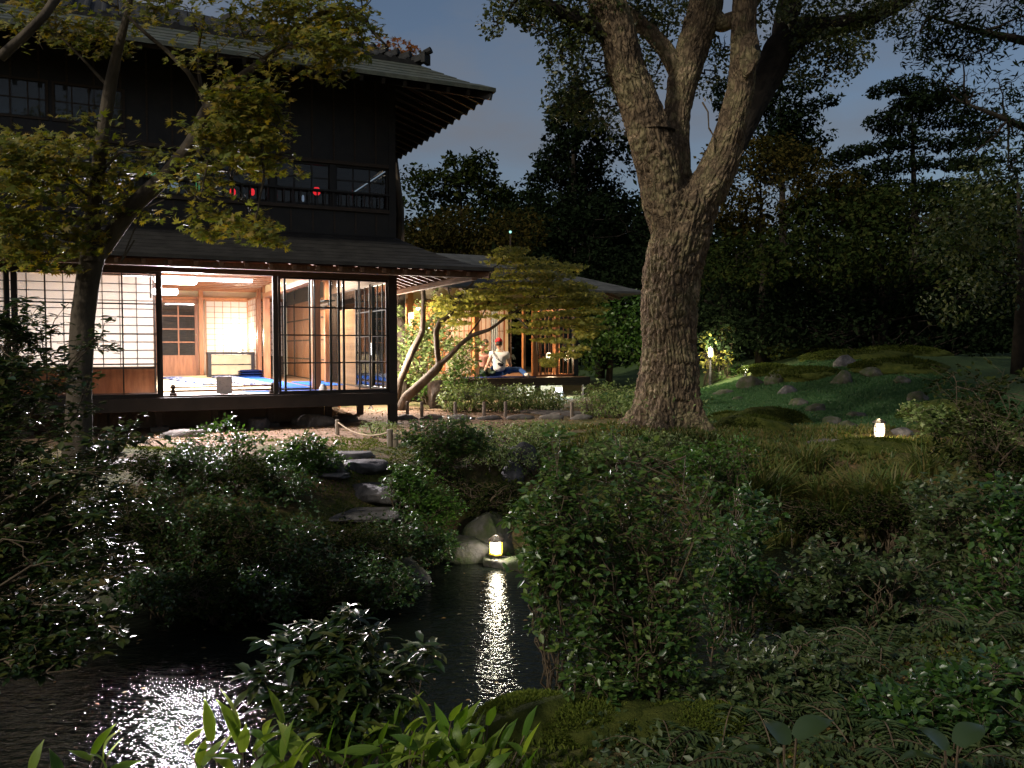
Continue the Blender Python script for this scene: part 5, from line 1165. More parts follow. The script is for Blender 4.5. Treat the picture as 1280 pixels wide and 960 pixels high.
slimb([(568, 385, 15.4, 3), (562, 370, 15.5, 3), (560, 358, 15.5, 2)], 35); slimb([(585, 420, 15.2, 3), (600, 400, 15.2, 2), (610, 380, 15.2, 2)], 36)
r_ = np.random.default_rng(21); scl = []
def sc(px, py, Y, w, h, d=.7): p = P(px, py, Y); scl.append((p.x, p.y, p.z, w / 2 / FPX * Y, d, h / 2 / FPX * Y))
for a in [(650, 335, 15.2, 90, 26), (700, 345, 15, 70, 30), (630, 355, 15.2, 70, 26), (680, 365, 15, 110, 30), (720, 370, 14.9, 50, 26), (650, 385, 15, 80, 26), (700, 392, 14.8, 80, 30), (730, 400, 14.9, 50, 24), (690, 415, 14.8, 50, 26), (705, 435, 14.8, 36, 24), (660, 405, 15, 40, 24), (610, 375, 15.3, 60, 22), (590, 385, 15.5, 40, 20), (690, 450, 14.9, 20, 14), (735, 415, 14.9, 30, 14), (640, 320, 15.4, 50, 16), (740, 380, 15, 30, 16), (575, 395, 15.7, 40, 24), (560, 380, 15.8, 40, 20)]: sc(*a)
bs_ = MB(); anch = np.array([tuple(P(x, y, 15.2)) for x, y in ((590, 355), (636, 394), (670, 375), (528, 350), (612, 412), (610, 380), (572, 372))])
for c in scl:
    c = np.array(c); a = anch[np.argmin(np.linalg.norm(anch - c[:3], axis=1))]
    bs_.tube([Vector(x) - sm_ for x in curve(a, c[:3], (0, 0, .05), 6, r_, .05)], [.02, .016, .012, .009, .007, .004], 5)
    for k in range(5): bs_.tube([Vector(x) - sm_ for x in curve(c[:3], c[:3] + ball(1, r_, .9)[0] * c[3:6], (0, 0, .02), 4, r_)], [.006, .005, .003, .002], 3, False)
bs_.build('branches', M['bark2'], smt)
scl = [(c[0] + r_.normal() * .08, c[1] + r_.normal() * .15, c[2] + (k - 1.0) * c[5] * .75, c[3] * 1.1, c[4] * .9, max(.04, c[5] * .22)) for c in scl for k in range(3)]
p, nn = clump_pts(scl, 270, r_, .42, 2.6, .25)
leaves('crown', p - np.array(sm_), .062, 'maple', M['lf_maple2'], smt, np.tile((0, -.35, 1.0), (len(p), 1)), .5, None, 0, r_)
# leafy shrubs behind the bent trunk
def G_(px, py, Y): p = P(px, py, Y); return p
def lobe(px, py, Y, w, h, d=None):
    p = P(px, py, Y); return (p.x, p.y, p.z, w / 2 / FPX * Y, d if d else w / 2 / FPX * Y * .9, h / 2 / FPX * Y)
def onground(px, Y, dz=0): x = (px - 640) / FPX * Y; return (x, Y, gz(x, Y) + dz)
shrub('leafy_bush', 'tall loose bush with lit round leaves behind the bent maple trunk', onground(535, 17.2), [lobe(515, 425, 17.2, 60, 80, .6), lobe(560, 420, 17.0, 60, 90, .6), lobe(540, 470, 17, 80, 60, .6), lobe(590, 440, 17.4, 40, 60, .5), lobe(505, 400, 17.0, 40, 40, .4), lobe(545, 385, 17.0, 60, 40, .4), lobe(510, 470, 16.9, 40, 50, .4), lobe(575, 470, 16.8, 50, 50, .4)], 'dia', .085, 'lf_hedge', 1.0, 18, 9, 5, 7, seed=41, trunk_r=.02)
shrub('leafy_bush', 'dark bush at the foot of the bent maple beside the pavilion edge', onground(575, 16.3), [lobe(572, 480, 16.3, 46, 50, .5), lobe(590, 462, 16.3, 40, 40, .5), lobe(528, 490, 16.5, 40, 30, .5)], 'dia', .06, 'lf_green', 1.0, 8, 7, 4, 7, seed=42)
tag(link('standing_stone', rockmesh('standing_stone', .20, .16, .36, 'palestone', 77, 3, .2), None, (P(545, 492, 16).x, 16.0, .28)), 'pale upright standing stone behind the bent maple trunk', 'stone')

# hedges -----------------------------------------------------------------
def hedge(label, lobes, mt, size, seed, dens=260, name='clipped_hedge', kind='dia', base=None, spread=.6, cat='hedge'):
    r = np.random.default_rng(seed); L0 = np.array(lobes, float); bx, by = L0[:, 0].mean(), L0[:, 1].mean(); b0 = np.array(base if base is not None else (bx, by, gz(bx, by)))
    root = empty(name, b0, 0, label, cat)
    st = MB()
    for c in L0:
        for k in range(7):
            q = c[:3] + ball(1, r, .6)[0] * c[3:6] * .9; g0 = np.array([c[0] + r.normal() * c[3] * .3, c[1] + r.normal() * .06, gz(c[0], c[1]) - .02])
            st.tube([Vector(x - b0) for x in map(np.array, curve(g0, q, (0, 0, .03), 5, r, .05))], [.012, .010, .008, .006, .003], 4, False)
    st.build('stems', M['twig'], root)
    p, nn = clump_pts(lobes, dens, r, .40, 3.0, .7); k = p[:, 2] > ground(p[:, 0], p[:, 1]) + .01; p, nn = p[k], nn[k]
    leaves('foliage', p - b0, size, kind, M[mt], root, nn * .8 + [0, 0, .5], spread, None, 0, r); return root
def hl(px, Y, h, w, z=None, d=.3):
    x = (px - 640) / FPX * Y; g = gz(x, Y); return (x, Y, g + h * .55, w, d, h * .55)
hedge('long low hedge with pale lit leaves in front of the pavilion', [hl(565 + 18 * i, 15.0 + .05 * i, .46 - .012 * i + .05 * (i % 3), .26, d=.32) for i in range(8)], 'lf_hedge', .055, 51, 620)
hedge('loose pale hedge left of the camphor trunk', [hl(738 + 17 * i, 14.0 - .1 * i, .46 + .08 * (i % 2), .28) for i in range(5)], 'lf_hedge', .055, 52, 560)
hedge('small rounded clipped bush behind the rope fence', [hl(470, 10.7, .20, .24, d=.24), hl(484, 10.6, .19, .2, d=.2)], 'lf_hedge', .022, 53, 1600, 'clipped_bush', cat='bush')
hedge('yellow-green low azalea spread right of the dome shrub', [hl(590 + 22 * i, 9.4 - .12 * (i % 3), .26 + .05 * (i % 2), .26) for i in range(5)] + [hl(600 + 25 * i, 8.8, .26, .24) for i in range(4)] + [hl(610 + 26 * i, 10.4, .22, .28) for i in range(4)], 'lf_hedge', .032, 54, 900, 'azalea_bush', cat='bush')
hedge('bright green glowing low mound bush by the far garden lantern', [(*P(911, 470, 22.5)[:2], P(911, 470, 22.5).z, .38, .35, .22)], 'lf_green', .035, 55, 900, 'clipped_bush', cat='bush')

# rope fence ----------------------------------------------------------------
def short_post(label, px, Y, h, w=.045, grp='short weathered rope-fence posts'):
    x, y, z = onground(px, Y); o = MB().lathe([(w, -.1), (w, h - .01), (w * .8, h), (0, h + .002)], 10).build('fence_post', M['post'], None, (x, y, z), smooth=False); tag(o, label, 'post', grp); return Vector((x, y, z + h - .03))
A_ = short_post('short thin post at the left end of the rope, by the shrub top', 421, 10.9, .20, .028)
B_ = short_post('dark doubled post at the middle of the rope beside the stepping stones', 487, 9.6, .20, .035)
C_ = short_post('second post leaning against the dark doubled post', 494, 9.55, .15, .03)
D_ = short_post('post half hidden at the right edge of the dome shrub', 612, 9.9, .26, .03)
rope = MB()
for a, b_ in ((A_, B_), (C_, D_)): rope.tube([a.lerp(b_, t) - Vector((0, 0, .10 * 4 * t * (1 - t))) for t in [i / 14 for i in range(15)]], .009, 6)
tag(rope.build('rope', M['rope'], None, smooth=True), 'thin sagging straw rope strung between the short posts near the stepping stones', 'rope')
fp = []
for i, (px, lb) in enumerate(((509, 'pale short post at the foot of the bent maple'), (527, 'pale short post second from the bent maple'), (569, 'short post left of the hedge foot'), (605, 'short post under the left half of the hedge'), (632, 'short post under the middle of the hedge'), (715, 'thin post right of the long hedge'))):
    fp.append(short_post(lb, px, 13.9, .26, .028, 'pale posts along the stone kerb'))
for i, (px, w) in enumerate(((505, .5), (540, .45), (575, .5), (612, .42), (650, .5), (690, .5), (728, .45))):
    rock('long pale kerb stone ' + ['by the bent maple foot', 'left of the hedge', 'under the hedge left end', 'under the hedge centre', 'under the hedge right half', 'at the hedge right end', 'between the two hedges'][i], (px - 640) / FPX * 13.5, 13.5, w * .5, .13, .07, 'palestone', 'kerb_stone', sink=.3, sub=2, rz_=.1)
for i, (px, Y, w) in enumerate(((690, 14.6, .42), (715, 14.3, .4), (672, 14.9, .36), (740, 14.6, .34))): rock(['flat pale paving stone right of the hedge end', 'flat pale stone between the hedges', 'small flat pale stone behind the hedge end', 'flat stone nearest the camphor on the path'][i], (px - 640) / FPX * Y, Y, w, .3, .06, 'palestone', 'paving_stone', sub=2, sink=.25, flat=.7)

# stepping stones near the house ----------------------------------------------
for lb, px, py, Y, rx, ry, rz in (('flat grey step stone nearest the rope, at the top of the flight', 438, 577, 8.9, .24, .17, .09), ('rough grey step stone second from the top', 452, 592, 8.55, .28, .17, .11), ('large lilac-grey boulder step in the middle of the flight', 470, 612, 8.2, .36, .22, .15),
        ('low broad slab at the foot of the stepping stones', 462, 638, 7.75, .44, .28, .07), ('thin dark slab left of the second step', 402, 602, 8.5, .26, .16, .06), ('narrow slab below the thin dark one', 408, 617, 8.2, .24, .14, .05), ('small slab overlapping the narrow one', 418, 610, 8.4, .2, .12, .06),
        ('pale flat stone beneath the left shrub', 385, 588, 9.0, .22, .12, .05)):
    x = (px - 640) / FPX * Y; z = P(px, py, Y).z; rock(lb, x, Y, rx, ry, rz, 'stone', 'stepping_stone', z=max(gz(x, Y) - .02, z - rz), flat=.55, sub=4, sink=.2)
rock('flat grey stone seen under the far left shrub', (140 - 640) / FPX * 8.4, 8.4, .32, .22, .07, 'stone', 'stepping_stone', flat=.5); rock('second flat stone behind the far left bush', (115 - 640) / FPX * 9.1, 9.1, .3, .2, .07, 'stone', 'stepping_stone', flat=.5)
rock('flat pale stone step under the veranda edge', tuple(hw(-3.0, -.55, 0))[0], hw(-3.0, -.55, 0).y, .30, .2, .13, 'palestone', 'step_stone', flat=.5, rz_=TH)
rock('large rounded dark stone in the shade under the veranda', hw(-1.1, .35, 0).x, hw(-1.1, .35, 0).y, .42, .2, .17, 'palestone', 'foundation_boulder')
rock('pale squared stone under the veranda near the corner post', hw(-.55, .75, 0).x, hw(-.55, .75, 0).y, .26, .16, .12, 'palestone', 'foundation_boulder', flat=.6)
rock('upright dark stone under the middle of the veranda', hw(-1.95, .2, 0).x, hw(-1.95, .2, 0).y, .17, .14, .20, 'stone', 'foundation_boulder')
rock('lilac rock among the azaleas above the pond', (655 - 640) / FPX * 8.9, 8.9, .17, .16, .24, 'stone', sub=4); rock('smaller lilac rock against the azaleas', (641 - 640) / FPX * 8.7, 8.7, .13, .12, .15, 'stone')
rock('broad dark boulder at the water edge left of the small lantern', (572 - 640) / FPX * 7.75, 7.75, .36, .26, .24, 'stonemoss', 'pond_boulder', z=-.78, sub=4, flat=.45)
rock('dark boulder behind the small lantern', (612 - 640) / FPX * 8.05, 8.05, .3, .22, .32, 'stonemoss', 'pond_boulder', z=-.80, sub=4)
rock('mossy stone under the small lantern', (622 - 640) / FPX * 7.47, 7.47, .16, .13, .08, 'stonemoss', 'lantern_base_stone', z=WATER - .0, sub=3, flat=.5, sink=.2)
rock('low mossy stone right of the small lantern', (655 - 640) / FPX * 7.4, 7.4, .2, .14, .10, 'stonemoss', 'pond_boulder', z=WATER, sub=3)
for i, (px, Y, w) in enumerate(((240, 6.25, .28), (330, 6.4, .25), (430, 6.5, .3), (500, 7.0, .25), (160, 6.3, .3), (70, 6.2, .3))): rock('dark mossy bank stone ' + ['below the left shrubs', 'under the twin shrub', 'below the stepping slab', 'left of the broad boulder', 'behind the near left bush', 'far left behind the near bush'][i], (px - 640) / FPX * Y, Y, w, .2, .16, 'stonemoss', 'pond_boulder', z=WATER, sub=3)

# ------------------------------------------------------------------ shrubs near the house and pond
shrub('round_leaf_shrub', 'glossy twin-lobed shrub in front of the open veranda, left lobe taller', onground(285, 8.4), [lobe(262, 580, 8.4, 120, 90, .4), lobe(290, 550, 8.3, 80, 70, .35), lobe(222, 605, 8.2, 80, 76, .35), lobe(320, 600, 8.2, 80, 56, .35), lobe(262, 625, 8.0, 130, 50, .35)], 'dia', .042, 'lf_green', 1.0, 18, 10, 5, 9, spread=.5, seed=61)
shrub('round_leaf_shrub', 'green rounded shrub just right of the taller twin, nearest the stepping stones', onground(365, 8.3), [lobe(385, 574, 8.3, 96, 60, .36), lobe(352, 595, 8.2, 76, 66, .34), lobe(408, 588, 8.3, 56, 50, .3), lobe(370, 615, 8.1, 70, 40, .3)], 'dia', .042, 'lf_green', 1.0, 16, 10, 5, 9, spread=.5, seed=62)
shrub('dome_shrub', 'dark dome-shaped shrub on thin stems right of the corner post', onground(553, 8.55, .0), [lobe(553, 548, 8.55, 118, 60, .5), lobe(520, 560, 8.5, 60, 44, .4), lobe(590, 555, 8.5, 64, 40, .4), lobe(553, 575, 8.5, 70, 44, .35)], 'dia', .038, 'lf_mid', 1.0, 18, 11, 5, 9, spread=.36, seed=63)
shrub('round_leaf_shrub', 'bright silvery-lit shrub below the dome shrub beside the slab', onground(530, 7.9), [lobe(520, 622, 7.8, 70, 70, .35), lobe(550, 640, 7.7, 66, 56, .35), lobe(500, 600, 7.9, 50, 40, .3)], 'dia', .04, 'lf_green', 1.0, 14, 9, 6, 8, spread=.35, seed=64)
shrub('low_azalea', 'dull green low bush over the pond edge above the lantern', onground(600, 8.3), [lobe(590, 625, 8.2, 90, 50, .35), lobe(640, 625, 8.3, 60, 50, .3), lobe(560, 600, 8.4, 50, 30, .3)], 'dia', .032, 'lf_back', 1.0, 10, 8, 6, 9, seed=65)
for i, (px, Y, w, h, lb) in enumerate(((215, 6.9, .34, .32, 'dark low bush on the bank left of the twin shrub'), (285, 6.7, .36, .30, 'dark low bush on the bank below the twin shrub'), (360, 6.7, .36, .32, 'dark low bush below the rounded shrub'), (430, 6.9, .32, .30, 'dark low bush below the foot slab'), (490, 7.2, .30, .28, 'dark low bush right of the foot slab'), (320, 6.3, .36, .26, 'dark bush overhanging the black water, left one'), (400, 6.35, .36, .26, 'dark bush overhanging the black water, middle one'), (462, 6.6, .34, .25, 'dark bush overhanging the water, right one'), (535, 7.4, .22, .2, 'small dark bush left of the broad boulder'), (150, 6.9, .34, .30, 'dark bank bush half behind the near left bush'), (240, 7.5, .34, .24, 'mid bank bush between the twin shrub and the dark bank row, left'), (300, 7.4, .32, .2, 'mid bank bush below the twin shrub, nearest its stems'), (350, 7.5, .3, .2, 'mid bank bush left of the foot slab'), (190, 7.6, .34, .24, 'mid bank bush left of the twin shrub foot'), (195, 5.95, .30, .20, 'front overhanging bush over the black water, far left'), (260, 5.85, .30, .2, 'front overhanging bush over the black water, second from left'), (330, 5.9, .32, .2, 'front overhanging bush over the black water, centre'), (400, 6.0, .32, .2, 'front overhanging bush over the black water, second from right'), (465, 6.15, .28, .2, 'front overhanging bush over the black water, far right'), (170, 6.5, .36, .34, 'leafy bank bush beside the near left bush'), (235, 6.45, .36, .32, 'leafy bank bush right of the one beside the near left bush'), (110, 6.6, .36, .36, 'leafy bank bush half hidden by the near left bush'), (300, 6.9, .34, .28, 'bank bush in the middle of the dark slope'))):
    x = (px - 640) / FPX * Y; g0 = max(gz(x, Y), -.74); shrub('bank_bush', lb, (x, Y, g0), [(x, Y, g0 + h * .7, w, .32, h), (x + .18, Y - .1, g0 + h * .5, w * .7, .3, h * .8), (x - .18, Y + .05, g0 + h * .55, w * .7, .3, h * .8)], 'dia', .032, 'lf_back' if i % 2 else 'lf_camellia', 1.0, 9, 8, 5, 8, seed=70 + i, trunk_r=.008)
# the near glossy bush at the left edge
shrub('camellia_bush', 'large glossy-leaved bush filling the left edge near the viewer', (-3.75, 4.7, gz(-3.75, 4.7)),
      [lobe(30, 470, 4.9, 180, 130, .35), lobe(110, 510, 4.8, 130, 90, .3), lobe(20, 580, 4.6, 190, 130, .35), lobe(120, 590, 4.6, 150, 110, .3), lobe(60, 680, 4.5, 190, 110, .3), lobe(30, 400, 5.0, 120, 90, .3), lobe(60, 440, 4.95, 120, 90, .3), lobe(135, 430, 5.0, 50, 80, .25), lobe(100, 750, 4.4, 130, 80, .25), lobe(20, 780, 4.3, 110, 80, .25), lobe(-70, 560, 4.7, 180, 330, .5), lobe(160, 550, 4.7, 60, 60, .25), lobe(150, 640, 4.6, 100, 70, .25), lobe(140, 700, 4.5, 110, 60, .25), lobe(60, 800, 4.2, 140, 60, .25), lobe(80, 830, 4.1, 130, 46, .2), lobe(-10, 840, 4.1, 90, 60, .25), lobe(120, 810, 4.2, 70, 40, .2), lobe(145, 785, 4.3, 60, 40, .2)],
      'fold', .052, 'lf_gloss', 1.0, 46, 11, 6, 6, seed=81, trunk_r=.014, droop=.03, flat=.45, spread=.27)
# the tall airy shrub in the centre foreground
cx_, cy_ = (806 - 640) / FPX * 3.75, 3.75
shrub('broadleaf_shrub', 'tall airy many-stemmed shrub in the centre foreground before the camphor', (cx_, cy_, gz(cx_, cy_)),
      [lobe(790, 600, 3.8, 210, 130, .3), lobe(700, 640, 3.7, 120, 120, .35), lobe(760, 690, 3.7, 190, 130, .45), lobe(860, 640, 3.8, 130, 130, .4), lobe(720, 740, 3.6, 130, 120, .35), lobe(830, 740, 3.7, 150, 120, .4), lobe(800, 810, 3.6, 170, 110, .35), lobe(700, 590, 3.8, 90, 80, .3), lobe(740, 860, 3.5, 90, 60, .25), lobe(860, 840, 3.6, 90, 70, .25), lobe(770, 560, 3.9, 90, 50, .3)],
      'fold', .036, 'lf_mid', .8, 38, 13, 6, 6, spread=.42, seed=82, trunk_r=.010, droop=.02)
shrub('broadleaf_shrub', 'thin upright shrub shoots standing among the tall airy shrub on its left side', (.22, 3.6, gz(.22, 3.6)), [lobe(690, 700, 3.6, 80, 80, .2), lobe(660, 650, 3.65, 50, 60, .2), lobe(720, 800, 3.5, 60, 70, .2), lobe(700, 560, 3.8, 50, 50, .2)], 'fold', .04, 'lf_mid', .8, 12, 8, 5, 6, seed=84, trunk_r=.006)
shrub('seedling_shrub', 'small layered glossy shrub in front of the pond, left of centre', (P(430, 900, 3.0).x, 3.0, gz(P(430, 900, 3.0).x, 3.0)),
      [lobe(380, 800, 3.1, 130, 18, .14), lobe(455, 768, 3.1, 70, 16, .12), lobe(505, 812, 3.0, 100, 16, .12), lobe(425, 826, 2.95, 160, 22, .16), lobe(360, 846, 2.9, 110, 20, .14), lobe(480, 860, 2.9, 120, 26, .15), lobe(395, 880, 2.9, 120, 26, .15), lobe(450, 800, 3.05, 80, 16, .12), lobe(430, 905, 2.85, 130, 26, .15)],
      'long', .078, 'lf_gloss', .9, 14, 7, 5, 5, seed=83, trunk_r=.006, flat=.25, spread=.22)

# ------------------------------------------------------------------ right-hand garden
def tussock(label, px, Y, n, h, seed, mt='lf_grass', R_=.18, cat='grass tuft', name='grass_tussock', x=None, group=None):
    r = np.random.default_rng(seed); x = (px - 640) / FPX * Y if x is None else x; z = gz(x, Y); root = empty(name, (x, Y, z), 0, label, cat, group)
    an = r.uniform(0, 6.283, n); rr = R_ * r.uniform(0, 1, n) ** .7
    p = np.stack([rr * np.cos(an), rr * np.sin(an), np.zeros(n) - .01], -1)
    T = np.stack([np.cos(an), np.sin(an), np.zeros(n)], -1)
    o = leaves('blades', p, h, 'blade', M[mt], root, np.tile((0, 0, 1.0), (n, 1)), .22, T, .5, r, .4); return root
gl = ['at the left of the grass bank', 'beside the first on the grass bank', 'below the lantern path', 'on the bank crest right of the camphor', 'arching over the stream, left', 'arching over the stream, centre', 'arching over the stream, right', 'near the right rocks', 'behind the tall shrub', 'on the lower bank', 'right of the lower bank', 'far right of the stream', 'nearest the camphor roots', 'on the slope below the camphor', 'at the crest centre']
for i, (px, Y, n, h) in enumerate(((905, 8.6, 170, .45), (935, 8.8, 190, .5), (1010, 9.3, 150, .35), (960, 8.9, 160, .5), (1045, 8.7, 190, .45), (1085, 8.6, 200, .5), (1120, 8.5, 180, .45), (1160, 8.7, 130, .35), (890, 8.2, 150, .45), (930, 8.1, 130, .4), (980, 8.4, 150, .42), (1190, 8.9, 120, .3), (880, 9.0, 140, .35), (900, 8.5, 120, .4), (1020, 8.9, 140, .4))):
    tussock('arching grass tussock ' + gl[i], px, Y, int(n * 1.7), h, 200 + i, group='grass tussocks on the stream bank')
fl_ = ['below the camphor', 'left of the stream', 'beside the grass bank', 'at the near right bank', 'under the tall shrub', 'right of the tall shrub', 'by the fallen log', 'at the bottom centre right', 'at the bottom right', 'at the right edge', 'behind the log', 'on the dark slope']
def fern(label, px, Y, seed, n=11, L_=.42, group='ferns along the right bank'):
    r = np.random.default_rng(seed); x = (px - 640) / FPX * Y; z = gz(x, Y); root = empty('fern', (x, Y, z), 0, label, 'fern', group); PP = []; TT = []; st = MB(); NN = []
    for k in range(n):
        an = 6.283 * k / n + r.normal() * .3; d = np.array([math.cos(an), math.sin(an), 0]); l_ = L_ * r.uniform(.7, 1.15)
        ts = np.linspace(0, 1, 9); cv = [d * l_ * (t * .85) + np.array([0, 0, l_ * (1.0 * t - .85 * t * t) ]) for t in ts]
        st.tube([Vector(c) for c in cv], .003, 3, False)
        side = np.cross(d, (0, 0, 1.0))
        for t in np.linspace(.18, .98, 15):
            c = d * l_ * (t * .85) + np.array([0, 0, l_ * (t - .85 * t * t)]); w = (1 - t) * .8 + .25
            for s in (-1, 1): PP.append(c); TT.append((side * s + d * .45) * w)
    st.build('stalks', M['twig'], root)
    PP = np.array(PP); TT = np.array(TT); ln = np.linalg.norm(TT, axis=1)
    tv, tf = leaf_tpl('narrow'); N = unit(np.tile((0, 0, 1.0), (len(PP), 1)) + r.normal(size=PP.shape) * .15); T = unit(TT - (TT * N).sum(-1, keepdims=True) * N); B = np.cross(N, T)
    s = (L_ * .26 * ln)[:, None, None]; V = PP[:, None] + s * (tv[None, :, 0:1] * T[:, None] + tv[None, :, 1:2] * B[:, None] * .8 + tv[None, :, 2:3] * N[:, None])
    link('fronds', npmesh('fronds', V.reshape(-1, 3), (tf[None] + (np.arange(len(PP)) * 4)[:, None, None]).reshape(-1, 3), 3, M['lf_fern']), root)
fl_ += ['left of the broad dark leaves', 'right of the broad dark leaves', 'on the litter left', 'on the litter centre', 'on the litter right', 'at the lower frame edge left', 'at the lower frame edge right', 'at the pond bend', 'above the right pool', 'beyond the right pool', 'left of the pool bank', 'right of the pool bank']
for i, (px, Y) in enumerate(((900, 3.2), (1080, 3.1), (960, 4.1), (1040, 4.0), (1110, 4.1), (850, 3.0), (1200, 3.0), (1010, 4.7), (1080, 4.8), (1060, 8.3), (1000, 8.3), (1110, 8.3))): fern('arching fern ' + fl_[12 + i], px, Y, 350 + i, L_=.36 if Y < 6 else .5)
for i, (px, Y) in enumerate(((905, 4.6), (950, 4.9), (985, 4.4), (1060, 4.4), (880, 4.0), (930, 3.9), (1010, 3.9), (930, 3.4), (1100, 3.3), (1230, 4.3), (1120, 4.9), (1180, 5.2))): fern('arching fern ' + fl_[i], px, Y, 300 + i)
# shrubs on the right
for i, (lb, b_, lbs, sz, mt_) in enumerate((
    ('leafy twiggy shrub with pale lit sprays right of the stream', (1190, 5.6), [(1190, 640, 5.6, 110, 90, .5), (1150, 700, 5.5, 90, 60, .4), (1230, 700, 5.5, 110, 90, .5)], .05, 'lf_fern'),
    ('dark broadleaf shrub filling the right edge at mid height', (1270, 5.0), [(1270, 740, 5.0, 120, 150, .5), (1210, 790, 4.8, 110, 90, .4), (1260, 640, 5.2, 90, 90, .4)], .05, 'lf_camellia'),
    ('dark green shrub at the far right below the pines', (1250, 7.6), [(1240, 500, 7.6, 130, 110, .8), (1200, 560, 7.5, 110, 80, .6), (1270, 600, 7.4, 110, 100, .6)], .055, 'lf_back'),
    ('low yellow-lit shrub right of the path lantern', (1190, 9.2), [(1180, 530, 9.2, 90, 44, .5), (1230, 545, 9, 90, 50, .5), (1150, 520, 9.5, 50, 30, .4)], .05, 'lf_hedge'),
    ('shrub with sparse green leaves on the bank behind the tall foreground shrub', (905, 5.3), [(900, 690, 5.3, 100, 90, .4), (940, 640, 5.6, 90, 70, .4), (960, 720, 5.2, 90, 60, .4)], .045, 'lf_camellia'),
    ('dim leafy shrub over the stream water', (1040, 5.1), [(1040, 740, 5.1, 130, 70, .4), (1100, 760, 5.0, 110, 60, .4), (990, 770, 4.9, 90, 60, .35)], .045, 'lf_back'),
    ('small-leaved green plants at the camphor foot, right side', (900, 8.0), [(890, 560, 8.9, 60, 40, .4), (920, 570, 8.6, 70, 50, .4), (870, 575, 8.4, 70, 40, .4)], .04, 'lf_green'),
    ('low weedy shrub at the camphor foot, left side', (775, 9.0), [(770, 560, 9.0, 80, 40, .4), (820, 560, 9.0, 70, 36, .4), (740, 575, 8.8, 60, 36, .4), (850, 560, 9.1, 60, 30, .4)], .042, 'lf_hedge'),
    ('dim shrub hanging over the far side of the right pool, left', (1010, 8.2), [(1000, 640, 8.1, 90, 40, .4), (1040, 655, 7.9, 90, 36, .35)], .04, 'lf_back'),
    ('dim shrub hanging over the far side of the right pool, right', (1110, 8.0), [(1110, 640, 8.0, 100, 50, .4), (1160, 660, 7.7, 90, 50, .35)], .04, 'lf_back'),
    ('fine green shrub standing in the middle of the right pool bank', (1060, 4.9), [(1060, 700, 4.9, 150, 50, .35), (1010, 730, 4.8, 110, 60, .3), (1120, 720, 4.9, 110, 60, .3)], .045, 'lf_fern'),
    ('nearest dark shrub in the bottom right corner', (1180, 3.3), [(1200, 890, 3.3, 140, 90, .3), (1110, 900, 3.3, 110, 60, .3), (1270, 850, 3.4, 90, 110, .3)], .045, 'lf_camellia'),
    ('fine-leaved shrub spreading between tall shrub and right corner', (960, 3.6), [(950, 850, 3.6, 110, 70, .3), (1010, 830, 3.7, 90, 50, .3), (900, 890, 3.4, 80, 50, .25)], .036, 'lf_fern'))):
    x = (b_[0] - 640) / FPX * b_[1]; shrub('garden_shrub', lb, (x, b_[1], gz(x, b_[1])), [lobe(*q) for q in lbs], 'fold' if b_[1] < 6 else 'dia', sz, mt_, 1.0, 12, 9, 5, 7, seed=400 + i, trunk_r=.010)

# mounds of moss and stones on the slope
ms = []
k = 0
sl = ['at the edge of the glowing lawn', 'big dark boulder above the lawn', 'beside the big dark boulder', 'in front of the mound', 'first in the dry stream', 'second in the dry stream', 'pale one in the dry stream', 'flat one over the lantern', 'left of the lantern', 'right of the lantern', 'upright pale one on the slope', 'wide one on the slope', 'near the right bushes', 'low in the stream bend', 'broad one by the water', 'rounded one by the far mound', 'small pale one on the lawn edge', 'dark one under the pine', 'split one by the path', 'mossy one mid slope', 'small one mid slope', 'last one at the right', 'grey one nearest the grass', 'thin slab nearest the grass']
for i, (px, py, Y, rx, rz, mt_) in enumerate(((905, 478, 19, .34, .16, 'stonemoss'), (938, 478, 19.5, .50, .42, 'stonemoss'), (970, 478, 19, .40, .36, 'stonemoss'), (985, 490, 17.5, .34, .22, 'stone'), (1000, 500, 15.5, .26, .16, 'stone'), (1022, 506, 14.5, .26, .18, 'stone'), (1060, 490, 16, .28, .24, 'palestone'), (1072, 510, 13.5, .24, .12, 'palestone'), (1062, 528, 11.5, .2, .16, 'stone'), (1130, 535, 11, .26, .14, 'stone'), (1052, 482, 17.5, .32, .34, 'palestone'), (1110, 492, 16, .42, .24, 'palestone'), (1165, 515, 12.5, .30, .22, 'stone'), (1040, 520, 12.5, .24, .14, 'stonemoss'), (1175, 552, 10, .34, .12, 'palestone'), (1055, 468, 19.5, .40, .30, 'stone'), (925, 492, 17.5, .22, .10, 'palestone'), (1150, 500, 15, .30, .26, 'stonemoss'), (1010, 485, 18, .34, .24, 'stonemoss'), (1090, 478, 17.8, .34, .22, 'stonemoss'), (1128, 482, 17, .26, .20, 'stone'), (1210, 520, 12, .3, .22, 'stonemoss'), (965, 520, 13, .3, .2, 'stonemoss'), (1050, 548, 10.3, .36, .05, 'palestone'))):
    if i in (6, 11, 14, 18): continue
    x = (px - 640) / FPX * Y; rock('garden stone ' + sl[i], x, Y, rx * .72, rx * .58, rz * .75, 'stonemoss' if i % 3 else mt_, z=gz(x, Y), sink=.36)
for i, (px, w) in enumerate(((1030, .3), (1075, .34), (1125, .3))): rock('thin pale kerb slab ' + ['left of the path lantern', 'under the path lantern', 'right of the path lantern'][i], (px - 640) / FPX * 10.15, 10.15, w, .10, .05, 'palestone', 'kerb_stone', sub=2, sink=.3, rz_=0)
mo = ['left of the dry stream', 'behind the dry stream', 'crest of the slope', 'behind the grey boulders', 'right of the pale stones', 'nearest the right bushes', 'nearest the grass bank', 'below the lawn', 'wide one by the lantern', 'far crest', 'far right crest']
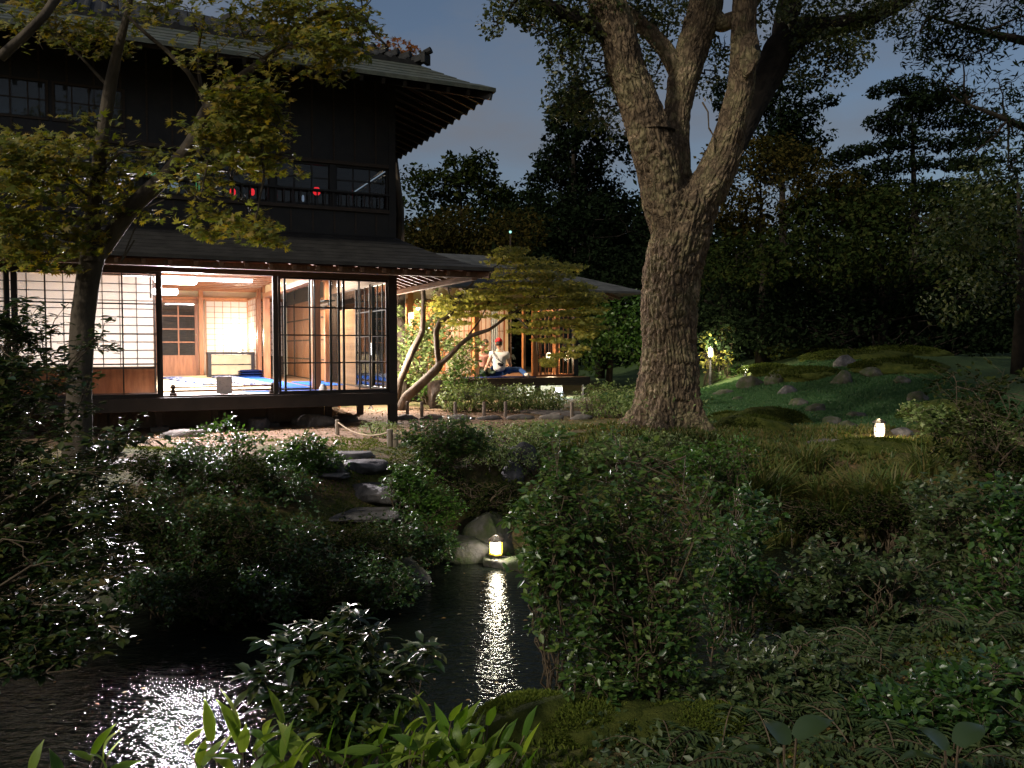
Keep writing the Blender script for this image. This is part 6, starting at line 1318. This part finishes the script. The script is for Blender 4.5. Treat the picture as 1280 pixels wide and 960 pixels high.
for i, (px, py, Y, w, h, z_) in enumerate(((965, 512, 12.6, .62, .26, 0), (1010, 470, 19, 1.0, .36, 0), (1070, 462, 21, 1.5, .36, 0), (960, 468, 21, .8, .34, 0), (1120, 478, 18.5, 1.1, .34, 0), (1190, 500, 13, .9, .34, 0), (940, 530, 11.2, .55, .22, 0), (915, 515, 13, .42, .16, 0), (1100, 556, 9.7, .6, .12, 0), (1010, 455, 24, 1.6, .4, 0), (1120, 458, 22.5, 1.4, .4, 0))):
    h *= .7 if Y > 15 else 1; x = (px - 640) / FPX * Y; z = gz(x, Y); r = np.random.default_rng(500 + i)
    root = empty('moss_mound', (x, Y, z), 0, 'soft rounded moss mound ' + mo[i], 'moss mound'); link('mound', rockmesh('mound', w, w * .8, h, 'moss', 500 + i, 4, .22), root, (0, 0, 0))
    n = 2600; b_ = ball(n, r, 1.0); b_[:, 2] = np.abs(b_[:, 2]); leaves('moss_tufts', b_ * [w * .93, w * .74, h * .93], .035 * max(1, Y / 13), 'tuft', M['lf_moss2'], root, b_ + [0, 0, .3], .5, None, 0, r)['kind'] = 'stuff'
# near moss bank bottom centre
for i, (px, Y, w, h, lb) in enumerate(((675, 3.45, .32, .16, 'bright moss mound at the bottom centre beside the sasa leaves'), (760, 3.35, .34, .12, 'moss mound under the tall foreground shrub'), (880, 3.3, .36, .12, 'mossy hump right of the tall shrub stems'), (1010, 3.9, .4, .1, 'yellowish mossy hump near the fallen log'))):
    x = (px - 640) / FPX * Y; z = gz(x, Y); z = max(z, -.62); r = np.random.default_rng(520 + i)
    root = empty('moss_mound', (x, Y, z), 0, lb, 'moss mound'); link('mound', rockmesh('mound', w, w * .6, h, 'moss', 540 + i, 4, .2), root, (0, 0, 0))
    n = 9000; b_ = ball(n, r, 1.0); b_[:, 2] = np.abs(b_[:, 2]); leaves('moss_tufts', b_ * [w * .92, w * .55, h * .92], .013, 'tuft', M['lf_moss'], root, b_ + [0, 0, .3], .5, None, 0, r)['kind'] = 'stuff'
# fallen log
lx, ly = (1105 - 640) / FPX * 4.6, 4.6
lg = link('fallen_log', trunkmesh('fallen_log', [Vector((-.25, 0, 0)), Vector((-.1, .02, .02)), Vector((.05, .0, .03)), Vector((.26, -.02, .0))], [.045, .05, .045, .035], 24, 50, .012, 61, 'bark2'), None, (lx, ly, gz(lx, ly) + .03)); tag(lg, 'short fallen mossy log beside the dark stream', 'log')

# lanterns -----------------------------------------------------------------------
def andon(label, px, py, Y, w, h, power, col, glow, legs=.0, name='garden_lantern', roofm='blackwood', frame='blackwood'):
    p = P(px, py, Y); gz_ = max(gz(p.x, Y), WATER + .09 if Y < 8 else -9); o = empty(name, (p.x, Y, gz_), .12, label, 'lantern')
    zc = p.z - gz_; z0, z1 = zc - h / 2, zc + h / 2
    MB().lathe([(w * .42, z0), (w * .46, zc), (w * .40, z1)], 6, (0, 0, 0), .26).build('light_box', M[glow], o)
    MB().lathe([(w * .70, z1), (w * .66, z1 + .012), (w * .2, z1 + .05), (0, z1 + .055)], 6, (0, 0, 0), .26).build('lantern_roof', M[roofm], o)
    MB().lathe([(w * .56, z0 - .022), (w * .60, z0 - .010), (w * .56, z0 - .002)], 6, (0, 0, 0), .26).build('lantern_base', M[frame], o)
    MB().lathe([(w * .30, -.03), (w * .22, z0 - .022)], 8).build('lantern_foot', M['stone'], o)
    if glow == 'lg2':
        for zz in (zc - h * .16, zc + h * .2): MB().lathe([(w * .455, zz), (w * .50, zz + .003), (w * .455, zz + .010)], 6, (0, 0, 0), .26).build('frame_bar', M[frame], o)
    for k in range(6):
        a = .26 + math.pi / 3 * k; MB().box(w * .47 - .003, w * .47 + .008, -.005, .005, z0, z1).build('frame_bar', M[frame], o, (0, 0, 0), (0, 0, a))
    point('lantern_bulb', (0, -w * .75, zc), power * .65, col, .03, o); point('lantern_bulb', (0, w * .3, z1 + .12), power * .35, col, .03, o)
    return o
M['lg1'] = emat('lantern_glow', (1.0, .96, .80), 20); M['lg2'] = emat('amber_lantern_glow', (1.0, .80, .52), 7)
M['yellowfr'] = mat('yellow_lantern_rim', (.55, .36, .03), (.62, .42, .05), 9, .5, .4)
andon('small bright hexagonal lantern on a mossy stone at the pond edge', 620, 683, 7.47, .115, .10, 9, (1.0, .95, .75), 'lg1', roofm='darkwood', frame='yellowfr')
andon('square amber paper lantern beside the right path', 1099, 537, 10.6, .13, .17, 12, (1.0, .78, .48), 'lg2')
andon('far post lantern glowing among yellow leaves right of the camphor', 888, 441, 22.2, .13, .20, 170, (1.0, .90, .55), 'lg1')
o = andon('tiny white lamp behind the dark boulder', 931, 463, 21, .08, .08, 20, (1.0, .95, .85), 'lg1')
r_ = np.random.default_rng(31)
hedge('yellow-leaved shrub lit by the far post lantern', [lobe(890, 425, 22.8, 34, 26, .4), lobe(900, 445, 22.8, 30, 24, .4), lobe(884, 450, 22.6, 22, 30, .3), lobe(908, 412, 23, 20, 14, .3)], 'lf_maple2', .10, 56, 150, 'lit_shrub', cat='bush', base=onground(892, 22.8))
hedge('green fine-leaved bush above the bright mound', [lobe(912, 452, 23.4, 40, 26, .4)], 'lf_green', .07, 57, 260, 'lit_shrub', cat='bush', base=onground(912, 23.4))
hedge('pale grey-green bush on the crest of the far mound', [lobe(975, 440, 24, 34, 22, .5)], 'lf_hedge', .07, 58, 200, 'pale_bush', cat='bush', base=onground(975, 24))

# ------------------------------------------------------------------ background trees
def bg(label, px, Ybase, Y, top, trunk_w, clumps, mt, dens, size, seed, leaf='dia', lean=0, barkm='barkdark', gap=.46, shell=.6, Nb=.5, spread=.8, gs=1.2, name='background_tree', twigs=3):
    x = (px - 640) / FPX * Y; b0 = (x, Y, gz(x, Y) - .2); tp = P(px + lean, top, Y)
    bigtree(name, label, b0, [([b0, ((x + tp.x) / 2 + .1, Y, tp.z * .5), (tp.x, Y, tp.z - .25)], [trunk_w, trunk_w * .6, trunk_w * .08])], [lobe(*c) for c in clumps], dens * 2.3, leaf, size, mt, barkm, gap=gap - .05, twigs=twigs, seed=seed, shell=shell * .7, Nbias=Nb, spread=spread, gs=gs * .8)
rr = random.Random(5)
# cypress behind, px 715
cl = []
for i in range(52):
    t = (i % 26 + .5 * (i // 26)) / 26; w = 26 + 120 * t ** .8; y = 110 + 250 * t; x = 715 + rr.uniform(-.5, .5) * w * .8; cl.append((x, y, 30 + rr.uniform(-.8, .8), w * (.45 + .2 * rr.random()), 22 + 10 * rr.random(), .8))
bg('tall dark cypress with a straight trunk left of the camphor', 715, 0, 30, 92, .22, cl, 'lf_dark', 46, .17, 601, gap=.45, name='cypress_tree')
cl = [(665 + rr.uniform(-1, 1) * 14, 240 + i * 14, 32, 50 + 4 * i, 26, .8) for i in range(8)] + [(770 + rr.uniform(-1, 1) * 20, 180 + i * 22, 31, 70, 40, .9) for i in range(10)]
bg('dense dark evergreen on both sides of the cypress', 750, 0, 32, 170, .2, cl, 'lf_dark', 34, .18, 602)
cl = [(520, 222, 28, 60, 26, .8), (545, 230, 28, 60, 34, .8), (575, 215, 28, 50, 44, .8), (600, 212, 28, 44, 50, .8), (590, 240, 28, 80, 50, .8), (560, 260, 28, 90, 50, .9), (620, 250, 28, 50, 40, .8), (515, 250, 28, 40, 30, .7), (633, 244, 28, 24, 16, .4), (563, 199, 28, 14, 16, .4), (594, 203, 28, 16, 18, .4)]
bg('rounded broadleaf tree rising behind the house corner', 575, 0, 28, 205, .18, cl, 'lf_back', 42, .17, 603, gap=.47)
cl = [(500 + i * 22, 300 + 14 * math.sin(i * 1.7), 24, 70, 60, 1.0) for i in range(8)] + [(510 + i * 24, 345 + 10 * math.sin(i), 23, 60, 50, .8) for i in range(6)]
bg('olive-green bushy tree mass between house roof and small maple', 590, 0, 24, 290, .15, cl, 'lf_brown', 44, .13, 604)
cl = [(640 + i * 24, 290 + 18 * math.sin(i * 2.1), 27, 80, 70, 1.0) for i in range(7)] + [(660 + i * 26, 350, 26, 80, 70, 1.0) for i in range(6)]
bg('dark bushy tree below the cypress', 700, 0, 27, 280, .15, cl, 'lf_dark', 34, .16, 605)
cl = [(740 + i * 22, 400 + 8 * math.sin(i * 2), 25, 60, 60, .8) for i in range(4)] + [(730 + i * 24, 440, 24.5, 60, 56, .8) for i in range(4)]
bg('dim green leafy tree right of the pavilion', 760, 0, 25, 395, .12, cl, 'lf_green', 30, .13, 606)
# right of camphor
cl = []
for (x, y, w, h) in ((985, 95, 40, 14), (1005, 105, 50, 16), (960, 110, 40, 22), (1030, 128, 40, 12), (975, 135, 60, 26), (1000, 150, 60, 30), (1010, 175, 60, 30), (960, 165, 70, 40), (985, 190, 80, 30), (985, 120, 40, 30), (980, 150, 50, 40), (978, 180, 60, 50), (975, 210, 70, 50), (1000, 200, 50, 40), (900, 110, 22, 16), (902, 128, 20, 14), (915, 140, 30, 30), (945, 130, 40, 30)): cl.append((x, y, 27, w, h, .7))
bg('dark layered conifer behind the right fork of the camphor', 975, 0, 27, 95, .2, cl, 'lf_dark', 50, .15, 607, gap=.44, name='conifer_tree')
cl = [(905 + i * 20, 205 + 16 * math.sin(i * 1.9), 24, 66, 54, .9) for i in range(6)] + [(915 + i * 26, 228 + 8 * math.sin(i * 2.6), 23.6, 70, 44, .8) for i in range(6)] + [(977, 245, 23.3, 60, 50, .7), (955, 235, 23.3, 50, 40, .7), (1000, 240, 23.3, 50, 50, .7)] + [(900 + i * 24, 260 + 10 * math.sin(i), 24, 76, 60, .9) for i in range(8)]
bg('brownish tree glowing dimly right of the camphor fork', 950, 0, 24, 200, .16, cl, 'lf_brown', 42, .13, 608)
# layered pine
cl = []
for (x, y, w, h) in ((1150, 128, 70, 18), (1150, 252, 170, 24), (1060, 250, 90, 34), (1105, 112, 40, 12), (1130, 106, 50, 14), (1160, 116, 60, 14), (1190, 122, 50, 18), (1105, 150, 50, 18), (1140, 135, 60, 22), (1120, 160, 50, 12), (1175, 150, 70, 20), (1215, 150, 60, 24), (1150, 178, 110, 20), (1100, 185, 50, 16), (1070, 190, 50, 14), (1050, 200, 50, 18), (1060, 225, 60, 22), (1095, 215, 70, 20), (1190, 180, 70, 16), (1225, 170, 60, 22), (1130, 205, 90, 18), (1180, 205, 70, 14), (1215, 205, 60, 14), (1090, 235, 70, 20), (1140, 235, 90, 20), (1190, 232, 60, 18), (1230, 235, 50, 12)): cl.append((x, y, 26, w, h, .8))
bg('large layered pine with flat foliage pads against the sky at the right', 1140, 0, 26, 110, .20, cl, 'lf_dark', 85, .12, 609, leaf='dia', gap=.40, shell=.4, name='pine_tree', twigs=5)
cl = [(1000 + i * 30, 258 + 10 * math.sin(i * 2.9), 23.5, 80, 50, 1) for i in range(10)] + [(1010 + i * 26, 275 + 12 * math.sin(i * 1.3), 23, 80, 54, 1) for i in range(10)] + [(920 + i * 34, 320 + 10 * math.sin(i * 2.2), 22, 90, 70, 1) for i in range(11)]
bg('broad dark hedge-like tree row under the pine', 1100, 0, 23, 265, .18, cl, 'lf_back', 32, .14, 610)
cl = [(1230, 235, 18, 80, 60, .8), (1260, 200, 18, 60, 60, .8), (1200, 270, 18, 90, 50, .8), (1250, 290, 18, 90, 70, .8), (1190, 310, 18, 90, 60, .8), (1260, 350, 17.5, 90, 80, .8), (1200, 370, 17.5, 100, 80, .8)]
bg('dark green tree closing the view at the right edge', 1272, 0, 18, 200, .15, cl, 'lf_camphor', 40, .11, 611)
cl = [(900 + i * 36, 380 + 8 * math.sin(i * 2.2), 26.5, 100, 90, 1.1) for i in range(11)] + [(900 + i * 36, 425, 28, 110, 60, 1.1) for i in range(11)]
bg('low dark thicket behind the mossy mound', 1080, 0, 27, 370, .18, cl, 'lf_dark', 20, .19, 612, name='thicket_tree')
cl = [(890 + i * 30, 412 + 6 * math.sin(i * 2.7), 22.6, 90, 56, .8) for i in range(14)] + [(880 + i * 40, 375, 22.8, 80, 50, .8) for i in range(10)]
bg('low black-green underbrush in front of the tree trunks behind the mound', 1090, 0, 22.7, 400, .10, cl, 'lf_dark', 34, .13, 614, name='thicket_tree')
cl = [(870 + i * 22, 330, 25, 66, 80, 1) for i in range(4)]
bg('dark bush column just right of the camphor trunk', 900, 0, 25, 300, .12, cl, 'lf_back', 30, .14, 613)
# far wall of trees
for i in range(13):
    px = -250 + i * 150; Y = 46 + 5 * math.sin(i * 2.3); top = 275 + 22 * math.sin(i * 1.7)
    cl = [(px + rr.uniform(-60, 60), top + 20 + 26 * j, Y, 150 + 30 * rr.random(), 80, 2.4) for j in range(7) for _ in (0, 1)]
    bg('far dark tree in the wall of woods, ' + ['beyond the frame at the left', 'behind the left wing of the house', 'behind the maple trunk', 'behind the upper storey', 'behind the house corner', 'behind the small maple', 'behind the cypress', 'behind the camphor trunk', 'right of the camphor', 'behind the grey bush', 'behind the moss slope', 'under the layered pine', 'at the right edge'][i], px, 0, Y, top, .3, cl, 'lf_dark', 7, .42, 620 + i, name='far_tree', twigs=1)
    list(S.objects)[-1]
for o in S.objects:
    if o.name.startswith('far_tree'): o['group'] = 'far dark trees in the wall of woods behind the garden'
# overhanging branches top right (a nearer tree beyond the frame)
cl = []
for (x, y, w, h) in ((1180, 20, 120, 60), (1240, 40, 120, 90), (1200, 70, 90, 60), (1250, 110, 90, 70), (1215, 120, 60, 40), (1150, 15, 60, 30), (1165, 55, 40, 26), (1270, 170, 60, 60), (1240, 165, 60, 40), (1150, 40, 30, 24), (1220, 190, 50, 40), (1260, 210, 60, 40), (1280, 20, 100, 100), (1195, 105, 40, 30), (1180, 100, 30, 16)): cl.append((x, y, 8.5, w, h, .5))
x = 6.2; bt = (x, 9.0, gz(x, 9.0) - .1)
bigtree('overhanging_tree', 'dark fine-leaved tree whose branches hang in from the top right corner', bt, [([bt, (6.0, 8.9, 2.5), (5.6, 8.7, 4.2), (5.0, 8.5, 5.2)], [.16, .13, .09, .04]), ([(5.8, 8.8, 3.2), tuple(P(1260, 150, 8.5)), tuple(P(1210, 130, 8.5))], [.06, .03, .01]), ([(5.6, 8.7, 4.2), tuple(P(1230, 40, 8.5)), tuple(P(1160, 20, 8.5))], [.06, .03, .012])],
        [lobe(*c) for c in cl], 480, 'narrow', .075, 'lf_dark', gap=.48, gs=3.2, twigs=7, shell=.25, seed=640)
# small lamp in the far trees
q = P(638, 290, 22.0); o = empty('distant_lamp', (q.x, q.y, 0), 0, 'tiny pale cyan lamp glinting among the trees above the small maple', 'lamp'); M['cy'] = emat('cyan_glow', (.45, 1.0, .9), .8)
MB().lathe([(.02, q.z - .03), (.035, q.z), (.02, q.z + .03)], 8).build('bulb', M['cy'], o); MB().lathe([(.03, 0), (.02, q.z - .05)], 6).build('pole', M['darkwood'], o)

# ------------------------------------------------------------------ sasa leaves at the bottom (large leaves, each a part)
def blade_mesh(L_, w, bend, seed):
    r = np.random.default_rng(seed); m = MB(); n = 9
    for i in range(n):
        t = i / (n - 1); ww = w * .5 * (math.sin(math.pi * min(1, t * .9 + .10)) ** .7) * (1 - t ** 4) + .0008
        x = L_ * (t - bend * .28 * t ** 2); z = L_ * (bend * .15 * t - bend * .62 * t ** 2.3); f = ww * .28
        m.v += [(x, -ww, z + f), (x, 0, z), (x, ww, z + f)]
    for i in range(n - 1): q = 3 * i; m.f += [(q, q + 1, q + 4, q + 3), (q + 1, q + 2, q + 5, q + 4)]
    return m.mesh('leaf', M['lf_bamboo'], True)
bm_ = [blade_mesh(.19, .054, .12, 1), blade_mesh(.16, .048, .3, 2), blade_mesh(.20, .050, .6, 3), blade_mesh(.13, .044, .1, 4), blade_mesh(.17, .054, .75, 5)]
rr = random.Random(9)
sl = ['tallest sasa clump at the bottom left, leaves pointing up', 'sasa clump between the tallest one and the layered shrub', 'sasa clump right of the layered shrub', 'sasa clump with the longest leaf beside the bright moss', 'sparse sasa clump in the bottom left corner', 'low sasa clump below the layered shrub', 'sasa clump at the lower edge left of the moss']
for i, (px, py, Y, n) in enumerate(((300, 905, 2.75, 18), (380, 925, 2.7, 20), (535, 908, 2.8, 26), (595, 915, 2.85, 22), (85, 940, 2.7, 7), (455, 925, 2.7, 20), (500, 930, 2.65, 18))):
    p = P(px, py, Y); g0 = gz(p.x, Y); root = empty('sasa_bamboo', (p.x, Y, g0), 0, sl[i], 'bamboo plant'); st = MB(); top = p.z - g0
    for k in range(n):
        ox, oy = rr.uniform(-.12, .12), rr.uniform(-.10, .10); h = top * rr.uniform(.45, 1.0); lx_, ly_ = ox * 1.5, oy * 1.5
        st.tube([(ox * .6, oy * .6, -.02), (ox, oy, h * .5), (lx_, ly_, h)], .0028, 4)
        az = rr.uniform(-.9, .9) + (math.pi if rr.random() < .35 else 0); el = rr.uniform(.75, 1.45) if i in (0, 4) else rr.uniform(.55, 1.4)
        o = link('leaf', bm_[rr.randrange(5)], root, (lx_, ly_, h), (rr.uniform(-.9, .9), -el, az)); o.scale = (rr.uniform(.6, .95),) * 3
        if rr.random() < .6:
            o = link('leaf', bm_[rr.randrange(5)], root, (lx_, ly_, h * .93), (rr.uniform(-.5, .5), -rr.uniform(-.2, .8), az + rr.uniform(1, 4))); o.scale = (rr.uniform(.5, .85),) * 3
    st.build('stems', M['twig'], root)
# two broad dark leaves at the bottom right
for i, (px, py, Y, rz_, lb) in enumerate(((985, 925, 2.5, .35, 'plant with broad dark leaves at the bottom right of centre'), (1190, 935, 2.6, .5, 'plant with a broad upright leaf in the bottom right corner'))):
    p = P(px, py, Y); g0 = gz(p.x, Y); root = empty('broadleaf_plant', (p.x, Y, g0), 0, lb, 'plant'); st = MB(); h = p.z - g0
    bb = blade_mesh(.17, .085, .5, 9); bb.materials.clear(); bb.materials.append(M['lf_gloss'])
    for k in range(5):
        a = rz_ + k * 1.3; st.tube([(0, 0, -.02), (.02 * math.cos(a), .02 * math.sin(a), h * .6), (.03 * math.cos(a), .03 * math.sin(a), h * (1 - .08 * k))], .004, 5)
        link('leaf', bb, root, (.03 * math.cos(a), .03 * math.sin(a), h * (1 - .08 * k)), (.2, -.45 + .1 * k, a))
    st.build('stalks', M['twig'], root)

# ------------------------------------------------------------------ ground cover
r_ = np.random.default_rng(77)
def scatter(n, xr, yr, fn=None):
    x = r_.uniform(*xr, n); y = r_.uniform(*yr, n); s_ = pond_sd(x, y); k = s_ > .12
    if fn is not None: k &= fn(x, y)
    x, y = x[k], y[k]; return np.stack([x, y, ground(x, y)], -1)
p = scatter(16000, (-5, 6), (7.0, 16)); p[:, 2] += .006
tag(leaves('fallen_leaves', p, .035, 'dia', M['lf_litter'], None, None, .35, None, 0, r_), 'scattered dry fallen leaves on the soil and moss', 'fallen leaves', kind='stuff')
p = scatter(9000, (.3, 4.5), (2.4, 5.5)); p[:, 2] += .006
tag(leaves('fallen_leaves', p, .03, 'dia', M['lf_litter'], None, None, .45, None, 0, r_), 'leaf litter on the near right bank', 'fallen leaves', kind='stuff')
p = scatter(60000, (-3, 5.2), (1.8, 5.6), lambda x, y: fbm(np.stack([x, y, x * 0], -1) * 2.2, 3) > .40)
tag(leaves('ground_cover', p, .03, 'tuft', M['lf_moss'], None, None, .5, None, 0, r_), 'mossy green ground cover on the near banks', 'ground cover', kind='stuff')
p = scatter(34000, (.3, 5), (2.4, 5.8)); p[:, 2] += r_.uniform(.02, .10, len(p))
tag(leaves('low_plants', p, .035, 'dia', M['lf_fern'], None, None, .6, None, 0, r_), 'tiny leafy low plants on the near right bank', 'ground cover', kind='stuff')
p = scatter(60000, (-5.5, 3), (6.4, 10.5), lambda x, y: fbm(np.stack([x, y, x * 0], -1) * 1.7, 3) > .43)
tag(leaves('moss_carpet', p, .022, 'tuft', M['lf_moss'], None, None, .5, None, 0, r_), 'moss carpet around the stepping stones', 'ground cover', kind='stuff')
p = scatter(90000, (1.6, 9), (12, 21), lambda x, y: x > 2.0)
tag(leaves('lawn_grass', p, .05, 'tuft', M['lf_lawn'], None, None, .35, None, 0, r_), 'short lawn grass right of the camphor', 'grass', kind='stuff')
p = scatter(22000, (0, 6), (7.9, 12), lambda x, y: fbm(np.stack([x, y, x * 0], -1) * 1.3, 3) > .42)
tag(leaves('bank_weeds', p, .07, 'tuft', M['lf_grass'], None, None, .45, None, 0, r_), 'low weeds and grass around the camphor roots', 'ground cover', kind='stuff')
x = r_.uniform(-3.2, 3.2, 260); y = r_.uniform(3.9, 7.6, 260); k = pond_sd(x, y) < -.1; p = np.stack([x[k], y[k], np.full(k.sum(), WATER + .003)], -1)
tag(leaves('floating_leaves', p, .035, 'dia', M['lf_litter'], None, None, .03, None, 0, r_), 'fallen leaves floating on the pond', 'fallen leaves', kind='stuff')
bpy.context.view_layer.update()
